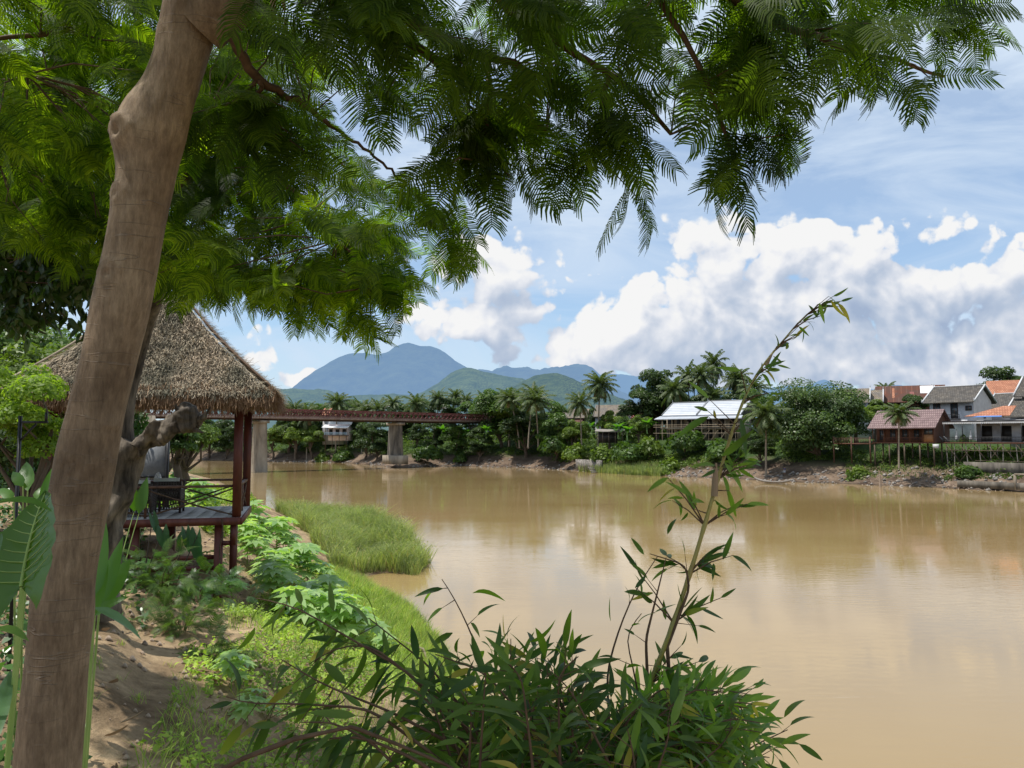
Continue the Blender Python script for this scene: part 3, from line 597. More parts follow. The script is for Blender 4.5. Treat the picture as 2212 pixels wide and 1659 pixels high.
# ------------------------------------------------------------------ plant templates
def cards(b, P, Nn, size, asp=.5, r=rng):
    n = len(P); Nn = unit(Nn); rr = r.normal(size=(n, 3)); T = unit(np.cross(Nn, rr)); B = np.cross(Nn, T)
    s = (size * (.6 + .8 * r.random(n)))[:, None] if np.isscalar(size) else size[:, None]
    V = np.stack([P - T * s - Nn * s * .25, P + B * s * asp, P + T * s - Nn * s * .25, P - B * s * asp], 1).reshape(-1, 3)
    b.add(V, np.arange(4 * n).reshape(-1, 4))
def place(b, TV, TF, P, D, U, S, K=None):
    """copies of a flat template (x along, y across, z up) bent by K, in frames D,U"""
    P = np.asarray(P, float); D = unit(D); U = np.asarray(U, float); m = len(P)
    Y_ = unit(np.cross(U, D)); Z_ = np.cross(D, Y_)
    S = np.broadcast_to(np.asarray(S, float), (m,))
    K = np.zeros(m) if K is None else np.broadcast_to(np.asarray(K, float), (m,))
    X = TV[None, :, 0]; Yt = np.broadcast_to(TV[None, :, 1], (m, len(TV))); Zt = TV[None, :, 2] - K[:, None] * X ** 2
    X = np.broadcast_to(X * (1 - .28 * np.abs(K[:, None]) * X), Zt.shape)
    V = P[:, None] + S[:, None, None] * (X[..., None] * D[:, None] + Yt[..., None] * Y_[:, None] + Zt[..., None] * Z_[:, None])
    off = (np.arange(m) * len(TV))[:, None, None]
    b.add(V.reshape(-1, 3), (TF[None] + off).reshape(-1, TF.shape[1]))
def grass(b, P, h, w, lean=.5, r=rng, wind=(0, 0)):
    n = len(P); a = r.random(n) * 2 * math.pi; H = h * (.5 + .8 * r.random(n)) if np.isscalar(h) else h
    ld = np.stack([np.cos(a) + wind[0], np.sin(a) + wind[1], np.zeros(n)], 1) * (lean * (.3 + r.random(n)) * H)[:, None]
    a2 = r.random(n) * math.pi; sdv = np.stack([np.cos(a2), np.sin(a2), np.zeros(n)], 1) * (w / 2 * (.6 + .8 * r.random(n)))[:, None]
    Z = np.zeros((n, 3)); Z[:, 2] = H
    V = np.stack([P - sdv, P + sdv, P + Z * .6 + ld * .35 + sdv * .8, P + Z * .6 + ld * .35 - sdv * .8, P + Z * .92 + ld], 1)
    o = np.arange(n)[:, None] * 5
    b.add(V.reshape(-1, 3), (o + np.array([[0, 1, 2, 3]])))
    k = b.n - 5 * n
    b.f.append((o + np.array([[3, 2, 4]])) + k)
def feather_template(npin=22, w=.020, seed=0):
    """bipinnate leaf, length 1: a rachis with comb-like pinnae"""
    r = np.random.default_rng(seed); V = []; Fq = []
    def q(a, b_, c, d):
        k = len(V); V.extend([a, b_, c, d]); Fq.append([k, k + 1, k + 2, k + 3])
    for i in range(5):
        x0, x1 = i / 5, (i + 1) / 5; q((x0, -.006, 0), (x1, -.005, 0), (x1, .005, 0), (x0, .006, 0))
    for i in range(npin):
        tx = .10 + .90 * (i / (npin - 1)); ln = .37 * (math.sin(math.pi * (.22 + .62 * (1 - tx * .98))) ** .65) + .01
        for sg in (-1, 1):
            a = R(84 - 40 * tx ** 2 + r.uniform(-5, 5)); l = ln * r.uniform(.88, 1.08)
            dx, dy = math.cos(a), math.sin(a) * sg
            dz = r.uniform(-.05, .06)
            p0 = np.array([tx, 0, 0]); p1 = p0 + np.array([dx * .55 * l, dy * .55 * l, dz * .3 * l]); 
            a2 = a - R(20); p2 = p1 + np.array([math.cos(a2) * .45 * l, math.sin(a2) * sg * .45 * l, -.16 * l + dz * l])
            nx_, ny_ = -dy * sg, dx * sg
            nrm = np.array([-dy, dx, 0]) * w / 2
            k = len(V); V.extend([p0 - nrm * .7, p0 + nrm * .7, p1 + nrm, p1 - nrm, p2 + nrm * .45, p2 - nrm * .45])
            Fq.extend([[k, k + 1, k + 2, k + 3], [k + 3, k + 2, k + 4, k + 5]])
    return np.array(V, float), np.array(Fq)
FEA = [feather_template(24, .029, s) for s in range(4)]
def lance_template(n=7, wid=.092, fold=.25):
    V = []; Fq = []
    for i in range(n):
        t_ = i / (n - 1); w = wid * (math.sin(math.pi * min(1, (t_ * .93 + .05)) ** .72)) ** .9 if 0 < t_ < 1 else (.012 if t_ == 0 else .002)
        V += [(t_, w * 1., w * fold), (t_, 0, 0), (t_, -w * 1., w * fold)]
    for i in range(n - 1):
        k = i * 3; Fq += [[k, k + 1, k + 4, k + 3], [k + 1, k + 2, k + 5, k + 4]]
    return np.array(V, float), np.array(Fq)
LAN = lance_template()
LAN_S = lance_template(4, .13)
LAN_W = lance_template(6, .22, .15)
def palmate_template(nl=8):
    V = []; Fq = []
    for i in range(nl):
        a = R(-150 + 300 * i / (nl - 1)); l = .42 + .12 * math.cos(a * .5)
        d = np.array([math.cos(a), math.sin(a)]); n_ = np.array([-d[1], d[0]])
        k = len(V); V += [(0, 0, 0), (*(d * l * .5 + n_ * l * .20), .03), (*(d * l), -.06), (*(d * l * .5 - n_ * l * .20), .03)]
        Fq += [[k, k + 3, k + 2, k + 1]]
    return np.array(V, float), np.array(Fq)
PAL = palmate_template()

# ------------------------------------------------------------------ far trees
def broad_tree(seed, h, rx, rz, mat, n=9000, size=.21, nclump=26, trunk_h=None, trunk_r=.3, label='tree', flat=False, open_=.0):
    r = np.random.default_rng(seed); root = thing('tree', (0, 0, 0), label, 'tree')
    th = trunk_h or h * .3; cz = th + (h - th) * .5
    C = []; Rr = []
    for i in range(nclump):
        u = r.normal(size=3); u /= np.linalg.norm(u); q = r.random() ** .4
        c = np.array([u[0] * rx * q * .8, u[1] * rx * q * .8, cz + u[2] * rz * q * .8])
        C.append(c); Rr.append(rx * r.uniform(.2, .42))
    C = np.array(C); Rr = np.array(Rr)
    b = MB()
    w = Rr ** 2; w /= w.sum(); idx = r.choice(nclump, n, p=w)
    d = unit(r.normal(size=(n, 3))); d[:, 2] = np.abs(d[:, 2]) * .9 - .25 * r.random(n)
    d = unit(d)
    P = C[idx] + d * (Rr[idx] * (.55 + .5 * r.random(n) ** .5))[:, None] * np.array([1, 1, .75])
    cards(b, P, d + .7 * r.normal(size=(n, 3)) * .6 + np.array([0, 0, .4]), size, .55, r)
    b.build('crown', mat, root)
    b = MB()
    pts = [(0, 0, -1.), (r.uniform(-.2, .2), r.uniform(-.2, .2), th * .5), (r.uniform(-.4, .4), r.uniform(-.4, .4), th), (0, 0, th + (cz - th) * .6)]
    b.tube(pts, [trunk_r * 1.3, trunk_r, trunk_r * .85, trunk_r * .5], 7)
    for k in r.choice(nclump, min(9, nclump), replace=False):
        s_ = np.array(pts[2]) * (1, 1, r.uniform(.8, 1.1)); e = C[k]; mid = (s_ + e) / 2 + r.normal(size=3) * .3
        b.tube([s_, mid, e], [trunk_r * .45, trunk_r * .28, trunk_r * .1], 5)
    b.build('trunk', M['far_bark'], root)
    return root
def palm_tree(seed, h, lean, label='palm', nf=22, fl=3.6, dead=5, upright=1.):
    r = np.random.default_rng(seed); root = thing('coconut_palm', (0, 0, 0), label, 'palm')
    la = r.random() * 6.28 if lean >= 0 else math.pi; lean = abs(lean)
    top = np.array([math.cos(la) * lean, math.sin(la) * lean, h])
    tt = np.linspace(0, 1, 9); P = np.stack([top[0] * tt ** 1.6, top[1] * tt ** 1.6, h * tt - (1 - tt) * .8], 1)
    b = MB(); b.tube(P, .2 - .09 * tt, 7, rough=.12); b.build('trunk', M['palm_trunk'], root)
    def frond(b, az_, el, L_, droop, wd):
        m = 9; s = np.linspace(0, 1, m); pitch = el - droop * s ** 1.3
        step = L_ / (m - 1); dx = np.cos(pitch) * step; dz = np.sin(pitch) * step
        rr = np.concatenate([[0], np.cumsum(dx)[:-1]]); zz = np.concatenate([[0], np.cumsum(dz)[:-1]])
        dirh = np.array([math.cos(az_), math.sin(az_), 0]); sdv = np.array([-dirh[1], dirh[0], 0])
        C = top + rr[:, None] * dirh + zz[:, None] * np.array([0, 0, 1])
        b.tube(C, .045 - .035 * s, 3, cap=False)
        nl = 15; P_ = []; E = []
        for i in range(nl):
            t_ = .12 + .88 * i / (nl - 1); c = np.array([np.interp(t_, s, C[:, k]) for k in range(3)])
            pt = np.interp(t_, s, pitch); fw = dirh * math.cos(pt) + np.array([0, 0, math.sin(pt)])
            ll = wd * math.sin(math.pi * (.18 + .75 * t_)) ** .6 * r.uniform(.85, 1.1)
            for sg in (-1, 1):
                e = c + sdv * sg * ll * .62 + fw * ll * .5 + np.array([0, 0, -ll * r.uniform(.35, .75)])
                wv = fw * .12 * (L_ / 3.6)
                b.quad(c - wv, c + wv, (c + e) / 2 + wv * .9 + np.array([0, 0, .1 * ll]), (c + e) / 2 - wv * .9 + np.array([0, 0, .1 * ll]))
                b.quad((c + e) / 2 - wv * .9 + np.array([0, 0, .1 * ll]), (c + e) / 2 + wv * .9 + np.array([0, 0, .1 * ll]), e + wv * .2, e - wv * .2)
    b = MB()
    for i in range(nf):
        el = R(80) * upright - (i / nf) * R(132); frond(b, i * 2.4 + r.uniform(-.2, .2), el, fl * r.uniform(.85, 1.1), R(r.uniform(45, 75)), fl * .27)
    b.build('fronds', M['palm'], root)
    if dead:
        b = MB()
        for i in range(dead): frond(b, r.random() * 6.28, R(-45), fl * .7, R(35), fl * .2)
        b.build('dead_fronds', M['palm_dead'], root)
    return root
def banana_plant(seed, label):
    r = np.random.default_rng(seed); root = thing('banana_plant', (0, 0, 0), label, 'plant'); n = 11
    b = MB(); a = np.arange(n) * 2.4; el = R(80) - np.arange(n) / n * R(60)
    D = np.stack([np.cos(a) * np.cos(el), np.sin(a) * np.cos(el), np.sin(el)], 1)
    place(b, LAN_W[0] * (1, .9, 1), LAN_W[1], np.tile([[0, 0, 1.6]], (n, 1)), D, np.tile([[0, 0, 1.]], (n, 1)) + D[:, [1, 0, 2]] * .01, 2.1 + r.random(n) * .6, r.uniform(.4, .9, n))
    b.build('leaves', M['broad'], root); b = MB(); b.tube([(0, 0, -.4), (.05, 0, .8), (0, 0, 1.8)], [.16, .13, .08], 7); b.build('stem', M['castor'], root)
    return root
def shrub(seed, rad, hgt, mat, label, n=900, size=.22, name='shrub'):
    r = np.random.default_rng(seed); b = MB(); d = unit(r.normal(size=(n, 3))); d[:, 2] = np.abs(d[:, 2])
    lob = .7 + .5 * vn(d[:, 0] * 2.5 + 5, d[:, 1] * 2.5 + d[:, 2] * 2 + 5, seed)
    P = d * np.array([rad, rad, hgt]) * (lob * (.6 + .4 * r.random(n) ** .5))[:, None]
    cards(b, P, d + .5 * r.normal(size=(n, 3)), size, .5, r)
    root = thing(name, (0, 0, 0), label, 'shrub'); b.build('foliage', mat, root)
    b = MB()
    for i in range(6):
        q = d[i] * np.array([rad, rad, hgt]) * .7; b.tube([(0, 0, -.3), q * .4 + [0, 0, .2], q], [.05, .035, .01], 4)
    b.build('stems', M['far_bark'], root); return root
# ------------------------------------------------------------------ far bank vegetation
FAR = []   # finished protos to drop at the end when they were only patterns
class Kind:
    def __init__(s, root): s.root = root; s.ch = kids(root); s.used = False; s.h = max((c.matrix_basis @ Vector(v)).z for c in s.ch for v in c.bound_box)
    def put(s, loc, rz, sc, label, group=None, name=None):
        if not s.used:
            s.used = True; o = s.root; o.location = tuple(float(c) for c in loc); o.rotation_euler = (0, 0, rz); o.scale = (sc,) * 3 if np.isscalar(sc) else sc
            o['label'] = label
            if group: o['group'] = group
        else:
            o = dup(s.root, loc, rz, sc, label, None, s.ch)
            if group: o['group'] = group
            elif 'group' in o.keys(): del o['group']
        if name: o.name = name
        return o
def shore_Y(px): return 8 * F / (np.interp(px, [q[0] for q in _fp], [q[1] for q in _fp]) - HOR)
def by_px(K, px, ytop, Y, label, group=None, rz=None, zoff=0, widen=1., base=None, name=None):
    """stand a plant on the far bank at depth Y so that its own height reaches the surveyed top"""
    Y = max(Y, shore_Y(px) + 5)
    p = W(px, 948, Y); z0 = fz1(p[0], Y) if base is None else base
    zt = W(px, ytop, Y)[2]; sc = max(.15, (zt - z0) / K.h)
    return K.put((p[0], Y, z0 + zoff), rng.random() * 6.28 if rz is None else rz, (sc * widen, sc * widen, sc), label, group, name)

KA = [Kind(broad_tree(11, 11, 4.8, 5.2, M['tree_a'], trunk_h=1.5, nclump=34)), Kind(broad_tree(12, 11, 4.6, 5.4, M['tree_a'], nclump=30, trunk_h=1.2))]
KB = [Kind(broad_tree(13, 10, 4.8, 5.0, M['tree_b'], trunk_h=1.2, nclump=32)), Kind(broad_tree(14, 10, 4.4, 5.0, M['tree_b'], nclump=28, trunk_h=1.4))]
KC = [Kind(broad_tree(15, 9, 4.5, 3.6, M['tree_c'], nclump=22, size=.19)), Kind(broad_tree(16, 9, 3.6, 3.8, M['tree_c'], nclump=16, size=.19))]
KP = [Kind(palm_tree(21, 13, 1.2, nf=26, fl=4.1, dead=4)), Kind(palm_tree(22, 13, .4, nf=32, fl=3.9, dead=8)), Kind(palm_tree(23, 13, 2.2, nf=25, fl=4.2, dead=3)), Kind(palm_tree(24, 13, 1.0, nf=26, fl=4.9, dead=5))]
KS = [Kind(shrub(31, 1.6, 1.8, M['tree_c'], 's')), Kind(shrub(32, 1.8, 1.5, M['tree_b'], 's')), Kind(shrub(33, 1.3, 2.2, M['tree_b'], 's', 700))]
KN = [Kind(banana_plant(41, 'b')), Kind(banana_plant(42, 'b'))]

GP = 'coconut palms on the far bank'
# palms: crown centre px, ytop of crown, depth
palm_rows = [
 (1292, 800, 202, 1, 'tallest lone coconut palm standing against the hills', 1.0),
 (1257, 836, 200, 0, 'shorter coconut palm just left of the tallest lone palm', 1.0),
 (1122, 836, 207, 2, 'leaning coconut palm, leftmost of the clump at the right end of the bridge', 1.25),
 (1141, 822, 209, 0, 'tallest palm of the clump at the right end of the bridge', 1.15),
 (1163, 836, 203, 3, 'front palm with yellowing fronds in the clump right of the bridge', 1.35),
 (1099, 905, 206, 3, 'low dark palm beneath the clump at the right end of the bridge', 1.6),
 (1465, 806, 196, 3, 'coconut palm with pale fronds behind the left end of the silver roof', 1.05),
 (1494, 778, 205, 0, 'tall palm behind the left silver roof, second tallest of its group', .9),
 (1517, 782, 200, 1, 'dense drooping palm behind the middle of the silver roof', .95),
 (1542, 756, 212, 1, 'slender palm rising highest above the silver roofed building', .72),
 (1569, 792, 206, 2, 'palm right of the highest palm behind the silver roof', .9),
 (1588, 782, 204, 0, 'palm with raised fronds behind the right end of the silver roof', .95),
 (1550, 828, 198, 3, 'low spreading palm close behind the right silver roof', 1.2),
 (1628, 808, 190, 3, 'drooping palm between the silver roof and the big spreading tree', 1.1),
 (1914, 824, 190, 1, 'small distant palm above the rusty metal roof', 1.0),
 (638, 856, 262, 0, 'palm beside the thatched eave behind the left end of the bridge', .9),
 (663, 866, 250, 3, 'second palm from the thatched eave behind the bridge', .9),
 (725, 846, 258, 1, 'palm standing right of the orange roof behind the bridge', 1.0),
 (782, 856, 262, 0, 'palm behind the left third of the red bridge parapet', 1.0),
 (800, 862, 255, 2, 'lower palm crowded behind the left third of the bridge', .9),
 (826, 856, 250, 3, 'palm above the bridge just left of the second pier', 1.0),
 (850, 853, 262, 1, 'palm directly above the second bridge pier', 1.0),
 (892, 846, 245, 3, 'bushy palm with long fronds right of the second bridge pier', 1.1),
 (943, 836, 262, 0, 'tallest palm behind the middle of the bridge', 1.0),
 (985, 838, 268, 1, 'palm right of the tallest one behind the bridge', .85),
 (1008, 842, 262, 0, 'palm above the right third of the bridge', .85),
 (1044, 842, 258, 3, 'palm behind the right end of the bridge', .9),
 (1066, 846, 262, 1, 'rightmost palm behind the bridge end', .85)]
for px, yt, Y, k, lab, wd in palm_rows:
    z0 = 6.2 if 1080 < px < 1180 else None
    by_px(KP[k], px, yt, Y, lab, GP if lab else None, widen=wd, base=z0)
# palms standing in front, feet on the mud
p = W(1653, 948, 150); z0 = 1.6
KP[3].put((p[0], 150, z0), 2.6, (1.15, 1.15, (W(1645, 855, 150)[2] - z0) / KP[3].h), 'coconut palm with pale trunk leaning over the muddy shore beside the bamboo', GP)
p = W(1940, 948, 130); z0 = fz1(p[0], 130)
KP[1].put((p[0], 130, 3.6), 2.9, (.86, .86, (W(1930, 868, 130)[2] - 3.6) / KP[1].h), 'ragged coconut palm standing in front of the brown roofed house', GP)

GT = 'trees on the far bank'
tree_rows = [ # px, ytop, depth, list, idx, widen, label
 (625, 872, 275, KA, 0, 1.2, 'dark tree nearest the thatched eave behind the bridge'),
 (690, 868, 285, KB, 0, 1.3, 'green tree left of the orange roof above the bridge'),
 (752, 862, 280, KB, 1, 1.2, 'rounded tree right of the orange roof above the bridge'),
 (770, 880, 270, KA, 1, 1.1, 'dark tree filling the gap left of the middle palms'),
 (870, 868, 275, KB, 0, 1.2, 'mid green tree behind the palms over the second pier'),
 (915, 860, 270, KA, 0, 1.1, 'dark dome shaped tree right of the bushy palm over the bridge'),
 (962, 858, 262, KA, 1, 1.2, 'broad dark tree behind the middle of the bridge'),
 (1020, 866, 258, KB, 1, 1.1, 'tree in front of the palms at the right third of the bridge'),
 (1082, 836, 232, KB, 0, 1.0, 'bright topped tree standing at the right end of the bridge'),
 (1098, 850, 232, KC, 0, .9, 'lime green crown rising behind the bridge end palms'),
 (1185, 862, 226, KB, 1, 1.3, 'tree right of the bridge end palms in front of the wooded hill'),
 (1220, 878, 240, KC, 1, 1.0, 'light green tree behind the grey roofed hut'),
 (1290, 880, 232, KA, 0, .9, 'dark tree behind the foot of the tallest lone palm'),
 (1383, 838, 205, KA, 1, 1.1, 'left shoulder of dark trees beside the silver roof'),
 (1420, 797, 208, KA, 0, 1.0, 'tall dark tree left of the silver roofed building'),
 (1450, 826, 212, KA, 1, .9, 'dark tree half hidden behind the left silver roof ridge'),
 (1530, 838, 216, KA, 0, 1.3, 'dark tree massed behind the palms over the silver roof'),
 (1600, 842, 205, KA, 1, 1.3, 'dark tree at the right of the palms behind the silver roof'),
 (1640, 838, 178, KB, 1, 1.0, 'tree between the silver roof and the large glossy tree'),
 (1850, 858, 155, KC, 0, 1.2, 'yellow green feathery tree left of the ragged palm'),
 (1893, 862, 158, KC, 1, 1.1, 'yellow green tree below the rusty metal roof'),
 (1975, 850, 162, KA, 1, 1.0, 'dark green tree between the rusty roof and white house'),
 (2175, 790, 190, KA, 0, 1.0, 'large dark tree above the orange roof at the right edge'),
 (2140, 820, 200, KA, 1, .8, 'smaller dark tree left of the one above the orange roof'),
 (1990, 832, 200, KB, 0, .7, 'tree top just peeping over the rusty metal roof'),
 (452, 900, 262, KA, 0, 1.2, 'dark tree on the far bank seen between the pavilion post and trunk'),
 (490, 905, 255, KA, 1, 1.1, 'dark tree just left of the pavilion post across the river'),
 (535, 900, 265, KA, 0, 1.1, 'dark tree left of the first bridge pier across the river'),
 (590, 915, 262, KC, 1, 1.0, 'light bamboo like tree just right of the first bridge pier'),
 (640, 908, 258, KC, 0, 1.1, 'pale green bamboo thicket under the left part of the bridge'),
 (672, 918, 262, KC, 1, 1.0, 'pale green tree left of the riverside wooden house'),
 (790, 912, 250, KA, 0, 1.1, 'dark tree right of the riverside wooden house under the bridge'),
 (815, 908, 240, KA, 1, 1.1, 'dark tree just left of the second bridge pier'),
 (900, 915, 238, KA, 0, 1.1, 'dark tree just right of the second bridge pier'),
 (940, 908, 236, KA, 1, 1.2, 'dark tree under the middle right of the bridge'),
 (985, 918, 232, KB, 0, 1.0, 'greener tree under the right part of the bridge'),
 (1035, 920, 226, KA, 1, 1.1, 'dark tree under the right end of the bridge'),
 (1135, 880, 222, KA, 0, 1.3, 'dark tree behind the trunks of the bridge end palms'),
 (1200, 890, 210, KB, 1, 1.1, 'bushy tree right of the bridge end palm trunks'),
 (1235, 905, 206, KC, 0, 1.0, 'light green bushy tree left of the short lone palm'),
 (1315, 885, 200, KC, 1, .9, 'pale conical tree right of the tallest lone palm'),
 (1380, 895, 194, KC, 0, .9, 'feathery light tree left of the silver roofed building'),
 (1345, 898, 198, KB, 1, .8, 'small tree in front of the pink roof'),
 (1640, 935, 158, KA, 0, 1.3, 'dark undergrown tree behind the pale trunk of the shore palm')]
for px, yt, Y, Ks, k, wd, lab in tree_rows:
    by_px(Ks[k], px, yt, Y, lab, GT, widen=wd)
# the wide glossy tree
big = broad_tree(50, 14, 11.5, 7.2, M['tree_d'], n=34000, size=.25, nclump=56, trunk_h=1.6, trunk_r=.55)
KG = Kind(big); by_px(KG, 1768, 816, 152, 'very wide glossy leaved tree spreading over the shore at the right', None, rz=.6, base=3.4, name='spreading_tree')
tagb = MB(); rr_ = np.random.default_rng(51)

# shrubs and bananas one can tell apart
shrub_rows = [(1443, 986, 160, 0, 'rounded bright creeper covered bush near the water right of the reeds'), (1500, 925, 172, 2, 'tall bush in front of the scaffolded building'),
 (1478, 930, 174, 1, 'dark bush at the left foot of the scaffolded building'), (1560, 945, 165, 1, 'bush between the scaffolded building and the tall bamboo'),
 (995, 968, 215, 2, 'small upright bush on the mud right of the second pier'), (1355, 952, 180, 1, 'sloping green bush above the reeds'), (1300, 960, 185, 0, 'bright bush under the tin roofed shelter'),
 (1405, 940, 180, 0, 'bright green bush left of the scaffolded building'), (700, 975, 252, 0, 'bush below the riverside wooden house'), (740, 968, 250, 1, 'green bush right of the riverside wooden house'),
 (925, 960, 222, 1, 'bush right of the second pier footing'), (1200, 940, 200, 1, 'leafy bush right of the leaning palm trunks'), (1240, 955, 195, 0, 'pale bush on the slope above the stone wall'),
 (2092, 1000, 127, 1, 'dark bush in front of the terrace stilts'), (1850, 1003, 136, 0, 'sunlit bush beside the brown house steps'), (2045, 1022, 123, 2, 'small flowering bush below the brown house'),
 (2090, 915, 139, 0, 'potted bright shrub on the terrace')]
for px, yt, Y, k, lab in shrub_rows[:-1]:
    by_px(KS[k], px, yt, Y, lab, 'bushes on the far bank', base=max(fz1(W(px, 948, Y)[0], Y), W(px, yt, Y)[2] - 4.2))
for px, yt, Y, k, lab in [(955, 905, 228, 0, 'banana plant under the right part of the bridge'), (1010, 912, 224, 1, 'banana plant left of the bridge end'), (1278, 895, 196, 0, 'banana plant between the two lone palms'),
   (1335, 900, 190, 1, 'sunlit banana plant right of the tallest palm'), (1398, 890, 192, 0, 'banana plant beside the silver roof eave'), (1355, 905, 188, 1, 'banana plant in front of the pink roof'), (1050, 905, 222, 1, 'banana plant behind the bridge end')]:
    by_px(KN[k], px, yt + 12, Y, lab, 'banana plants on the far bank', base=W(px, yt + 12, Y)[2] - 3.6)

# nobody could count it: the green mass on the bank
b = MB(); r = np.random.default_rng(77)
Pn = []
N_ = 5200
ux = r.uniform(300, 2212, N_)
for px in ux:
    d0 = shore_Y(px); big_ = r.random() < .45
    s_ = r.uniform(24, 75) if big_ else 5.0 + 24 * r.random()
    Y = d0 + s_ * 1.25; X = (px - CX) / F * Y
    if 1820 < px and (s_ > 13 or r.random() < .15): continue
    if not big_ and fbm(X * .08, Y * .08, 2, 90) < .40 and px > 620: continue
    if 1400 < px < 1600 and 12 < s_ < 34: continue
    if 1600 < px < 1820 and s_ < 9: continue
    Pn.append((X, Y, r.uniform(2.0, 3.8) if big_ else r.uniform(.7, 1.9)))
Pn = np.array(Pn); zz = far_z(Pn[:, 0], Pn[:, 1])
zmin = np.where(Pn[:, 0] < 18, 2.9, np.where(Pn[:, 0] > 55, 1.5, 2.0))
for (X, Y, rad), z, zm in zip(Pn, zz, zmin):
    if z < zm: continue
    cnt = int(60 if rad > 1.95 else 55); d = unit(r.normal(size=(cnt, 3))); d[:, 2] = np.abs(d[:, 2])
    P = np.array([X, Y, z]) + d * rad * np.array([1, 1, 1.1 if rad > 1.95 else .75]) * (.6 + .4 * r.random((cnt, 1)))
    cards(b, P, d + .4 * r.normal(size=(cnt, 3)), .34 if rad > 1.95 else .17, .5, r)
tag(b.build('undergrowth', M['under']), 'low tangled green undergrowth covering the far bank', 'undergrowth', kind='stuff')
b = MB()
for k in range(620):
    px = r.uniform(1195, 1600); Y = shore_Y(px) + r.uniform(4, 26); X = (px - CX) / F * Y; z = fz1(X, Y)
    if z < 1.6 or (1425 < px and Y > shore_Y(px) + 16): continue
    rad = r.uniform(.6, 1.7); cnt = 60; d = unit(r.normal(size=(cnt, 3))); d[:, 2] = np.abs(d[:, 2]); cards(b, np.array([X, Y, z]) + d * rad * np.array([1, 1, .8]) * (.6 + .4 * r.random((cnt, 1))), d + .4 * r.normal(size=(cnt, 3)), .17, .5, r)
tag(b.build('sunlit_creepers', M['tree_c']), 'bright creepers and weeds on the sunlit terraces of the far bank', 'creepers', kind='stuff')
# reeds by the water
b = MB(); n = 5200
px = r.normal(1352, 42, n).clip(1250, 1425); Yr = WZ(1352, 1024, 0)[1]
wyv = np.interp(px, [q[0] for q in _fp], [q[1] for q in _fp]); Yv = 8 * F / (wyv - HOR) * (1 + .0) + r.uniform(-2.2, 5.5, n)
Xv = (px - CX) / F * Yv; P = np.stack([Xv, Yv, np.maximum(far_z(Xv, Yv), -.05)], 1)
grass(b, P, 2.0, .09, .3, r); tag(b.build('reeds', M['sedge']), 'pale green reeds growing at the far waterline', 'reeds', kind='stuff')
# far grass slope at right edge, grass fringe
b = MB(); n = 9000
px = np.concatenate([r.uniform(1850, 2212, n // 2), r.uniform(2090, 2212, n // 2)]); Yv = np.interp(px, [1850, 2212], [135, 118]) + r.uniform(1.5, 13, n); Xv = (px - CX) / F * Yv
zv = far_z(Xv, Yv); P = np.stack([Xv, Yv, zv], 1)[zv > 1.1]
grass(b, P, .35, .12, .5, r); tag(b.build('shore_grass', M['under']), 'short green grass on the slope below the brown house', 'grass', kind='stuff')
# drift wood and roots on the mud
b = MB(); n = 520
for i in range(n):
    px = r.choice([r.uniform(1860, 2212), r.uniform(540, 1800)]); wy = np.interp(px, [q[0] for q in _fp], [q[1] for q in _fp]); Y = 8 * F / (wy - HOR) + r.uniform(.3, 5.5); X = (px - CX) / F * Y
    z = fz1(X, Y); a = r.random() * 6.28; l = r.uniform(.3, 1.3)
    b.tube([(X, Y, z), (X + math.cos(a) * l * .5, Y + math.sin(a) * l * .5, z + r.uniform(.05, .35)), (X + math.cos(a) * l, Y + math.sin(a) * l, z + r.uniform(0, .4))], [.06, .045, .015], 4, cap=False)
tag(b.build('driftwood_tangle', M['driftwood']), 'tangled pale driftwood and roots strewn on the far mud', 'driftwood', kind='stuff')
b = MB(); n = 700
px = r.uniform(540, 2212, n); wyv = np.interp(px, [q[0] for q in _fp], [q[1] for q in _fp]); Yv = 8 * F / (wyv - HOR) + r.uniform(.2, 6.5, n); Xv = (px - CX) / F * Yv; zv = far_z(Xv, Yv)
for X, Y, z in zip(Xv, Yv, zv):
    s_ = r.uniform(.1, .42); b.tube([(X - s_, Y, z), (X, Y + r.uniform(-.1, .1), z + s_ * .3), (X + s_ * .9, Y, z)], [s_ * .4, s_ * .8, s_ * .3], 5)
tag(b.build('shore_rocks', M['stone']), 'small stones and clods scattered along the far shore', 'stones', kind='stuff')
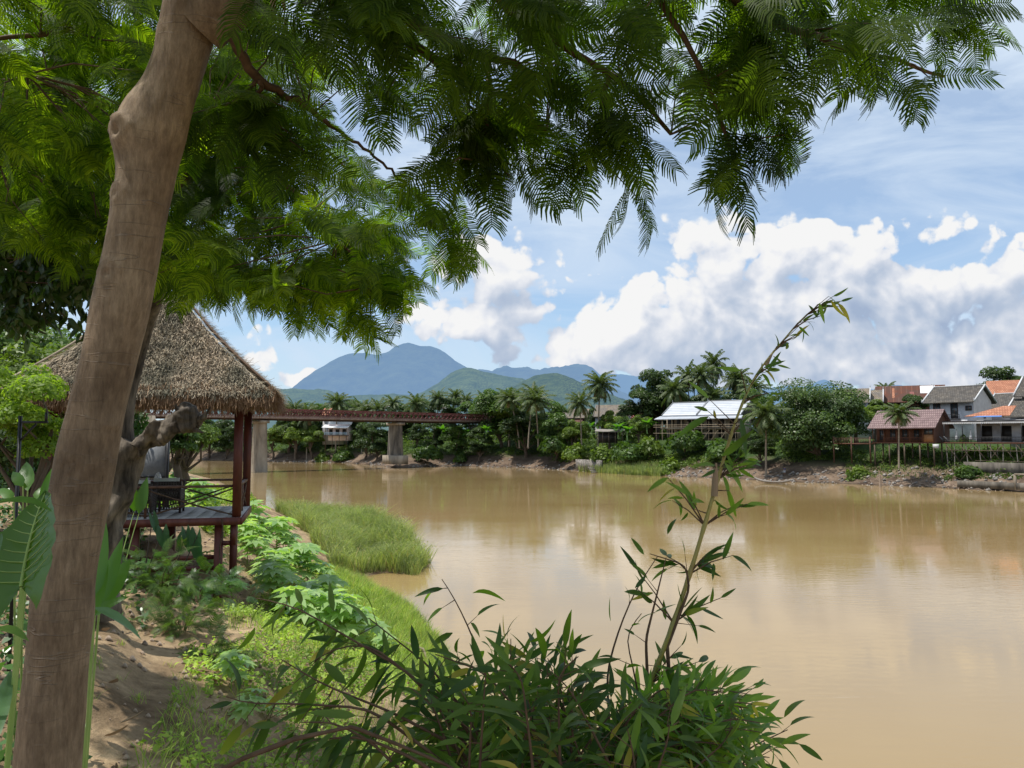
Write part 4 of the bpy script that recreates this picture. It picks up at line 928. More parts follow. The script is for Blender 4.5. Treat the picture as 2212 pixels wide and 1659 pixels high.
# ------------------------------------------------------------------ buildings on the far bank
def frame(px, Y, ang):
    p = W(px, 948, Y); u = np.array([math.cos(ang), math.sin(ang), 0]); v = np.array([-math.sin(ang), math.cos(ang), 0])
    return np.array([p[0], Y, 0]), u, v
SH = math.atan2(-.76, .65)
class House:
    """front-left eave corner surveyed; u along the front, v away from the river"""
    def __init__(s, name, label, cat, px, Y, ang, z0):
        s.o, s.u, s.v = frame(px, Y, ang); s.ang = ang
        s.root = thing(name, (*s.o[:2], z0), label, cat); s.z0 = z0
        s.root.rotation_euler = (0, 0, ang)
    def pt(s, a, b_, z): return np.array([a, b_, z - s.z0])
    def part(s, name, mb, mat, parent=None):
        V = np.concatenate(mb.v); mb.v = [V]
        par = parent or s.root
        w = list(par['_w']); par['_w'] = [0., 0., 0.]; o = mb.build(name, mat, par); par['_w'] = w; o['_w'] = [0., 0., 0.]
        return o
    def box(s, mb, a0, a1, b0, b1, z0, z1):
        mb.box(((a0 + a1) / 2, (b0 + b1) / 2, (z0 + z1) / 2 - s.z0), (a1 - a0, b1 - b0, z1 - z0))
    def roof(s, a0, a1, b0, b1, ze, zr, mat, th=.14, inset=0., name='roof'):
        mb = MB(); bm = (b0 + b1) / 2
        p = [s.pt(a0, b0, ze), s.pt(a1, b0, ze), s.pt(a1 - inset, bm, zr), s.pt(a0 + inset, bm, zr)]
        mb.slab(p, th)
        q = [s.pt(a1, b1, ze), s.pt(a0, b1, ze), s.pt(a0 + inset, bm, zr), s.pt(a1 - inset, bm, zr)]
        mb.slab(q, th)
        return s.part(name, mb, mat)
    def bargeboards(s, a0, a1, b0, b1, ze, zr, w=.22, fin=.7, name='bargeboard', ridge=True):
        bm = (b0 + b1) / 2
        for a in (a0, a1):
            mb = MB()
            for bb in (b0, b1):
                mb.beam(s.pt(a, bb, ze + .1), s.pt(a, bm, zr + .1), w, w)
            if fin:
                for bb, zz in ((b0, ze + .1), (bm, zr + .1)):
                    mb.tube([s.pt(a, bb, zz), s.pt(a, bb - .12, zz + fin * .5), s.pt(a, bb + .02, zz + fin)], [.1, .07, .01], 5)
            s.part(name, mb, M['trim_white'])
        if ridge:
            mb = MB(); mb.beam(s.pt(a0, bm, zr + .08), s.pt(a1, bm, zr + .08), .25, .2); s.part('ridge', mb, M['trim_white'])
    def gable(s, mb, a, b0, b1, z, ze, zr, th=.12):
        bm = (b0 + b1) / 2
        P = [s.pt(a, b0, z), s.pt(a, b1, z), s.pt(a, b1, ze), s.pt(a, bm, zr), s.pt(a, b0, ze)]
        Q = [p_ - np.array([th, 0, 0]) for p_ in P]
        mb.add(P, [[0, 1, 2, 3, 4]]); mb.add(Q, [[4, 3, 2, 1, 0]])
    def window(s, a, z, w, h, b_=0, side='front', sill=True):
        mb = MB(); t_ = .06
        if side == 'front':
            for (x0, x1, za, zb) in ((a - w / 2 - t_, a + w / 2 + t_, z - t_, z), (a - w / 2 - t_, a + w / 2 + t_, z + h, z + h + t_), (a - w / 2 - t_, a - w / 2, z, z + h), (a + w / 2, a + w / 2 + t_, z, z + h), (a - .03, a + .03, z, z + h)):
                s.box(mb, x0, x1, b_ - .07, b_ - .005, za, zb)
        else:
            for (x0, x1, za, zb) in ((b_ - w / 2 - t_, b_ + w / 2 + t_, z - t_, z), (b_ - w / 2 - t_, b_ + w / 2 + t_, z + h, z + h + t_), (b_ - w / 2 - t_, b_ - w / 2, z, z + h), (b_ + w / 2, b_ + w / 2 + t_, z, z + h)):
                s.box(mb, a + .005, a + .07, x0, x1, za, zb)
        f = s.part('window', mb, M['wood_wall']); f2 = MB()
        if side == 'front': s.box(f2, a - w / 2, a + w / 2, b_ - .03, b_ - .003, z, z + h)
        else: s.box(f2, a + .003, a + .03, b_ - w / 2, b_ + w / 2, z, z + h)
        s.part('pane', f2, M['glass'], f)

# white two-storey house
H = House('white_house', 'white plastered two storey house with dark tiled roof and white gable trim', 'house', 1995, 150, SH, 7.4)
mb = MB(); H.box(mb, .9, 8.6, 1.2, 10.8, 5.5, 15.0); H.part('wall', mb, M['white_wall'])
mb = MB(); H.gable(mb, 8.62, 1.2, 10.8, 7.4, 15.3, 17.9, .02); H.part('gable_wall', mb, M['pink_wall'])
H.roof(0, 9.1, 0, 12, 15.0, 18.3, M['dark_tile']); H.bargeboards(-.05, 9.2, 0, 12, 15.0, 18.3)
H.window(2.2, 12.6, 1.2, 2.2, 1.2); H.window(5.3, 12.0, 1.2, 2.8, 1.2); H.window(7.8, 13.4, 1.0, .8, 1.2)
H.window(8.64, 12.0, .9, 1.2, 6.8, 'side')
mb = MB(); H.box(mb, 4.3, 6.4, .55, 1.19, 11.7, 11.82); 
for k in range(9): H.box(mb, 4.32 + k * .25, 4.38 + k * .25, .56, .62, 11.82, 12.6)
H.box(mb, 4.3, 6.4, .55, .63, 12.6, 12.68); H.part('balcony', mb, M['black'])
mb = MB(); H.box(mb, 6.6, 7.6, .75, 1.19, 10.9, 11.6); H.part('air_conditioner', mb, M['trim_white'])
mb = MB(); H.box(mb, 0.4, 8.7, .3, 1.19, 11.2, 11.35); H.part('ledge', mb, M['white_wall'])
# second pink wing behind to the right
H = House('pink_house', 'pale pink house with dark gabled roof behind the white house', 'house', 2128, 152, SH, 7.6)
mb = MB(); H.box(mb, .5, 5.6, 2.0, 11.5, 6, 14.2); H.part('wall', mb, M['pink_wall'])
H.roof(0, 6.1, 1, 12.5, 14.0, 17.1, M['dark_tile']); H.bargeboards(-.02, 6.15, 1, 12.5, 14.0, 17.1, fin=.5)
mb = MB(); H.gable(mb, 5.62, 2, 11.5, 7.6, 14.2, 16.9, .02); H.part('gable_wall', mb, M['pink_wall'])
H.window(5.64, 11.2, .9, 1.3, 6, 'side')
# long dark roof behind the white house
H = House('long_dark_house', 'long low dark roof ridge showing over the white house', 'house', 2016, 176, math.atan2(-.5, .87), 9)
mb = MB(); H.box(mb, .5, 14.5, 1, 8, 8, 17); H.part('wall', mb, M['white_wall']); H.roof(0, 15, 0, 9, 17.2, 20.3, M['dark_tile'], inset=0); H.bargeboards(0, 15, 0, 9, 17.2, 20.3, fin=.6, ridge=False)
# orange roofed house
H = House('orange_roof_house', 'house with bright orange tiled roof at the right edge', 'house', 2134, 166, math.atan2(-.55, .83), 9)
mb = MB(); H.box(mb, .6, 13.5, 1, 8, 8, 16.6); H.part('wall', mb, M['pink_wall']); H.roof(0, 15, 0, 9, 17.6, 20.8, M['orange_tile'])
mb = MB(); mb.slab([H.pt(0.2, -1.6, 16.4), H.pt(15, -1.6, 16.4), H.pt(15, .8, 17.2), H.pt(0.2, .8, 17.2)], .12); H.part('lower_roof', mb, M['orange_tile'])
H.window(4, 14.2, 1.2, 1.3, 1); H.window(8, 14.2, 1.2, 1.3, 1)
# dark tiered roof at right edge
H = House('tiered_roof_house', 'house with steep dark two tier tiled roof cut by the right edge', 'house', 2168, 133, SH, 7.6)
mb = MB(); H.box(mb, .8, 9.5, 1, 9, 6, 11.9); H.part('wall', mb, M['white_wall'])
mb = MB(); mb.slab([H.pt(0, 0, 11.8), H.pt(10, 0, 11.8), H.pt(10, 3.2, 15.0), H.pt(.9, 3.2, 15.0)], .15); H.part('roof', mb, M['dark_tile'])
mb = MB(); mb.slab([H.pt(1.0, 2.6, 15.4), H.pt(10, 2.6, 15.4), H.pt(10, 6, 18.8), H.pt(1.6, 6, 18.8)], .15); H.part('upper_roof', mb, M['dark_tile'])
mb = MB(); mb.slab([H.pt(10, 9.6, 11.8), H.pt(0, 9.6, 11.8), H.pt(1.6, 6, 18.6), H.pt(10, 6, 18.6)], .15); H.part('rear_roof', mb, M['dark_tile'])
mb = MB(); mb.beam(H.pt(0, 0, 11.95), H.pt(.9, 3.2, 15.15), .22); mb.beam(H.pt(1, 2.6, 15.55), H.pt(1.6, 6, 18.95), .22); mb.tube([H.pt(.9, 3.2, 15.2), H.pt(.8, 3.2, 15.7), H.pt(1, 3.2, 16.2)], [.1, .07, .01], 5); H.part('bargeboard', mb, M['trim_white'])
H.window(3, 8.6, 3.0, 2.0, 1)
# terrace restaurant : orange awning, scalloped awning, rail, stilts
H = House('terrace_restaurant', 'riverside terrace on stilts with scalloped awning and dark railing', 'restaurant', 2037, 132.5, SH, 7.35)
mb = MB(); H.box(mb, -.2, 15, -.5, 6.5, 7.2, 7.4); H.part('deck', mb, M['wood_wall'])
mb = MB(); mb.slab([H.pt(0, 0, 10.9), H.pt(15, 0, 10.9), H.pt(15, 4.5, 11.15), H.pt(0, 4.5, 11.15)], .08); aw = H.part('awning', mb, M['bridge_dark'])
mb = MB()
for k in range(54):
    a0 = k * .2777; z = 10.86; mb.add([H.pt(a0, -.03, z), H.pt(a0 + .26, -.03, z), H.pt(a0 + .26, -.03, z - .24), H.pt(a0 + .13, -.03, z - .36), H.pt(a0, -.03, z - .24)], [[0, 1, 2, 3, 4]])
H.part('scalloped_edge', mb, M['trim_white'], aw)
mb = MB(); H.box(mb, 0, 15, -.06, .02, 10.86, 11.0); H.part('awning_beam', mb, M['black'], aw)
for k in range(6):
    mb = MB(); mb.beam(H.pt(.2 + k * 2.9, .05, 7.4), H.pt(.2 + k * 2.9, .05, 10.9), .12); H.part('post', mb, M['black'])
mb = MB(); H.box(mb, -.2, 15, -.5, -.44, 8.25, 8.33); H.box(mb, -.2, 15, -.5, -.44, 7.5, 7.56)
for k in range(76): H.box(mb, -.2 + k * .2, -.15 + k * .2, -.49, -.45, 7.4, 8.3)
H.part('railing', mb, M['black'])
mb = MB(); H.box(mb, 3.8, 15, 4.4, 4.7, 7.4, 11.2); H.part('back_wall', mb, M['white_wall'])
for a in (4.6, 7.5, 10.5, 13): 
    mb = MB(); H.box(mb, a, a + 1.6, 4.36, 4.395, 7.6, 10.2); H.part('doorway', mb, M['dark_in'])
mb = MB(); mb.slab([H.pt(2.7, 2.5, 11.9), H.pt(9.5, 2.5, 11.9), H.pt(9.5, 6, 13.6), H.pt(7.5, 6.0, 13.6)], .1); H.part('orange_awning', mb, M['orange_tile'])
mb = MB(); mb.slab([H.pt(4.2, 1.5, 11.68), H.pt(8.6, 1.5, 11.68), H.pt(8.2, 3, 12.0), H.pt(5, 3, 12.0)], .05); H.part('blue_sheet', mb, M['blue'])
r = np.random.default_rng(5)
for k in range(9):
    for q in (0, 3.0):
        mb = MB(); a = .4 + k * 1.75 + r.uniform(-.3, .3); mb.tube([H.pt(a + r.uniform(-.3, .3), q - .3, 3.0), H.pt(a, q - .3, 7.2)], [.08, .07], 6); H.part('stilt', mb, M['boatwood'])
mb = MB()
for k in range(7):
    a = .6 + k * 2.1; mb.beam(H.pt(a, -.42, 7.1), H.pt(a + 2.2, -.42, 4.0), .09); 
    if k % 2: mb.beam(H.pt(a + 2.2, -.4, 7.1), H.pt(a, -.4, 4.2), .09)
mb.beam(H.pt(.2, -.45, 6.1), H.pt(15, -.45, 6.0), .1); mb.beam(H.pt(5, -.45, 4.4), H.pt(15, -.45, 4.3), .09); H.part('bracing', mb, M['far_bark'])
# things on the terrace
def on_terrace(a, b_, z): 
    q = H.o + H.u * a + H.v * b_; return (q[0], q[1], z)
for a, lab in ((1.9, 'closed white parasol on the terrace, left one'), (4.1, 'closed white parasol on the terrace, right one')):
    t_ = thing('parasol', on_terrace(a, .8, 7.4), lab, 'parasol', 'closed parasols on the terrace')
    x, y, z = on_terrace(a, .8, 7.4); mb = MB(); mb.tube([(x, y, z), (x, y, z + 2.2)], .035, 6); mb.build('pole', M['black'], t_)
    mb = MB(); mb.tube([(x, y, z + .55), (x, y, z + .7), (x, y, z + 1.3), (x, y, z + 1.9), (x, y, z + 2.12)], [.24, .27, .19, .1, .015], 9, rough=.25); mb.build('canopy', M['trim_white'], t_)
for k, lab in ((0, 'grey sun lounger on the terrace beside the brown house'), (1, 'second grey sun lounger nearer the closed parasol')):
    x, y, z = on_terrace(.1 + k * .75, .3, 7.4); t_ = thing('sun_lounger', (x, y, z), lab, 'lounger', 'sun loungers on the terrace')
    mb = MB(); mb.beam((x - .2, y, z + .35), (x + .5, y - .5, z + .35), .6, .05); mb.build('seat', M['metal_grey'], t_)
    mb = MB(); mb.beam((x - .2, y, z + .35), (x - .6, y + .4, z + 1.05), .6, .05); mb.build('backrest', M['metal_grey'], t_)
    for dx, dy in ((-.2, .2), (.45, -.6), (-.35, -.1), (.3, -.3)):
        mb = MB(); mb.beam((x + dx, y + dy, z), (x + dx, y + dy, z + .35), .04); mb.build('leg', M['metal_grey'], t_)
KS[0].put(on_terrace(3.0, 1.0, 7.4), 1, (.45, .45, .75), 'bright leafy pot plant between the two closed parasols')
# brown roofed house on stilts
H = House('stilt_house', 'brown wooden house on stilts with violet brown tiled roof', 'house', 1874, 140, SH, 7.4)
H.roof(0, 11.6, 0, 8.7, 9.95, 13.2, M['purple_tile'])
mb = MB(); H.box(mb, .5, 11.0, .8, 7.9, 7.2, 7.4); H.part('floor', mb, M['wood_wall'])
mb = MB(); H.box(mb, .6, 11.0, 2.4, 7.9, 7.4, 10.3); H.gable(mb, 11.02, 1.0, 7.9, 7.4, 10.3, 12.9, .03); H.part('wall', mb, M['wood_wall'])
mb = MB(); H.box(mb, 9.3, 11.0, .9, 2.38, 7.4, 8.7); H.part('panel', mb, M['wood_panel']); H.window(10.1, 8.8, 1.4, .9, .96)
for a in (1.6, 3.5, 5.6, 7.6): H.window(a, 7.8, .9, 1.8, 2.4)
for a in (.6, 2.6, 4.8, 7.0, 9.2, 11.0):
    mb = MB(); mb.beam(H.pt(a, .9, 7.4), H.pt(a, .9, 10.2), .14); H.part('post', mb, M['wood_wall'])
mb = MB(); H.box(mb, 2.4, 9.2, .86, .92, 8.2, 8.28)
for k in range(34): H.box(mb, 2.4 + k * .2, 2.45 + k * .2, .87, .91, 7.4, 8.2)
H.part('railing', mb, M['wood_wall'])
for a in (.8, 3.4, 6.0, 8.6, 10.9):
    for q in (1.0, 4.4):
        mb = MB(); mb.beam(H.pt(a, q, 3.2), H.pt(a, q, 7.2), .2); H.part('stilt', mb, M['far_bark'])
mb = MB(); H.box(mb, 10.9, 11.8, .5, .86, 6.4, 7.1); H.part('air_conditioner', mb, M['trim_white'])
# rusty roof building, small dark roofs with white gables
H = House('rusty_roof_building', 'long building with rusty corrugated roof patched with a white sheet', 'building', 1893, 178, math.atan2(-.45, .89), 8)
mb = MB(); H.box(mb, .5, 13.6, 1, 8, 7, 16.5); H.part('wall', mb, M['wood_wall']); H.roof(0, 14.5, -.5, 9, 16.4, 20.4, M['rust'])
for a0, a1, m_, nm in ((9.4, 12.4, 'tarp', 'white_patch'), (7.2, 8.1, 'red_sheet', 'faded_patch'), (3.6, 4.1, 'orange_tile', 'orange_strip')):
    mb = MB(); z0_, z1_ = 18.4, 20.2
    f_ = lambda z: -.5 + (z - 16.4) / 4.0 * 4.75
    if nm == 'orange_strip': z0_, z1_ = 17.4, 19.8
    if nm == 'faded_patch': z0_, z1_ = 17.4, 18.8
    mb.slab([H.pt(a0, f_(z0_), z0_ + .05), H.pt(a1, f_(z0_), z0_ + .05), H.pt(a1, f_(z1_), z1_ + .05), H.pt(a0, f_(z1_), z1_ + .05)], .03); H.part(nm, mb, M[m_])
for px, ln, zr, lab in ((1806, 7.2, 19.6, 'dark tiled roof with white gable trim over the wide glossy tree, left one'), (1866, 4.2, 19.3, 'small dark gabled roof beside the rusty roof')):
    H = House('gabled_house', lab, 'house', px, 175, math.atan2(-.45, .89), 8)
    mb = MB(); H.box(mb, .4, ln - .5, 1, 8, 7, 16.3); H.part('wall', mb, M['white_wall']); H.roof(0, ln, 0, 9, 16.2, zr, M['grey_tile']); H.bargeboards(-.02, ln + .04, 0, 9, 16.2, zr, ridge=False, fin=.8)
# silver roofed building with scaffolding
A = math.atan2(-.6, .8)
H = House('silver_roof_building', 'unfinished two storey building with silver tiled double roof and bamboo scaffolding', 'building', 1425, 180, A, 8.0)
for a0, a1, z1 in ((.3, 8.9, 16.5), (9.1, 19.4, 16.7)):
    mb = MB(); bm = 4.4
    mb.slab([H.pt(a0, .6, 13.45), H.pt(a1 - (.0 if a0 > 5 else 0), .6, 13.45), H.pt(a1 + 1.0, bm, z1), H.pt(a0 + 1.2, bm, z1)], .12)
    mb.slab([H.pt(a1, 8.2, 13.45), H.pt(a0, 8.2, 13.45), H.pt(a0 + 1.2, bm, z1), H.pt(a1 + 1.0, bm, z1)], .12); H.part('roof', mb, M['silver_tile'])
    mb = MB(); mb.beam(H.pt(a0, .6, 13.55), H.pt(a0 + 1.2, bm, z1 + .1), .18); mb.beam(H.pt(a1, .6, 13.55), H.pt(a1 + 1., bm, z1 + .1), .16); mb.beam(H.pt(a0 + 1.2, bm, z1 + .08), H.pt(a1 + 1, bm, z1 + .08), .16)
    mb.tube([H.pt(a0 + 1.2, bm, z1), H.pt(a0 + 1.0, bm, z1 + .5), H.pt(a0 + 1.15, bm, z1 + .9)], [.1, .07, .01], 5); H.part('ridge_trim', mb, M['metal_grey'])
mb = MB(); mb.slab([H.pt(-.9, -.9, 12.62), H.pt(20.2, -.9, 12.62), H.pt(19.6, .9, 13.3), H.pt(-.2, .9, 13.3)], .16); mb.slab([H.pt(-.9, 9, 12.62), H.pt(-.9, -.9, 12.62), H.pt(-.2, .9, 13.3), H.pt(-.2, 8, 13.3)], .16); H.part('lower_roof', mb, M['silver_tile'])
mb = MB(); H.box(mb, .8, 19, 2.2, 8, 7.6, 12.8); H.part('wall', mb, M['concrete'])
mb = MB(); H.box(mb, .2, 19.2, .2, 2.2, 10.25, 10.5); H.part('floor_slab', mb, M['concrete'])
for a in (.5, 3.0, 5.4, 7.9, 10.3, 13.0, 15.8, 18.6):
    mb = MB(); mb.beam(H.pt(a, .4, 7.8), H.pt(a, .4, 12.7), .24); H.part('column', mb, M['bamboo_pole'])
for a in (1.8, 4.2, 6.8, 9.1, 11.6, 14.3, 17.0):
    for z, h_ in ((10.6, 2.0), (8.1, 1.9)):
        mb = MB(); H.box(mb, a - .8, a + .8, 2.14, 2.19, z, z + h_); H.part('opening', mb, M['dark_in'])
r = np.random.default_rng(9); sc = thing('scaffolding', (*(H.o + H.u * 9)[:2], 8.0), 'pale bamboo pole scaffolding in front of the silver roofed building', 'scaffolding'); sc['_w'] = [0., 0., 0.]; mb = MB()
def wp(a, b_, z): return H.o + H.u * a + H.v * b_ + np.array([0, 0, z])
for k in range(13):
    a = -.6 + k * 1.6 + r.uniform(-.15, .15); mb.tube([wp(a, -.7, 7.6), wp(a + r.uniform(-.15, .15), -.7, r.uniform(11.3, 12.3))], .04, 5)
for z in (9.3, 11.2, 10.7): mb.tube([wp(-1.2, -.75, z), wp(9, -.75, z + r.uniform(-.1, .1)), wp(19.5, -.75, z)], .05, 5)
for k in range(4): mb.tube([wp(11 + k * 2, -.8, 7.8), wp(12.6 + k * 2, -.8, 10)], .045, 5)
o = mb.build('poles', M['bamboo_pole'], sc); o.location = -sc.location
# village roofs between
for nm, px, Y, ang, ln, w, z0, ze, zr, rm, wm, lab in (
  ('grey_roof_house', 1203, 236, math.atan2(-.3, .95), 9.5, 8, 9, 14.4, 17.3, 'grey_tile', 'wood_wall', 'low house with brown sheet roof right of the bridge end palms'),
  ('tin_roof_shed', 1212, 226, math.atan2(-.3, .95), 6, 5, 9, 12.2, 13.6, 'rust', 'wood_wall', 'shed with rusty tin roof below the low grey roofed house'),
  ('long_roof_house', 1281, 228, math.atan2(-.35, .93), 11, 9, 9, 14.6, 18.2, 'grey_tile', 'white_wall', 'house with long weathered grey roof behind the tallest palm'),
  ('pink_roof_house', 1362, 214, math.atan2(-.3, .95), 7.5, 6, 9, 13.4, 15.4, 'red_sheet', 'wood_wall', 'house with faded pink sheet roof left of the silver building'),
  ('red_roof_shed', 1305, 218, math.atan2(-.3, .95), 5, 4, 9, 12.4, 13.4, 'red_sheet', 'wood_wall', 'small red roofed shed beneath the long grey roof'),
  ('orange_roof_hut', 692, 272, math.atan2(-.1, 1), 8.6, 7, 9, 16.4, 19.0, 'orange_tile', 'white_wall', 'house with orange roof showing above the left part of the bridge'),
  ('white_roof_hut', 1030, 262, math.atan2(-.1, 1), 6, 5, 9, 16.2, 17.6, 'grey_tile', 'white_wall', 'pale roofed hut among palms above the bridge end')):
    H = House(nm, lab, 'house', px, Y, ang, z0)
    mb = MB(); H.box(mb, .5, ln - .5, .8, w - .8, z0 - 3, ze + .3); H.gable(mb, ln - .48, .8, w - .8, z0, ze, zr - .2, .02); H.part('wall', mb, M[wm]); H.roof(0, ln, 0, w, ze, zr, M[rm])
    H.window(ln * .3, ze - 1.6, 1, 1, .8); H.window(ln * .7, ze - 1.6, 1, 1, .8)
    if nm == 'long_roof_house':
        mb = MB()
        for a in (0, ln): mb.beam(H.pt(a, 0, ze + .1), H.pt(a, w / 2, zr + .1), .2); mb.beam(H.pt(a, w, ze + .1), H.pt(a, w / 2, zr + .1), .2)
        H.part('bargeboard', mb, M['boatwood'])
# riverside wooden house below the bridge
H = House('riverside_house', 'white and brown wooden riverside house with blue balcony under the bridge', 'house', 703, 262, math.atan2(-.1, 1), 7.6)
mb = MB(); H.box(mb, .6, 7.6, 1, 6, 7.4, 13); H.part('wall', mb, M['pink_wall']); H.roof(0, 8.4, 2, 7.5, 13.0, 15.0, M['tarp'])
mb = MB(); mb.slab([H.pt(-1, -1.2, 11.9), H.pt(8, -1.2, 11.7), H.pt(8, 2.2, 12.7), H.pt(-1, 2.2, 12.9)], .1); H.part('veranda_roof', mb, M['tarp'])
mb = MB(); H.box(mb, -.2, 7.8, -.8, 1, 9.0, 9.2); H.part('veranda_floor', mb, M['wood_wall'])
mb = MB(); H.box(mb, -.2, 7.8, -.8, -.72, 10.1, 10.2)
for k in range(27): H.box(mb, -.2 + k * .3, -.1 + k * .3, -.78, -.74, 9.2, 10.1)
H.part('railing', mb, noise_mat('pale_blue_paint', [(.3, (.35, .5, .62)), (.7, (.5, .65, .75))], 2))
for a in (.2, 2.6, 5, 7.5):
    mb = MB(); mb.beam(H.pt(a, -.6, 4), H.pt(a, -.6, 11.8), .16); H.part('post', mb, M['far_bark'])
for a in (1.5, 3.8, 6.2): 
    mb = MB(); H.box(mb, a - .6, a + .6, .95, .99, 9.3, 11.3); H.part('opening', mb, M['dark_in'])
# tin shelter on slope
H = House('tin_shelter', 'small open shelter with dark tin roof and white tarps on the green slope', 'shelter', 1285, 190, math.atan2(-.2, .98), 7.4)
mb = MB(); mb.slab([H.pt(0, 0, 9.9), H.pt(7.2, 0, 9.7), H.pt(7.2, 3, 10.3), H.pt(0, 3, 10.5)], .1); H.part('roof', mb, M['boatwood'])
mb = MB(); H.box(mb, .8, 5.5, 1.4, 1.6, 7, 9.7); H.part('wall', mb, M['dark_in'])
for a in (.4, 1.9, 3.4, 5, 6.8): 
    mb = MB(); mb.beam(H.pt(a, .2, 6.4), H.pt(a, .2, 9.8), .12); H.part('post', mb, M['far_bark'])
for a0, z_ in ((4.6, 10.6), (6.2, 10.4)):
    mb = MB(); mb.slab([H.pt(a0, .1, z_ - .4), H.pt(a0 + 1.5, .3, z_ + .1), H.pt(a0 + 1.3, 1.6, z_ + .5), H.pt(a0 + .3, 1.4, z_ + .2)], .05); H.part('tarp', mb, M['tarp'])
# veranda fence seen under the big tree
H = House('shaded_veranda', 'old wooden veranda with railing in the shade of the wide tree', 'veranda', 1800, 146, SH, 7.2)
mb = MB(); H.box(mb, 0, 7, 0, 2.5, 7, 7.2); H.part('floor', mb, M['wood_wall']); mb = MB(); H.box(mb, 0, 7, 0, .07, 8.1, 8.2)
for k in range(24): H.box(mb, k * .3, k * .3 + .08, .01, .06, 7.2, 8.1)
H.part('railing', mb, M['rail'])
for a in (0, 3.4, 6.9):
    mb = MB(); mb.beam(H.pt(a, .1, 3.5), H.pt(a, .1, 8.4), .2); H.part('post', mb, M['rail'])

# retaining walls
def wall_along(name, label, pts, z0, z1, th, mat, cat='wall'):
    mb = MB()
    for (a, b_) in zip(pts[:-1], pts[1:]):
        a = np.array(a); b_ = np.array(b_); c = (a + b_) / 2; d = b_ - a; mb.box((c[0], c[1], (z0 + z1) / 2), (np.linalg.norm(d) , th, z1 - z0), rz=math.atan2(d[1], d[0]))
    return tag(mb.build(name, mat), label, cat)
wall_along('retaining_wall', 'stained concrete retaining wall below the terrace stilts', [W(2080, 948, 128)[:2], W(2212, 948, 121)[:2], W(2330, 948, 115)[:2]], 2.2, 4.2, .4, M['pier_dark'])
wall_along('concrete_ledge', 'low concrete ledge along the shore at the right edge', [W(2065, 948, 124)[:2], W(2200, 948, 116.5)[:2], W(2330, 948, 110)[:2]], .3, 1.35, .5, M['pier_dark'])
wall_along('stone_wall', 'crumbling rubble stone wall at the foot of the green slope', [W(1246, 948, 193)[:2], W(1272, 948, 188)[:2], W(1298, 948, 184)[:2]], .3, 2.9, .8, M['stone'])
t_ = thing('barrier', (*W(2200, 948, 117)[:2], 1.3), 'small pale concrete barrier frame at the right edge shore', 'barrier'); x, y, z = t_.location
mb = MB(); mb.beam((x - .9, y, z + 1.35), (x + 3, y - 2.5, z + 1.35), .25); mb.build('rail', M['concrete'], t_)
for dx in (-.8, 2.0):
    mb = MB(); mb.beam((x + dx, y - max(0, dx) * .65, z - 1), (x + dx, y - max(0, dx) * .65, z + 1.3), .3); mb.build('post', M['concrete'], t_)
q = WZ(1901, 1052, 0); mb = MB(); mb.tube([(q[0], q[1], -.6), (q[0] + .05, q[1], 1.), (q[0] - .03, q[1], 2.1)], [.24, .2, .12], 7, rough=.2); tag(mb.build('mooring_stake', M['driftwood']), 'thick brown wooden stake standing in the shallows at the right', 'stake')
t_ = thing('stone_steps', (*W(1262, 948, 186)[:2], .2), 'pale rough steps leading down to the water by the stone wall', 'steps'); x, y, z = t_.location
for k in range(4):
    mb = MB(); mb.box((x + 1.8 - k * .15, y - 5 + k * .9, .2 + k * .32), (1.4, .7, .22)); mb.build('step', M['stone'], t_)

# ------------------------------------------------------------------ boats and people
def boat(name, label, pa, pb, wid=.75, dep=.38):
    a = WZ(*pa, .1); b_ = WZ(*pb, .1); u = unit(b_ - a); s_ = np.cross([0, 0, 1.], u); Lb = np.linalg.norm(b_ - a)
    t_ = thing(name, (a + b_) / 2, label, 'boat', 'long wooden boats on the far shore'); n = 15
    V = []
    for i in range(n):
        q = i / (n - 1); c = a + u * Lb * q; e = 2 * q - 1; w = wid * (1 - abs(e) ** 3) + .04; up = .55 * abs(e) ** 3
        for k, (yy, zz) in enumerate(((-.5, dep), (-.38, .1), (0, 0), (.38, .1), (.5, dep), (.44, dep), (.3, .14), (0, .06), (-.3, .14), (-.44, dep))):
            V.append(c + s_ * yy * w + np.array([0, 0, zz + up]))
    k = np.arange(n - 1)[:, None] * 10; j = np.arange(10)[None]; Q = np.stack([k + j, k + (j + 1) % 10, k + 10 + (j + 1) % 10, k + 10 + j], -1).reshape(-1, 4)
    mb = MB(); mb.add(V, Q); mb.build('hull', M['boatwood'], t_)
    for q in (.25, .5, .75):
        mb = MB(); c = a + u * Lb * q; mb.beam(c - s_ * wid * .45 + [0, 0, dep], c + s_ * wid * .45 + [0, 0, dep], .18, .03); mb.build('bench', M['boatwood'], t_)
    return a, b_
a1, b1 = boat('long_boat', 'long pale wooden boat moored under the wide tree', (1660, 1036), (1782, 1040))
boat('long_boat', 'darker long wooden boat lying left of the pale one', (1630, 1041), (1708, 1046))
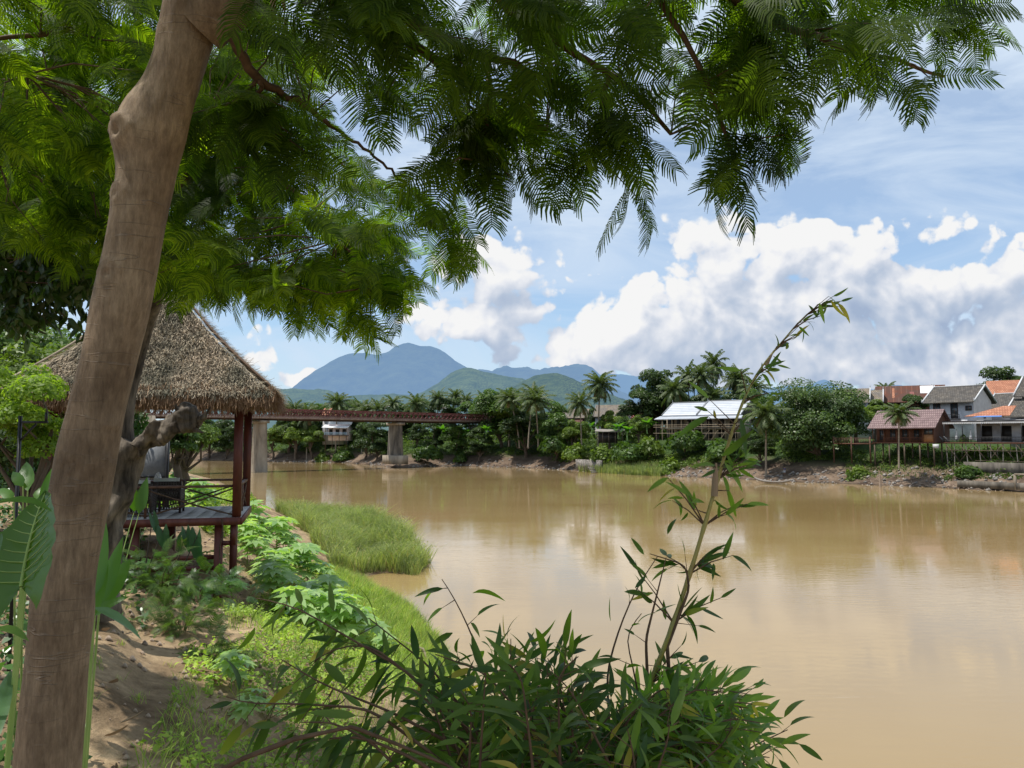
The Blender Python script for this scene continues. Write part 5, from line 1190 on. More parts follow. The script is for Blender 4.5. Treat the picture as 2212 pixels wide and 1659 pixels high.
def person(name_label, loc, joints, shirt, shorts, hair=(.02, .015, .01), rz=0):
    """joints: dict of local points in metres, facing -y"""
    t_ = thing('person', loc, name_label, 'person', rz=rz)
    J = joints; names = list(J); idx = {k: i for i, k in enumerate(names)}
    E = [('pelvis', 'waist'), ('waist', 'chest'), ('chest', 'neck'), ('neck', 'head'), ('head', 'crown'), ('chest', 'shl'), ('shl', 'ell'), ('ell', 'hal'), ('chest', 'shr'), ('shr', 'elr'), ('elr', 'har'),
         ('pelvis', 'hil'), ('hil', 'knl'), ('knl', 'anl'), ('anl', 'tol'), ('pelvis', 'hir'), ('hir', 'knr'), ('knr', 'anr'), ('anr', 'tor')]
    rad = dict(pelvis=.13, waist=.12, chest=.14, neck=.055, head=.095, crown=.08, shl=.06, shr=.06, ell=.042, elr=.042, hal=.035, har=.035, hil=.09, hir=.09, knl=.06, knr=.06, anl=.04, anr=.04, tol=.035, tor=.035)
    def skin(nm, keys, edges, scale, mat):
        me = bpy.data.meshes.new(nm); me.from_pydata([J[k] for k in keys], [(keys.index(a), keys.index(b_)) for a, b_ in edges], [])
        o = bpy.data.objects.new(nm, me); COL.objects.link(o); o.parent = t_
        md = o.modifiers.new('skin', 'SKIN'); 
        for i, k in enumerate(keys): me.skin_vertices[0].data[i].radius = (rad[k] * scale, rad[k] * scale) if False else (rad[k] * scale,) * 2
        me.skin_vertices[0].data[0].use_root = True
        o.modifiers.new('sub', 'SUBSURF').levels = 1; o.modifiers['sub'].render_levels = 1; me.materials.append(mat); return o
    bpy.context.view_layer.update()
    def mk(nm, keys, edges, scale, mat):
        me = bpy.data.meshes.new(nm); me.from_pydata([J[k] for k in keys], [(keys.index(a), keys.index(b_)) for a, b_ in edges], [])
        o = bpy.data.objects.new(nm, me); COL.objects.link(o); o.parent = t_; md = o.modifiers.new('skin', 'SKIN')
        for i, k in enumerate(keys): me.skin_vertices[0].data[i].radius = (rad[k] * scale,) * 2
        me.skin_vertices[0].data[0].use_root = True
        s_ = o.modifiers.new('sub', 'SUBSURF'); s_.levels = 1; s_.render_levels = 1; me.materials.append(mat); return o
    mk('body', names, E, 1, M['skin'])
    mk('shirt', ['waist', 'chest', 'shl', 'shr', 'ell', 'elr', 'pelvis'], [('waist', 'chest'), ('chest', 'shl'), ('chest', 'shr'), ('shl', 'ell'), ('shr', 'elr'), ('waist', 'pelvis')], 1.14, shirt)
    mk('shorts', ['pelvis', 'hil', 'hir', 'knl', 'knr'], [('pelvis', 'hil'), ('pelvis', 'hir'), ('hil', 'knl'), ('hir', 'knr')], 1.2, shorts)
    mb = MB(); h = np.array(J['head']); c = np.array(J['crown']); mb.tube([h + (0, .03, .0), h + (0, .02, .07), c + (0, .01, .03), c + (0, 0, .09)], [.09, .105, .09, .02], 8); o = mb.build('hair', M['dark_in'], None, keep=True); o.parent = t_
    return t_
stand = dict(pelvis=(0, 0, .88), waist=(0, 0, 1.05), chest=(0, 0, 1.28), neck=(0, -.02, 1.45), head=(0, -.04, 1.56), crown=(0, -.03, 1.63), shl=(.18, 0, 1.36), ell=(.25, -.08, 1.1), hal=(.16, -.28, 1.0), shr=(-.18, 0, 1.36), elr=(-.25, -.08, 1.1), har=(-.14, -.28, 1.0),
             hil=(.1, 0, .82), knl=(.12, -.04, .47), anl=(.12, 0, .08), tol=(.13, -.16, .03), hir=(-.1, 0, .82), knr=(-.12, -.02, .47), anr=(-.12, .02, .08), tor=(-.13, -.14, .03))
sit = dict(pelvis=(0, 0, .12), waist=(0, -.02, .28), chest=(0, -.06, .5), neck=(0, -.1, .66), head=(0, -.14, .77), crown=(0, -.15, .84), shl=(.17, -.06, .58), ell=(.24, -.2, .36), hal=(.14, -.36, .3), shr=(-.17, -.06, .58), elr=(-.24, -.2, .36), har=(-.12, -.36, .3),
           hil=(.1, -.03, .12), knl=(.16, -.4, .36), anl=(.14, -.52, .02), tol=(.14, -.66, .0), hir=(-.1, -.03, .12), knr=(-.16, -.4, .36), anr=(-.14, -.52, .02), tor=(-.14, -.66, .0))
X, Y = W(1693, 948, 149)[0], 149.; person('person in navy shirt and white shorts standing on the shaded mud', (X, Y, fz1(X, Y)), stand, M['cloth_blue'], M['trim_white'], rz=.4)
X, Y = W(1666, 948, 145)[0], 145.; person('person in a red shirt crouching at the left end of the pale boat', (X, Y, fz1(X, Y)), sit, M['cloth_red'], M['cloth_blue'], rz=.8)

# ------------------------------------------------------------------ bridge
BP0 = np.array([-62., 189.]); BP1 = np.array([-32.6, 215.]); bd = unit(BP1 - BP0); bn = np.array([bd[1], -bd[0]]); span = np.linalg.norm(BP1 - BP0)
br = thing('truss_bridge', (*BP0, 0), 'red iron truss road bridge on concrete piers crossing the river', 'bridge')
def bp(s, lat, z): q = BP0 + bd * s + bn * lat; return np.array([q[0], q[1], z])
s0, s1 = -span * 2.4, span * 2.25; ZB = 12.6; Wd = 4.6
mb = MB(); mb.beam(bp(s0, Wd / 2, ZB + .25), bp(s1, Wd / 2, ZB + .25), .3, .5); mb.beam(bp(s0, -Wd / 2, ZB + .25), bp(s1, -Wd / 2, ZB + .25), .3, .5)
for k in range(int((s1 - s0) / 3)): mb.beam(bp(s0 + 1.5 + k * 3, -Wd / 2, ZB + .3), bp(s0 + 1.5 + k * 3, Wd / 2, ZB + .3), .2, .35)
mb.build('girder', M['bridge_dark'], br)
mb = MB(); mb.beam(bp(s0, 0, ZB + .6), bp(s1, 0, ZB + .6), Wd + .5, .16); mb.beam(bp(s0, Wd / 2 + .9, ZB + .78), bp(s1, Wd / 2 + .9, ZB + .78), .9, .12); mb.beam(bp(s0, Wd / 2 + .9, ZB + .45), bp(s1, Wd / 2 + .9, ZB + .45), .12, .3); mb.build('deck', M['bridge_deck'], br)
mb = MB(); mb.beam(bp(s0, Wd / 2 + 1.32, ZB + 1.05), bp(s1, Wd / 2 + 1.32, ZB + 1.05), .06, .06)
for k in range(int((s1 - s0) / 1.5)): mb.beam(bp(s0 + k * 1.5, Wd / 2 + 1.32, ZB + .35), bp(s0 + k * 1.5, Wd / 2 + 1.32, ZB + 1.05), .05)
mb.build('footway_rail', M['bridge_deck'], br)
for lat in (Wd / 2, -Wd / 2):
    zb, zt = ZB + .85, ZB + 2.75; mb = MB()
    mb.beam(bp(s0, lat, zb), bp(s1, lat, zb), .16, .18); mb.beam(bp(s0, lat, zt), bp(s1, lat, zt), .18, .2)
    n = int((s1 - s0) / 3.0)
    for k in range(n):
        a = s0 + k * 3.0; mb.beam(bp(a, lat, zb), bp(a, lat, zt), .2)
        m_ = (zb + zt) / 2
        for (x0, z0_, x1, z1_) in ((0, m_, .75, zt), (.75, zt, 1.5, m_), (0, m_, .75, zb), (.75, zb, 1.5, m_), (1.5, m_, 2.25, zt), (2.25, zt, 3, m_), (1.5, m_, 2.25, zb), (2.25, zb, 3, m_)):
            mb.beam(bp(a + x0, lat, z0_), bp(a + x1, lat, z1_), .17)
        mb.beam(bp(a + 1.5, lat, zb), bp(a + 1.5, lat, zt), .1)
    mb.build('truss', M['bridge_red'], br)
def pier(s, zb, slab):
    mb = MB(); zt = ZB - .1
    for sg in (-1, 1):
        pass
    # tapered wall pier with rounded ends
    ring = []
    for z, hw, ht in ((zb, 3.0, 1.15), (zb + (zt - zb) * .5, 2.8, .98), (zt - .7, 2.65, .85)):
        pts = [(-hw + .5, -ht), (hw - .5, -ht), (hw, -ht * .4), (hw, ht * .4), (hw - .5, ht), (-hw + .5, ht), (-hw, ht * .4), (-hw, -ht * .4)]
        ring.append([bp(s + q[1], q[0], z) for q in pts])
    V = np.array(ring).reshape(-1, 3); k = np.arange(2)[:, None] * 8; j = np.arange(8)[None]; mb.add(V, np.stack([k + j, k + (j + 1) % 8, k + 8 + (j + 1) % 8, k + 8 + j], -1).reshape(-1, 4)); mb.add(np.array(ring[-1]), [list(range(8))])
    o = mb.build('pier', M['pier_dark'] if slab else M['concrete'], br)
    mb = MB(); mb.beam(bp(s, -3.1, zt - .35), bp(s, 3.1, zt - .35), 2.2, .68); mb.build('pier_cap', M['concrete'], o)
    if slab:
        mb = MB(); mb.beam(bp(s, -3.8, zb + .6), bp(s, 3.8, zb + .6), 3.6, 2.4); mb.build('footing', M['concrete'], o)
pier(0, -1.5, False); pier(span, 1.6, True); pier(-span, -.5, False); pier(-2 * span, 1, False); pier(span * 2.2, 5, False)
# lamp posts on the bridge
for s_, lab in ((span * .95, 'curved lamp post on the bridge, left one of the pair'), (span * 1.45, 'curved lamp post near the right end of the bridge')):
    t_ = thing('street_lamp', bp(s_, -Wd / 2, ZB), lab, 'lamp', 'lamps on the bridge'); mb = MB(); mb.tube([bp(s_, -Wd / 2 - .2, ZB + .5), bp(s_, -Wd / 2 - .2, ZB + 4.0), bp(s_ + .1, -Wd / 2 + .3, ZB + 4.6), bp(s_ + .3, -Wd / 2 + 1.2, ZB + 4.6)], .06, 5); mb.build('pole', M['bridge_deck'], t_)
    mb = MB(); mb.beam(bp(s_ + .3, -Wd / 2 + 1.1, ZB + 4.5), bp(s_ + .4, -Wd / 2 + 1.7, ZB + 4.45), .2, .1); mb.build('lamp_head', M['trim_white'], t_)
# mud mound round the footing
q = bp(span, 0, 0); mb = MB(); rr = np.random.default_rng(3)
# ------------------------------------------------------------------ thatched pavilion
PU = np.array([.966, .259, 0]); PV = np.array([-.259, .966, 0]); PF = np.array([-6.72, 18.9, 0]); FZ = 6.11
def pp(a, b_, z): return PF - PU * a + PV * b_ + np.array([0, 0, z])     # a to the left, b backwards
DW, DD = 4.1, 3.1
gz_ = nz1(PF[0], PF[1])
pav = thing('thatched_pavilion', (*pp(2, 1.5, 0)[:2], gz_), 'small riverside pavilion on red brown posts with a shaggy straw roof', 'pavilion')
AX = [-PU, PV, np.array([0, 0, 1.])]
def pbox(mb, a0, a1, b0, b1, z0, z1): mb.box(pp((a0 + a1) / 2, (b0 + b1) / 2, (z0 + z1) / 2), (a1 - a0, b1 - b0, z1 - z0), ax=AX)
# deck boards with gaps
mb = MB(); r = np.random.default_rng(4); a = -.1
while a < DW + .1:
    w = r.uniform(.26, .36); pbox(mb, a, a + w - .014, -.05, DD + .05, FZ - .045 + r.uniform(-.004, .004), FZ); a += w
mb.build('deck', M['plank'], pav)
mb = MB(); pbox(mb, -.12, DW + .1, -.14, -.055, FZ - .19, FZ - .01); pbox(mb, -.12, DW + .1, DD + .055, DD + .14, FZ - .19, FZ - .01); pbox(mb, -.14, -.105, -.14, DD + .14, FZ - .185, FZ - .02)
for k in range(5): pbox(mb, .4 + k * .8, .5 + k * .8, -.05, DD + .05, FZ - .19, FZ - .05)
mb.build('deck_beam', M['redwood'], pav)
for (a, b_) in ((.0, 0.), (DW, 0.), (0., DD), (DW, DD)):
    mb = MB(); pbox(mb, a - .1, a + .1, b_ - .1, b_ + .1, FZ + .002, 9.05); mb.build('post', M['redwood'], pav)
for (a, b_) in ((.40, .06), (2.28, .1), (1.9, DD - .2), (.3, DD - .1), (DW - .1, .1)):
    q = pp(a, b_, 0); g = nz1(q[0], q[1]) - .6; mb = MB(); pbox(mb, a - .095, a + .095, b_ - .095, b_ + .095, min(g, 3.9), FZ - .19); mb.build('stilt', M['redwood'], pav)
mb = MB()
for a0, a1, b_, z in ((.45, 2.2, .1, 5.14), (.45, 1.95, .14, 4.88), (.45, 1.4, .1, 4.58), (2.3, DW, .12, 5.24)):
    pbox(mb, a0, a1, b_ - .03, b_ + .03, z - .05, z + .05)
mb.build('cross_rail', M['redwood'], pav)
mb = MB(); pbox(mb, .0, .11, -.09, .09, FZ - .68, FZ - .2); pbox(mb, .115, .30, -.06, .06, FZ - .68, FZ - .58); mb.build('bracket', M['redwood'], pav)
# roof frame
mb = MB(); 
for b_ in (0., DD): pbox(mb, -.5, DW + .5, b_ - .06, b_ + .06, 9.05, 9.22)
for a in (0., DW): pbox(mb, a - .06, a + .06, -.5, DD + .5, 8.95, 9.046)
for (a, b_, da, db) in ((0, 0, .5, 0), (0, 0, -.45, 0), (DW, 0, -.5, 0), (0, DD, .5, 0), (0, 0, 0, .5)):
    mb.beam(pp(a + da * .22, b_ + db * .22, 8.62), pp(a + da, b_ + db, 9.04), .08)
mb.build('roof_frame', M['redwood'], pav)
OA, OB = .82, .8
C4 = [pp(-OA, -OB, 9.06), pp(DW + OA, -OB, 9.06), pp(DW + OA, DD + OB, 9.06), pp(-OA, DD + OB, 9.06)]
RT = [pp(DW / 2 - .28, DD / 2, 11.85), pp(DW / 2 + .28, DD / 2, 11.85)]
faces = [(C4[0], C4[1], RT[1], RT[0]), (C4[1], C4[2], RT[1], RT[1]), (C4[2], C4[3], RT[0], RT[1]), (C4[3], C4[0], RT[0], RT[0])]
def roofpt(f, s, t_):
    a, b_, c, d = f; lo = a + (b_ - a) * s[:, None] if not np.isscalar(s) else a + (b_ - a) * s
    hi = d + (c - d) * s[:, None] if not np.isscalar(s) else d + (c - d) * s
    tt = t_[:, None] if not np.isscalar(t_) else t_
    p = lo + (hi - lo) * tt
    p = p.copy(); p[..., 2] -= .16 * np.sin(np.pi * t_) ; return p
mb = MB()
for f in faces:
    n = 10; V = np.array([roofpt(f, i / n, j / n) for j in range(n + 1) for i in range(n + 1)]); V[:, 2] -= .05
    i = np.arange(n)[:, None] * (n + 1); j = np.arange(n)[None]; Q = np.stack([i + j, i + j + 1, i + n + 2 + j, i + n + 1 + j], -1).reshape(-1, 4)
    mb.add(V, Q); V2 = V.copy(); V2[:, 2] -= .16; mb.add(V2, Q[:, ::-1])
roof = mb.build('roof', M['thatch_base'], pav)
def strands(mb, P, D, Nn, L_, w, r):
    n = len(P); S = unit(np.cross(D, Nn)) * (w * (.6 + .8 * r.random(n)))[:, None] / 2
    V = np.stack([P - S, P + S, P + D * L_[:, None] + S * .4, P + D * L_[:, None] - S * .4], 1).reshape(-1, 3); mb.add(V, np.arange(4 * n).reshape(-1, 4))
mb = MB(); r = np.random.default_rng(8)
for k, f in enumerate(faces):
    n = (42000, 8000, 3000, 12000)[k]; s = r.random(n); t_ = 1 - np.sqrt(r.random(n)) if k else 1 - r.random(n) ** .62
    P = roofpt(f, s, t_); up = unit((f[2] + f[3]) / 2 - (f[0] + f[1]) / 2); Nn = unit(np.cross(unit(f[1] - f[0]), up)); Nn = Nn if Nn[2] > 0 else -Nn
    D = unit(-up[None] + r.normal(size=(n, 3)) * .30 + Nn * (.12 + .2 * r.random((n, 1))) + unit(f[1] - f[0])[None] * ((s - .5) * .25 * (1))[:, None])
    thick = .04 + .10 * fbm(s * 14, t_ * 9, 3, 3 + k)
    strands(mb, P + Nn * thick[:, None] * .8, D, np.broadcast_to(Nn, D.shape), r.uniform(.10, .34, n), .015, r)
mb.build('thatch', M['thatch'], roof)
mb = MB()
for k, f in enumerate(faces):
    n = (8500, 3500, 1800, 5000)[k]; s = r.random(n); P = roofpt(f, s, 0 * s) + r.normal(size=(n, 3)) * .05; P[:, 2] += r.uniform(-.1, .12, n) 
    out = unit(np.cross(unit(f[1] - f[0]), [0, 0, 1.])); out = out if np.dot(out[:2], ((f[0] + f[1]) / 2 - pp(2, 1.5, 0))[:2]) > 0 else -out
    D = unit(np.array([0, 0, -1.]) + out[None] * r.uniform(-.1, .6, (n, 1)) + r.normal(size=(n, 3)) * .24)
    strands(mb, P, D, np.broadcast_to(out, D.shape), r.uniform(.12, .42, n), .014, r)
mb.build('eave_fringe', M['thatch_eave'], roof)
for c, q in ((C4[0], RT[0]), (C4[1], RT[1])):
    mb = MB(); P = np.array([c + (q - c) * t_ for t_ in np.linspace(.03, .9, 12)]); P[:, 2] += .16 - .16 * np.sin(np.pi * np.linspace(.03, .9, 12)); mb.tube(P, .032, 7, rough=.15); mb.build('hip_pole', M['twig'] if c is C4[0] else M['bamboo_pole'], roof)
mb = MB(); mb.beam(RT[0] + (.1, -.12, .1), RT[1] + (-.1, -.12, .1), .07, .06); mb.build('ridge_batten', M['black'], roof)
# railings with rope crosses
def railing(pa, pb, n, lab=None):
    mb = MB(); mb.beam(pa + [0, 0, .74], pb + [0, 0, .74], .08, .06)
    P = [pa + (pb - pa) * i / n for i in range(n + 1)]
    for q in P[1:-1]: mb.beam(q + [0, 0, .0], q + [0, 0, .715], .05)
    o = mb.build('railing', M['rail'], pav)
    mb = MB()
    for a, b_ in zip(P[:-1], P[1:]):
        for u_, w_ in (((a + [0, 0, .05]), (b_ + [0, 0, .68])), ((a + [0, 0, .68]), (b_ + [0, 0, .05]))):
            t_ = np.linspace(0, 1, 15); Q = u_ + (w_ - u_) * t_[:, None]; Q[:, 2] -= .03 * np.sin(np.pi * t_); mb.tube(Q, .021 + .005 * np.sin(t_ * 60), 5, cap=False)
    mb.build('rope_cross', M['rope'], o)
railing(pp(.1, 0, FZ), pp(DW - .1, 0, FZ), 2); railing(pp(.1, DD, FZ), pp(DW - .1, DD, FZ), 2); railing(pp(0, .1, FZ), pp(0, DD - .1, FZ), 2)
mb = MB(); t_ = np.linspace(0, 1, 12); q = pp(.32, -.2, FZ - .02); mb.tube(np.stack([q[0] + .03 * np.sin(t_ * 9), q[1] + 0 * t_, q[2] - 1.5 * t_], 1), .022 - .012 * t_, 5); mb.build('hanging_rope', M['rope'], pav)

def wicker_chair(a, b_, lab, back='front'):
    t_ = thing('wicker_chair', pp(a, b_, FZ), lab, 'chair', 'woven armchairs in the pavilion')
    w, d, h = .74, .66, .82
    def bx(mb, a0, a1, b0, b1, z0, z1): pbox(mb, a + a0, a + a1, b_ + b0, b_ + b1, FZ + z0, FZ + z1)
    for (x, y) in ((0, 0), (w - .05, 0), (0, d - .05), (w - .05, d - .05)):
        mb = MB(); bx(mb, x, x + .05, y, y + .05, .002, h - .02); mb.build('leg', M['rattan'], t_)
    # woven sides: crossing canes
    def weave(p0, du_, wd, z0, z1):
        mb = MB(); n = 11
        for k in range(n + 1):
            x = wd * k / n
            mb.tube([p0 + du_ * x + [0, 0, z0], p0 + du_ * min(wd, x + .05) + [0, 0, (z0 + z1) / 2], p0 + du_ * x + [0, 0, z1]], .011, 4, cap=False)
            mb.tube([p0 + du_ * x + [0, 0, z0], p0 + du_ * max(0, x - .05) + [0, 0, (z0 + z1) / 2], p0 + du_ * x + [0, 0, z1]], .011, 4, cap=False)
        for k in range(4): z = z0 + (z1 - z0) * k / 3; mb.tube([p0 + [0, 0, z], p0 + du_ * wd + [0, 0, z]], .014, 4)
        for k in range(7): z = z1 - .04 * k; mb.tube([p0 + [0, 0, z], p0 + du_ * wd + [0, 0, z]], .017, 4)
        return mb
    weave(pp(a + .03, b_ + .025, FZ), -PU, w - .06, .1, h - .03).build('backrest', M['rattan'], t_)
    weave(pp(a + .025, b_ + .03, FZ), PV, d - .06, .1, .60).build('armrest', M['rattan'], t_)
    weave(pp(a + w - .025, b_ + .03, FZ), PV, d - .06, .1, .60).build('armrest', M['rattan'], t_)
    mb = MB(); bx(mb, .04, w - .04, .06, d, .34, .40); mb.build('seat', M['rattan'], t_)
    mb = MB(); bx(mb, .07, w - .07, .06, .17, .43, h + .07); mb.build('back_cushion', M['cushion'], t_)
    mb = MB(); bx(mb, .07, w - .07, .18, d - .02, .405, .5); mb.build('seat_cushion', M['cushion'], t_)
wicker_chair(1.98, .35, 'dark woven wicker armchair with pale back cushion behind the front railing')
wicker_chair(1.45, 1.25, 'second dark woven wicker armchair farther back beside the table')
t_ = thing('side_table', pp(2.3, 2.0, FZ), 'red brown wooden table behind the wicker armchairs', 'table'); mb = MB(); pbox(mb, 2.0, 2.75, 1.7, 2.4, FZ + .74, FZ + .79); mb.build('tabletop', M['redwood'], t_)
for (a, b_) in ((2.03, 1.73), (2.7, 1.73), (2.03, 2.35), (2.7, 2.35)):
    mb = MB(); pbox(mb, a - .025, a + .025, b_ - .025, b_ + .025, FZ, FZ + .739); mb.build('leg', M['redwood'], t_)
q = pp(2.12, 1.9, FZ + .79); t_ = thing('ceramic_jar', q, 'white patterned ceramic jar with lid standing on the pavilion table', 'jar')
mb = MB(); mb.tube([q, q + [0, 0, .03], q + [0, 0, .1], q + [0, 0, .17]], [.06, .085, .09, .055], 12); mb.build('body', M['ceramic'], t_, smooth=True)
mb = MB(); mb.tube([q + [0, 0, .172], q + [0, 0, .2], q + [0, 0, .235]], [.06, .045, .012], 12); mb.build('lid', M['ceramic'], t_, smooth=True)
q = pp(2.35, 1.85, FZ + .79); mb = MB(); mb.tube([q, q + [0, 0, .09]], .04, 10); tag(mb.build('cup', M['trim_white']), 'small white cup beside the patterned jar on the table', 'cup')

# ------------------------------------------------------------------ garden behind, on the left
def leafy_box(name, lab, cat, px0, px1, Y, z0, z1, th, mat_leaf, n, size, wallmat):
    a = W(px0, 948, Y); b_ = W(px1, 948, Y); t_ = thing(name, ((a[0] + b_[0]) / 2, Y, z0), lab, cat)
    mb = MB(); mb.box(((a[0] + b_[0]) / 2, Y, (z0 + z1) / 2), (b_[0] - a[0], th, z1 - z0)); mb.build('wall', wallmat, t_)
    r = np.random.default_rng(int(Y * 7)); P = np.stack([r.uniform(a[0], b_[0], n), Y - th / 2 - r.random(n) * .22, r.uniform(z0, z1 + .15, n)], 1)
    P[:, 1] -= .25 * fbm(P[:, 0] * 1.5, P[:, 2] * 1.5, 3, 5)
    mb = MB(); cards(mb, P, np.array([0, -1., .5]) + r.normal(size=(n, 3)) * .5, size, .7, r); mb.build('leaves', mat_leaf, t_)
leafy_box('ivy_wall', 'garden wall completely covered in green ivy behind the lamp post', 'wall', -120, 330, 25, 6.2, 8.75, .3, M['ivy'], 9000, .075, M['concrete'])
a = W(321, 948, 23.5); b_ = W(362, 948, 23.5); t_ = thing('garden_screen', (*((a + b_) / 2)[:2], 6.2), 'weathered grey zinc panel standing behind the pavilion', 'screen')
mb = MB(); mb.box(((a[0] + b_[0]) / 2 - .3, 23.5, 7.2), (b_[0] - a[0] + .6, .04, 1.7)); mb.build('sheet', M['metal_grey'], t_)
mb = MB(); mb.beam((b_[0] + .03, 23.46, 5.6), (b_[0] + .03, 23.46, 8.15), .09); mb.beam((a[0] - .6, 23.46, 6.85), (b_[0], 23.46, 6.85), .06); mb.build('frame', M['black'], t_)
# lamp post
q = W(42, 948, 9.5); t_ = thing('garden_lamp_post', (q[0], q[1], nz1(q[0], q[1])), 'thin black metal post with a bent side arm at the left edge', 'lamp post')
z0 = nz1(q[0], q[1]) - .1; mb = MB(); mb.beam((q[0], q[1], z0), (q[0], q[1], W(42, 898, 9.5)[2]), .032); mb.build('pole', M['black'], t_)
zt = W(42, 912, 9.5)[2]; mb = MB(); mb.beam((q[0] + .024, q[1], zt), (q[0] + .34, q[1], zt), .03); mb.beam((q[0] + .32, q[1], zt + .016), (q[0] + .32, q[1], zt + .12), .025); mb.beam((q[0] + .02, q[1], zt - .22), (q[0] + .2, q[1], zt - .02), .02); mb.build('arm', M['black'], t_)
# hanging shade seen under the eave
q = W(310, 872, 21.0); t_ = thing('wicker_lampshade', q, 'shallow brown dish shaped lampshade hanging under the straw roof', 'lampshade'); mb = MB(); mb.tube([q + [0, 0, 0], q + [0, 0, .07], q + [0, 0, .14]], [.36, .26, .03], 14); mb.build('shade', M['bamboo_pole'], t_); mb = MB(); mb.tube([q + [0, 0, .14], q + [0, 0, 1.2]], .01, 4); mb.build('cord', M['black'], t_)

# trees of the garden
def mid_tree(name, px, Y, ytop, rx, mat, seed, lab, cat='tree', size=.09, n=5200, zb=None, th=None, rz_=None, trunk_r=.13, ncl=26):
    q = W(px, 948, Y); zb = nz1(q[0], Y) if zb is None else zb; h = W(px, ytop, Y)[2] - zb
    t_ = broad_tree(seed, h, rx, rz_ or h * .3, mat, n=n, size=size, nclump=ncl, trunk_h=th, trunk_r=trunk_r, label=lab); t_.location = (float(q[0]), float(Y), float(zb)); t_.name = name; t_['category'] = cat; return t_
mid_tree('feathery_tree', 45, 15, 722, 1.25, M['lime'], 201, 'lime green feathery tree at the left edge left of the straw roof', size=.045, n=11000, th=1.2)
mid_tree('garden_tree', 120, 24, 700, 2.4, M['tree_c'], 202, 'yellow green tree behind the left corner of the straw roof', size=.09, n=7000)
mid_tree('garden_tree', 175, 30, 715, 2.6, M['tree_b'], 203, 'green tree between the straw roof and the leaning trunk', size=.10, n=7000)
mid_tree('garden_tree', 5, 34, 640, 4.0, M['tree_b'], 204, 'tall green tree far back at the left edge', size=.12, n=8000)
mid_tree('slender_tree', 387, 33, 880, 1.2, M['tree_b'], 205, 'slender tree just right of the grey panel', size=.08, n=3500, th=2.0, trunk_r=.18, rz_=.8)
mid_tree('slender_tree', 407, 36, 884, 1.5, M['tree_c'], 206, 'slender tree with paired trunk seen under the eave left of the pavilion post', size=.08, n=4500, th=2.1, trunk_r=.2, rz_=.9)
mid_tree('slender_tree', 350, 40, 890, 1.6, M['tree_b'], 207, 'bushy tree behind the grey panel and fork of the dead trunk', size=.08, n=3000, th=1.0, rz_=1.4)
mid_tree('garden_tree', -60, 18, 860, 1.6, M['tree_a'], 208, 'dark bush tree below the ivy wall at the left edge', size=.09, n=3000)
# greenery of the bank beyond the pavilion
r = np.random.default_rng(66)
for px, Y, k, lab in ((372, 40, 0, 'banana plant with bright leaves behind the pavilion chairs'), (402, 46, 1, 'banana plant lit from above left of the pavilion post'), (425, 52, 0, 'small banana plant at the river bend left of the pavilion post'), (392, 60, 1, 'far banana plant beyond the slender tree pair')):
    q = W(px, 948, Y); z = nz1(q[0], Y); KN[k].put((q[0], Y, z), r.random() * 6, .55 if Y < 50 else .6, lab, 'banana plants on the near bank')
mb = MB(); Pl = []
for i in range(900):
    px = r.uniform(250, 545); Y = r.uniform(26, 110); q = W(px, 948, Y); 
    P2 = np.array([[q[0], Y]]); s_ = sd(P2, NWL, near_poly)[0]
    if s_ < 1.0 or q[0] > -7: continue
    z = nz1(q[0], Y); rad = r.uniform(.3, .9); c = 70; d = unit(r.normal(size=(c, 3))); d[:, 2] = abs(d[:, 2])
    cards(mb, np.array([q[0], Y, z]) + d * rad * np.array([1, 1, .8]), d + .4 * r.normal(size=(c, 3)), .10, .5, r)
tag(mb.build('bank_herbs', M['herb']), 'bright low weeds covering the near bank beyond the pavilion', 'weeds', kind='stuff')

# ------------------------------------------------------------------ grass and ground cover of the near bank
r = np.random.default_rng(12)
def scatter(n, xr, yr, cond):
    x = r.uniform(*xr, n); y = r.uniform(*yr, n); P = np.stack([x, y], 1); s_ = sd(P, NWL, near_poly); z = near_z(x, y)
    k = cond(x, y, z, s_) & (s_ > -1.6); return np.stack([x, y, np.maximum(z, 0)], 1)[k]
# islet sedge
def isl(x, y, z, s_):
    xl = np.interp(y, [40, 46, 60, 86], [-8.2, -8.6, -13.6, -24]); return (s_ > -1.0 + 2.0 * fbm(x * .7, y * .5, 3, 8)) & (x > xl - 4 + 4 * fbm(x * .4, y * .4, 2, 18)) & (y > 45.5) & (y < 85)
P = scatter(150000, (-27, -3), (45, 85), isl); P = P[r.permutation(len(P))[:60000]]
mb = MB(); hh = .35 + 1.75 * np.clip(fbm(P[:, 0] * .55, P[:, 1] * .4, 3, 91) * 2 - .5, 0, 1); grass(mb, P, hh * (.45 + .8 * r.random(len(P))), .030, .8, r); tag(mb.build('islet_sedge', M['sedge']), 'tall soft pale green sedge covering the river islet', 'sedge', kind='stuff')
mb = MB(); m_ = 30000; P2 = P[:m_].copy(); P2[:, 2] += hh[:m_] * r.uniform(.4, 1.05, m_); P2 += r.normal(size=(m_, 3)) * .12; cards(mb, P2, r.normal(size=(m_, 3)) + [0, -.3, .6], .075, .22, r); tag(mb.build('islet_leaves', M['sedge']), 'fine leafy tops among the islet sedge', 'sedge', kind='stuff')
# shore grass strip
P = scatter(90000, (-9.5, 3.2), (12, 45), lambda x, y, z, s_: (s_ > .1) & (s_ < 3.6 + 1.4 * (fbm(x, y, 2, 3) - .5)) & (fbm(x * .8, y * .8, 2, 44) > .36))
P = P[r.permutation(len(P))[:42000]]; mb = MB(); grass(mb, P, .46, .018, .7, r, wind=(.25, 0)); tag(mb.build('shore_grass_near', M['grass']), 'dense bright green grass along the near waterline', 'grass', kind='stuff')
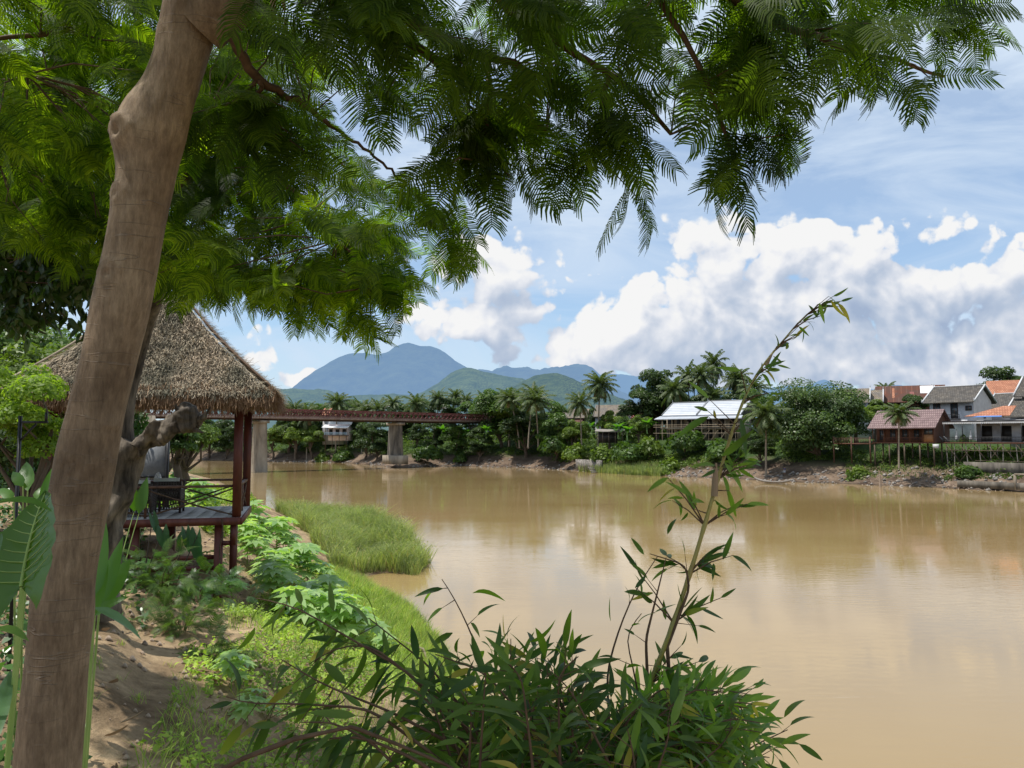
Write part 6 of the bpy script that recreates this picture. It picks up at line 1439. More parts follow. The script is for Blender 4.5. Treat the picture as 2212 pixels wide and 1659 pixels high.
# broadleaf herbs and short grass up the slope
P = scatter(170000, (-9, 2.6), (4.5, 34), lambda x, y, z, s_: (s_ > 1.6) & (s_ < 8.2) & (x > np.where(y < 13, -.385 * y, -4.75 - .18 * (y - 13)) + 2.6 * (fbm(x * .9, y * .9, 3, 71) - .55)) & (fbm(x * .6, y * .6, 3, 14) > .34))
P = P[r.permutation(len(P))[:52000]]; mb = MB(); h_ = np.abs(r.normal(size=(len(P), 1))) * .10
cards(mb, P + np.concatenate([r.normal(size=(len(P), 2)) * .03, h_ + .02], 1), r.normal(size=(len(P), 3)) * .5 + [0, -.2, 1], .038, .6, r); tag(mb.build('ground_herbs', M['herb']), 'low leafy weeds spreading over the sandy slope', 'weeds', kind='stuff')
P = scatter(60000, (-9, 2.6), (4.5, 34), lambda x, y, z, s_: (s_ > 1.6) & (s_ < 8) & (x > np.where(y < 13, -.395 * y, -4.95 - .18 * (y - 13)) + 3.2 * (fbm(x * .9, y * .9, 3, 72) - .6)) & (fbm(x * .9, y * .9, 3, 15) > .45))
P = P[r.permutation(len(P))[:48000]]; mb = MB(); grass(mb, P, .27, .010, .9, r); tag(mb.build('slope_grass', M['grass']), 'thin grass blades scattered on the slope', 'grass', kind='stuff')
# thin tufts over bare sand
P = scatter(1200, (-9, -2), (5, 26), lambda x, y, z, s_: fbm(x * 1.5, y * 1.5, 2, 17) > .6); mb = MB(); PP = np.repeat(P, 14, 0) + r.normal(size=(len(P) * 14, 3)) * [.05, .05, 0]; grass(mb, PP, .11, .006, 1.1, r); tag(mb.build('sparse_tufts', M['grass']), 'sparse small grass tufts on bare sand', 'grass', kind='stuff')
# litter
P = scatter(2600, (-9, -1), (4.5, 24), lambda x, y, z, s_: (fbm(x * 1.1, y * 1.1, 2, 19) > .5)); P = P[:1500]; mb = MB()
n = len(P); a = r.random(n) * 6.28; D = np.stack([np.cos(a), np.sin(a), r.normal(size=n) * .3], 1); place(mb, LAN_W[0], LAN_W[1], P + [0, 0, .02], D, np.tile([[0, 0, 1.]], (n, 1)) + r.normal(size=(n, 3)) * .5, r.uniform(.05, .16, n), r.uniform(-.8, .0, n)); tag(mb.build('leaf_litter', M['litter']), 'dry curled fallen leaves on the sandy ground', 'litter', kind='stuff')
mb = MB()
for q in P[::14]:
    a = r.random() * 6.28; l = r.uniform(.1, .45); mb.tube([q + [0, 0, .02], q + [math.cos(a) * l * .5, math.sin(a) * l * .5, .03 + r.random() * .04], q + [math.cos(a + .3) * l, math.sin(a + .3) * l, .02]], [.008, .006, .003], 4)
tag(mb.build('twig_litter', M['driftwood']), 'broken dry twigs scattered on the ground', 'twigs', kind='stuff')
P = scatter(3000, (-10, 0), (4.5, 26), lambda x, y, z, s_: s_ > 1)[:2200]; mb = MB()
for q in P: s_ = r.uniform(.01, .05) ; mb.tube([q - [s_, 0, 0], q + [0, 0, s_ * .6], q + [s_, 0, 0]], [s_ * .3, s_, s_ * .3], 5)
tag(mb.build('clods', M['driftwood']), 'small pebbles and earth clods on the sandy bank', 'clods', kind='stuff')
# large dry leaves and husks one can point to
def dry_leaf(px, py, z, L_, ang, w, lab, k=.7):
    q = ghit(px, py) + np.array([0, 0, .05]); mb = MB(); place(mb, LAN_W[0] * (1, w, 1.5), LAN_W[1], [q], [[math.cos(ang), math.sin(ang), .15]], [[.3, 0, 1.]], L_ * .8, -.3); tag(mb.build('fallen_leaf', M['litter']), lab, 'leaf', 'large fallen leaves')
dry_leaf(238, 1490, 5.3, .30, -.8, 1.0, 'large curled dry leaf at the upper left of the sand patch'); dry_leaf(265, 1522, 5.3, .2, .2, .8, 'flat pale dry leaf below the curled one')
dry_leaf(225, 1610, 5.4, .55, -.5, .5, 'long split dry banana leaf strip at the foot of the trunk'); dry_leaf(340, 1640, 5.4, .3, 1.2, .35, 'narrow bright dry husk standing near the bottom'); dry_leaf(250, 1580, 5.4, .45, .1, .5, 'dry twisted banana leaf behind the long strip')
dry_leaf(375, 1522, 5.2, .12, .1, 1.2, 'small brown curled leaf in the middle of the sand')
# driftwood logs on grassy slope
q = ghit(850, 1390); mb = MB(); g = lambda x, y: nz1(x, y) + .12
pts = [(q[0] - 1.3, q[1] - .6), (q[0] - .5, q[1] - .2), (q[0] + .3, q[1]), (q[0] + .9, q[1] + .25), (q[0] + 1.15, q[1] - .1)]
mb.tube([(x, y, g(x, y) + (0, .02, .18, .28, -.02)[i]) for i, (x, y) in enumerate(pts)], [.05, .06, .065, .06, .05], 8, rough=.3); mb.tube([(q[0] - .4, q[1] - .2, g(q[0] - .4, q[1] - .2)), (q[0] + .4, q[1] - .5, g(q[0] + .4, q[1] - .5) + .02), (q[0] + .9, q[1] - .9, g(q[0] + .9, q[1] - .9))], [.05, .045, .02], 7)
tag(mb.build('driftwood_log', M['driftwood']), 'bent pale driftwood log lying on the grass by the water', 'log')
for k, (px, lab) in enumerate(((990, 'short dark stake in the ground behind the bamboo, left one'), (1003, 'short dark stake in the ground behind the bamboo, right one'))):
    x, y, z = ghit(1003 + k * 16, 1490); mb = MB(); mb.tube([(x, y, z - .1), (x + .02, y, z + .45)], [.06, .05], 7); tag(mb.build('stake', M['twig']), lab, 'stake', 'dark stakes behind the bamboo')

# ------------------------------------------------------------------ castor plants
def castor(seed, nleaf=11, hgt=.9, leafs=.42):
    r = np.random.default_rng(seed); t_ = thing('castor_plant', (0, 0, 0), 'c', 'plant'); 
    a = np.arange(nleaf) * 2.4 + r.random(nleaf); zz = hgt * (.35 + .65 * np.arange(nleaf) / nleaf); rr_ = r.uniform(.2, .42, nleaf) * (1.15 - .5 * np.arange(nleaf) / nleaf)
    P = np.stack([np.cos(a) * rr_, np.sin(a) * rr_, zz + .12], 1); D = np.stack([np.cos(a), np.sin(a), -.25 + 0 * a], 1)
    mb = MB(); place(mb, PAL[0], PAL[1], P, D, np.stack([np.cos(a) * .35, np.sin(a) * .35, np.ones(nleaf)], 1) + r.normal(size=(nleaf, 3)) * .15, leafs * r.uniform(.75, 1.25, nleaf) * 1.15); mb.build('leaves', M['castor'], t_)
    mb = MB(); mb.tube([(0, 0, -.3), (.02, 0, hgt * .5), (0, 0, hgt)], [.018, .014, .008], 5)
    for p_, z_ in zip(P, zz): mb.tube([(0, 0, z_ * .85), p_ * (.5, .5, 1) + [0, 0, -.02], p_], .005, 3, cap=False)
    mb.build('stems', M['grass'], t_); return Kind(t_)
KC_ = [castor(301, 12, 1.0, .58), castor(302, 10, .8, .55), castor(303, 14, 1.15, .6)]
gcl = 'castor plants on the sunny slope'
cl_ = [(W(385 + 0, 948, 21)[0], 21.)]
cp = []
rows = [ (1150, [(352, 0), (395, 1), (425, 2), (455, 0)], 30), (1175, [(545, 0), (575, 1), (605, 2)], 30), (1200, [(545, 1), (572, 0), (600, 2), (632, 0), (655, 1)], 27), (1230, [(540, 2), (568, 0), (600, 1), (628, 0), (655, 2), (680, 0), (705, 1)], 24),
  (1262, [(590, 0), (620, 2), (650, 1), (682, 0), (712, 2), (740, 0)], 21.5), (1290, [(610, 1), (645, 0), (680, 2), (720, 0), (755, 1)], 19.5), (1340, [(660, 0), (700, 1), (735, 2), (770, 0)], 17.5)]
i = 0
for py, lst, Y in rows:
    for px, k in lst:
        x = (px - CX) / F * Y + r.uniform(-.15, .15); y = Y + r.uniform(-.8, .8); z = nz1(x, y)
        KC_[k].put((x, y, z), r.random() * 6.28, r.uniform(.9, 1.25), 'leafy castor plant in the dense sunlit patch right of the pavilion stilts', gcl)
uniq = [(455, 1262, 19.2, 1, .8, 'castor plant leaning against the near cross rails of the pavilion'), (500, 1300, 16.5, 0, .6, 'castor plant with pale leaves in front of the pavilion corner stilt'), (500, 1500, 7.2, 0, .55, 'young castor plant glowing lime at the edge of the sand'), (535, 1570, 6.2, 1, .5, 'young pale green castor plant in front of the bamboo tip'), (830, 1420, 13, 1, .7, 'castor plant among weeds behind the bamboo'), (585, 1560, 6.3, 2, .25, 'tiny castor seedling at the bottom of the slope')]
for px, py, Y, k, sc_, lab in uniq:
    q = ghit(px, py); KC_[k].put(q, r.random() * 6, sc_, lab)
# small cavities of feathery seedlings before the pavilion
def feather_shrub(px, py, z, sc_, n, lab, seed):
    rr = np.random.default_rng(seed); q = ghit(px, py + 45); t_ = thing('mimosa_shrub', q, lab, 'shrub', None)
    a = rr.random(n) * 6.28; el = rr.uniform(-.1, 1.2, n); D = np.stack([np.cos(a) * np.cos(el), np.sin(a) * np.cos(el), np.sin(el)], 1)
    P = q + D * rr.uniform(.05, .75, (n, 1)) * sc_ * np.array([1.5, 1, 1]); P[:, 2] = np.maximum(P[:, 2], q[2] + .05); mb = MB()
    place(mb, FEA[0][0], FEA[0][1], P, D + [0, 0, .1], np.array([0, 0, 1.]) + rr.normal(size=(n, 3)) * .5, rr.uniform(.2, .36, n), rr.uniform(.2, .8, n)); mb.build('foliage', M['tree_b'] if seed % 2 else M['ivy'], t_)
    mb = MB()
    for k in range(0, n, 6): mb.tube([q - [0, 0, .1], (q + P[k]) / 2 + [0, 0, .1], P[k]], [.012, .008, .004], 4)
    mb.build('stems', M['twig'], t_)
feather_shrub(345, 1235, 5.0, 1.1, 130, 'feathery green shrub below the left end of the pavilion', 1); feather_shrub(425, 1255, 4.8, 1.0, 110, 'darker feathery shrub in front of the cross rails', 2); feather_shrub(395, 1320, 4.9, .8, 70, 'low feathery plant trailing onto the bare sand', 3)
feather_shrub(300, 1225, 5.1, .9, 60, 'feathery shrub at the foot of the dead forked trunk', 4); feather_shrub(455, 1380, 4.7, .5, 30, 'small fern like seedling right of the trailing plant', 5)
# ------------------------------------------------------------------ big leaning trunk and its canopy
TR = [ # y, xl, xr (survey px)
 (-420, 560, 690), (-250, 480, 620), (-120, 415, 560), (0, 346, 502), (52, 336, 478), (104, 330, 462), (156, 315, 446), (208, 292, 430), (235, 268, 425), (262, 246, 419), (290, 238, 410), (312, 235, 404), (340, 240, 397), (365, 246, 390), (410, 243, 380), (451, 234, 370), (515, 225, 358), (576, 212, 347),
 (665, 189, 330), (724, 180, 314), (784, 170, 299), (830, 158, 288), (874, 146, 277), (963, 122, 262), (1070, 103, 244), (1120, 95, 234), (1176, 83, 224), (1230, 74, 214), (1283, 66, 207), (1318, 63, 210), (1345, 61, 206), (1389, 58, 199), (1460, 50, 192), (1531, 41, 187), (1659, 28, 177), (1800, 10, 175), (2000, -25, 175)]
TD = 3.25
C = []; RR = []
for y, xl, xr in TR:
    C.append(W((xl + xr) / 2, y, TD)); RR.append((xr - xl) / 2 / F * TD * .84)
C = np.array(C); RR = np.array(RR)
# resample
s = np.concatenate([[0], np.cumsum(np.linalg.norm(np.diff(C, axis=0), axis=1))]); ss = np.linspace(0, s[-1], 420)
C2 = np.stack([np.interp(ss, s, C[:, k]) for k in range(3)], 1); R2 = np.interp(ss, s, RR)
k_ = np.hanning(19); k_ /= k_.sum(); R2 = np.convolve(np.pad(R2, 9, 'edge'), k_, 'valid')
for kk in range(3): C2[:, kk] = np.convolve(np.pad(C2[:, kk], 9, 'edge'), k_, 'valid')
ft = thing('flame_tree', (C2[-1][0], C2[-1][1], nz1(C2[-1][0], C2[-1][1])), 'tall leaning tree with smooth tan trunk and feathery leaves overhanging the river', 'tree')
mb = MB(); n = 110; ang = np.arange(n) * 2 * math.pi / n; V = []
for i, (c, r0) in enumerate(zip(C2, R2)):
    T = unit(C2[min(i + 4, len(C2) - 1)] - C2[max(i - 4, 0)]); sdv = unit(np.cross(T, [0, 1., 0])); u = np.cross(T, sdv)
    rad = r0 * (1 + .05 * (vn(np.cos(ang) * 1.5 + 4, np.sin(ang) * 1.5 + ss[i] * 1.2, 3) - .5) + .030 * (vn(np.cos(ang) * 4 + 9, np.sin(ang) * 4 + ss[i] * 5, 5) - .5) + .016 * (vn(np.cos(ang) * 12 + 9, np.sin(ang) * 12 + ss[i] * 11, 6) - .5))
    V.append(c + rad[:, None] * (np.cos(ang)[:, None] * sdv + np.sin(ang)[:, None] * u))
V = np.concatenate(V)
# knots: raised lips and hollows facing the viewer
for (px, py, rr, hgt) in ((260, 285, .055, .022), (262, 262, .03, .012), (245, 415, .045, .012), (232, 590, .05, .010), (250, 925, .06, .008), (150, 1020, .035, -.006), (205, 1330, .05, .010), (215, 1010, .05, .006), (330, 60, .04, .006)):
    q = W(px, py, TD - .11); d = np.linalg.norm((V - q) * [1, .6, 1], axis=1); out = unit(V - np.repeat(C2, n, 0)); V = V + out * (1.5 * hgt * np.exp(-(d / rr) ** 2) - hgt * 1.9 * np.exp(-(d / (rr * .38)) ** 2) + hgt * .5 * np.exp(-((d - rr * 1.1) / (rr * .18)) ** 2) * (V[:, 2] > q[2]))[:, None]
i = np.arange(len(C2) - 1)[:, None] * n; j = np.arange(n)[None]; mb.add(V, np.stack([i + j, i + n + j, i + n + (j + 1) % n, i + (j + 1) % n], -1).reshape(-1, 4))
trunk = mb.build('trunk', M['bark_main'], ft, smooth=True)
# stub where the big limb leaves to the right
mb = MB(); mb.tube([W(430, 60, TD), W(478, 10, TD - .02), W(505, -50, TD - .02), W(540, -140, TD + .1)], [.12, .135, .12, .1], 16, rough=.12, seed=4); mb.build('limb', M['bark_main'], ft, smooth=True)

BR = [ # polylines (px, py, depth), r0, r1
 ([(500, 40, 3.2), (507, 90, 3.25), (528, 140, 3.35), (560, 172, 3.4), (640, 215, 3.6), (730, 280, 3.9), (800, 328, 4.1)], .019, .006),
 ([(556, 172, 3.4), (525, 205, 3.45), (512, 222, 3.5)], .008, .004), ([(562, 175, 3.4), (570, 235, 3.5), (600, 300, 3.6)], .009, .003),
 ([(540, -140, 3.35), (650, -120, 3.2), (740, -50, 3.15), (781, 0, 3.1), (899, 104, 3.2), (997, 163, 3.3), (1081, 202, 3.4), (1179, 281, 3.6)], .028, .008),
 ([(560, -160, 3.3), (700, -110, 3.0), (827, 0, 3.0), (899, 52, 3.0), (983, 98, 3.1), (1060, 120, 3.1), (1134, 150, 3.2), (1230, 190, 3.3)], .030, .008),
 ([(580, -200, 3.2), (850, -160, 3.0), (1000, -70, 3.0), (1088, 0, 3.0), (1186, 72, 3.1), (1310, 157, 3.3), (1395, 215, 3.4), (1450, 290, 3.5)], .028, .007),
 ([(580, -220, 3.1), (1000, -260, 2.8), (1300, -140, 2.8), (1434, 0, 2.9), (1486, 98, 3.0), (1539, 189, 3.1), (1571, 307, 3.2), (1590, 370, 3.3)], .024, .005),
 ([(1000, -260, 2.8), (1350, -150, 2.8), (1578, 0, 2.9), (1650, 39, 3.0), (1767, 82, 3.1), (1878, 118, 3.2), (1960, 138, 3.3), (2040, 165, 3.4)], .022, .005),
 ([(1062, 170, 3.3), (1050, 260, 3.4), (1042, 366, 3.5)], .007, .003), ([(1350, -150, 2.8), (1700, -180, 3.0), (1950, -90, 3.2), (2090, -30, 3.3)], .014, .005),
 ([(800, 328, 4.1), (880, 400, 4.2), (960, 480, 4.3), (1000, 545, 4.4)], .006, .003), ([(983, 98, 3.1), (1020, 260, 3.5), (1100, 380, 3.6)], .008, .003), ([(1310, 157, 3.3), (1300, 300, 3.4), (1290, 370, 3.5)], .009, .003)]
def poly3(L_): return np.array([W(*p_) for p_ in L_])
def resamp(P, n):
    s = np.concatenate([[0], np.cumsum(np.linalg.norm(np.diff(P, axis=0), axis=1))]); q = np.linspace(0, s[-1], n); return np.stack([np.interp(q, s, P[:, k]) for k in range(3)], 1)
bpts = []
for L_, r0, r1 in BR:
    P = resamp(poly3(L_), 26); kk = np.hanning(5); kk /= kk.sum(); Q = P.copy()
    for c in range(3): Q[:, c] = np.convolve(np.pad(P[:, c], 2, 'edge'), kk, 'valid')
    Q[0] = P[0]; Q[-1] = P[-1]; Q[1:-1] += rng.normal(size=(24, 3)) * .006
    mb = MB(); mb.tube(Q, np.linspace(r0 * 1.35, r1 * 1.3, 26), 8, rough=.15); mb.build('branch', M['twig'], ft, smooth=True)
    dirs = unit(np.gradient(Q, axis=0)); bpts.append(np.concatenate([Q[6:], dirs[6:]], 1))
bpts = np.concatenate(bpts)

def leaf_sprays(mbL, mbT, pos, out, nl, size, r, spread=.75, down=.22, uw=.55, ub=(0, 0, 1.)):
    """whorl of feathery leaves round a twig tip"""
    P = []; D = []
    for p_, o_ in zip(pos, out):
        m = int(nl * r.uniform(.7, 1.3)); d = unit(o_[None] * r.uniform(.4, 1.1, (m, 1)) + r.normal(size=(m, 3)) * spread * np.array([1, 1, .45]) + [0, 0, -down])
        P.append(p_ - o_ * r.uniform(0, .22, (m, 1))); D.append(d)
    P = np.concatenate(P); D = np.concatenate(D); U = np.array(ub) + r.normal(size=P.shape) * uw
    S = size * r.uniform(.7, 1.15, len(P)); K = r.uniform(.05, .45, len(P)); tid = r.integers(0, 4, len(P))
    for t_ in range(4):
        k = tid == t_; place(mbL, FEA[t_][0], FEA[t_][1], P[k], D[k], U[k], S[k], K[k])
def in_poly(P, poly): return inside(np.asarray(P, float), np.asarray(poly, float))
PAp = [(520, -60), (2230, -60), (2160, 10), (2110, 80), (2040, 130), (1950, 150), (1850, 140), (1740, 100), (1660, 130), (1640, 230), (1630, 310), (1570, 330), (1500, 270), (1400, 240), (1330, 270), (1240, 290), (1180, 250), (1110, 280), (1070, 340), (1030, 430), (980, 480), (920, 450), (860, 400), (800, 340), (900, 330), (1000, 280), (985, 190), (930, 100), (840, 130), (800, 180), (760, 170), (700, 110), (560, 80)]
r = np.random.default_rng(1001); mL = MB(); mT = MB()
pts = []
while len(pts) < 74:
    q = r.uniform([500, -60], [2230, 540])
    if in_poly([q], PAp)[0] and not (610 < q[0] < 720 and 40 < q[1] < 150) and not (1230 < q[0] < 1250): pts.append(q)
pos = []; out = []
for q in pts:
    Y = r.uniform(2.7, 4.0); p_ = W(q[0], q[1], Y); d = np.linalg.norm(bpts[:, :3] - p_, axis=1); j = d.argmin(); b0 = bpts[j, :3]; o_ = unit(unit(p_ - b0) * .8 + bpts[j, 3:] * .6 + [0, 0, -.15])
    if d[j] > .8: p_ = b0 + unit(p_ - b0) * .8
    mT.tube([b0, (b0 + p_) / 2 + r.normal(size=3) * .03, p_], [.005, .0035, .002], 4, cap=False); pos.append(p_); out.append(o_)
for j in range(0, len(bpts), 5):
    d_ = bpts[j, 3:]; sd_ = unit(np.cross(d_, [0, 0, 1.])) * r.choice([-1, 1]); o_ = unit(d_ * .7 + sd_ * .7 + [0, 0, -.1]); p_ = bpts[j, :3] + o_ * r.uniform(.05, .3)
    mT.tube([bpts[j, :3], p_], [.004, .002], 4, cap=False); pos.append(p_); out.append(o_)
# hand set tips that make the outline
for px, py, Y, dx, dz in ((2080, 60, 3.3, 1, -.2), (2010, 170, 3.2, .9, -.4), (1900, 165, 3.1, .4, -.7), (1760, 150, 3.0, .1, -.9), (1640, 350, 3.2, .5, -.7), (1600, 360, 3.2, .2, -.9), (1560, 365, 3.3, -.1, -.9), (1700, 290, 3.2, .7, -.5), (1370, 300, 3.3, .4, -.5),
      (1240, 340, 3.4, 0, -.8), (1320, 320, 3.3, .3, -.7), (1070, 350, 3.6, .3, -.7), (1000, 530, 4.3, .2, -.7), (960, 490, 4.2, -.2, -.7), (880, 430, 4.1, -.2, -.7), (1030, 540, 4.3, .7, -.4), (830, 210, 3.5, .4, -.5), (890, 200, 3.4, .6, -.3), (2120, 10, 3.2, 1, .1)):
    p_ = W(px, py, Y); o_ = unit(np.array([dx, r.uniform(-.2, .4), dz])); j = np.linalg.norm(bpts[:, :3] - p_, axis=1).argmin()
    mT.tube([bpts[j, :3], (bpts[j, :3] + p_) / 2 + [0, 0, .02], p_], [.005, .004, .002], 4, cap=False); pos.append(p_); out.append(o_)
leaf_sprays(mL, mT, pos, out, 5, .275, r, uw=.55, spread=.7, ub=(0, -.7, .6))
# unseen crown above and behind the frame, added to shade trunk and bamboo
pos = []; out = []
for k in range(150):
    p_ = np.array([r.uniform(-4.6, 1.6), r.uniform(-2.0, 3.6), r.uniform(10.6, 12.6)]) ; pos.append(p_); out.append(unit(np.array([p_[0] + 1, p_[1], .3]) + r.normal(size=3) * .4))
leaf_sprays(mL, mT, pos, out, 6, .45, r, uw=.3)
mL.multi(mT, 'foliage', M['canopy'], M['twig'], ft)
mb = MB(); top = C2[0]
for k in range(11):
    e = pos[k * 13]; mb.tube([top, (top + e) / 2 + [0, 0, .5], e], [.05, .03, .01], 6)
mb.build('upper_branches', M['twig'], ft)
# dry pods hanging at the top edge
for px, py, dx in ((592, 10, -.01), (600, -10, .05), (705, -5, .05)):
    a = W(px, -60, 3.1); b_ = W(px + dx * 300, py + 30, 3.1); mb = MB(); mb.tube([a, (a + b_) / 2, b_], [.004, .016, .005], 5); mb.build('seed_pod', M['litter'], ft)

# ------------------------------------------------------------------ second feathery tree: old forked trunk with a live left fork
DT = 12.2
def gnarl(o, st, size=.22):
    m_ = o.modifiers.new('sub', 'SUBSURF'); m_.levels = 2; m_.render_levels = 2
    tx = bpy.data.textures.new('gnarl', 'CLOUDS'); tx.noise_scale = size; tx.noise_depth = 4
    m_ = o.modifiers.new('disp', 'DISPLACE'); m_.texture = tx; m_.strength = st; m_.mid_level = .5; m_.texture_coords = 'LOCAL'
ot = thing('old_forked_tree', (*W(235, 948, DT)[:2], nz1(*W(235, 948, DT)[:2])), 'old gnarled forked tree with one broken dead limb beside the pavilion', 'tree')
def lpath(pts): return resamp(np.array([W(*p_) for p_ in pts]), 22)
mb = MB(); P = lpath([(205, 1330, DT), (222, 1230, DT), (240, 1120, DT), (258, 1040, DT), (276, 975, DT), (290, 955, DT)]); mb.tube(P, np.interp(np.linspace(0, 1, 22), [0, .4, .75, 1], [.33, .27, .27, .22]), 14, rough=.35, seed=2)
gnarl(mb.build('trunk', M['old_wood'], ot, smooth=True), .10, .3)
mb = MB(); P = lpath([(285, 985, DT), (305, 962, DT), (335, 938, DT - .1), (368, 915, DT - .2), (400, 903, DT - .2), (430, 908, DT - .2)]); mb.tube(P, np.interp(np.linspace(0, 1, 22), [0, .3, .7, .86, 1], [.17, .16, .17, .19, .10]), 20, rough=.7, seed=7)
o_ = mb.build('broken_limb', M['old_wood'], ot, smooth=True); gnarl(o_, .16)
rr = np.random.default_rng(31); mb = MB()
for px, py, qx, qy, w in ((420, 922, 455, 880, .035), (400, 902, 412, 878, .05), (385, 896, 380, 874, .04), (428, 905, 446, 900, .05), (415, 925, 440, 935, .03)):
    mb.tube([W(px, py, DT - .2), W((px + qx) / 2 + rr.uniform(-4, 4), (py + qy) / 2, DT - .3), W(qx, qy, DT - .3)], [w * 1.6, w, .012], 9, rough=.6, seed=int(px))
gnarl(mb.build('snapped_stub', M['old_wood'], ot), .06, .1)
mb = MB(); P = lpath([(272, 1000, DT), (262, 930, DT), (270, 860, DT), (292, 780, DT), (318, 700, DT - .1), (338, 640, DT - .3), (356, 585, DT - .8), (380, 520, DT - 1.6), (400, 400, DT - 3)]); mb.tube(P, np.linspace(.16, .07, 22), 10, rough=.25, seed=9)
mb.build('live_limb', M['old_wood'], ot, smooth=True)
PBp = [(-80, -80), (520, -80), (640, 110), (760, 300), (820, 400), (850, 500), (820, 580), (830, 650), (800, 700), (720, 660), (640, 630), (540, 610), (470, 600), (420, 610), (350, 590), (240, 590), (180, 560), (-80, 480)]
BB = [([(400, 400, DT - 3), (420, 250, 7.5), (330, 100, 6.2), (150, 60, 5.4), (-50, 90, 5.2)], .07, .015), ([(400, 400, DT - 3), (500, 330, 8.0), (620, 400, 7.2), (720, 500, 6.8), (800, 620, 6.6)], .05, .008),
      ([(420, 250, 7.5), (520, 200, 7), (640, 260, 6.6), (760, 380, 6.4)], .04, .008), ([(380, 520, DT - 1.6), (470, 520, 9), (560, 560, 8.2), (650, 610, 7.8)], .035, .008), ([(400, 400, DT - 3), (300, 350, 8), (150, 330, 7), (0, 360, 6.4)], .045, .01), ([(330, 100, 6.2), (250, -60, 5.8), (50, -100, 5.4)], .03, .01), ([(380, 520, DT - 1.6), (300, 470, 9.5), (150, 450, 8.5), (40, 470, 8)], .03, .008), ([(150, 330, 7), (120, 220, 6), (60, 160, 5.3)], .02, .006)]
bp2 = []
for L_, r0, r1 in BB:
    P = resamp(np.array([W(*p_) for p_ in L_]), 24); P[1:-1] += rng.normal(size=(22, 3)) * .02; mb = MB(); mb.tube(P, np.linspace(r0, r1, 24), 7, rough=.15); mb.build('branch', M['twig'], ot, smooth=True); bp2.append(np.concatenate([P[3:], unit(np.gradient(P, axis=0))[3:]], 1))
bp2 = np.concatenate(bp2)
r = np.random.default_rng(2002); mL = MB(); mT = MB(); pos = []; out = []
cnt = 0
while cnt < 175:
    q = r.uniform([-80, -80], [870, 720])
    if not in_poly([q], PBp)[0]: continue
    cnt += 1; Y = r.uniform(4.6, 6.4) if q[0] < 330 and q[1] < 330 else r.uniform(5.8, 8.6); p_ = W(q[0], q[1], Y); d = np.linalg.norm(bp2[:, :3] - p_, axis=1); j = d.argmin(); b0 = bp2[j, :3]
    if d[j] > 1.6: p_ = b0 + unit(p_ - b0) * 1.6
    o_ = unit(unit(p_ - b0) * .7 + np.array([.55, -.1, -.35])); mT.tube([b0, (b0 + p_) / 2 + r.normal(size=3) * .05 + [0, 0, .04], p_], [.009, .006, .003], 4, cap=False); pos.append(p_); out.append(o_)
for px, py, Y, dx, dz in ((830, 640, 6.6, .5, -.8), (800, 690, 6.6, .4, -.9), (840, 560, 6.5, .7, -.5), (850, 500, 6.5, .8, -.4), (760, 670, 6.8, .2, -.9), (690, 650, 7.2, .2, -.9), (640, 620, 7.4, .3, -.8), (560, 600, 7.8, .2, -.9), (500, 600, 8, 0, -.9), (400, 620, 9, 0, -.9), (420, 640, 9, .2, -.9), (815, 600, 6.6, .6, -.6), (780, 620, 6.8, .5, -.7), (720, 610, 7, .4, -.8)):
    p_ = W(px, py, Y); j = np.linalg.norm(bp2[:, :3] - p_, axis=1).argmin(); mT.tube([bp2[j, :3], p_], [.008, .003], 4, cap=False); pos += [p_, p_ + r.normal(size=3) * .12]; out += [unit(np.array([dx, .1, dz]))] * 2
pos = np.array(pos); out = np.array(out); dk = (pos[:, 1] > 6.9) & (np.arange(len(pos)) < 175); mD = MB()  # deeper clusters take the darker leaf material, crown shade put into colour
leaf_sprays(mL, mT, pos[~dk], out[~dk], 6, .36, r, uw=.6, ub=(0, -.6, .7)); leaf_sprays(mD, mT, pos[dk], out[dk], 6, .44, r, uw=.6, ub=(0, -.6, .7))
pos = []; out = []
for k in range(105):   # inner crown, its shade painted in by the darker leaf material
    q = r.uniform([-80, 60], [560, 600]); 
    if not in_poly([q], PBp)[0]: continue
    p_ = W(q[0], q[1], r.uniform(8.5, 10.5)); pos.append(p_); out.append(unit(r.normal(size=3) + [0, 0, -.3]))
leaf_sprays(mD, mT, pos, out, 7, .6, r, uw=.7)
pos = []; out = []
for k in range(120):   # unseen upper crown, added to shade the foliage below
    p_ = np.array([r.uniform(-9.5, -1.5), r.uniform(1.5, 8.5), r.uniform(12.2, 14.2)]); pos.append(p_); out.append(unit(r.normal(size=3) + [0, 0, -.1]))
leaf_sprays(mL, mT, pos, out, 6, .6, r, uw=.4)
mL.multi(mT, 'foliage', M['canopy_bright'], M['twig'], ot); mD.build('inner_foliage', M['canopy'], ot)
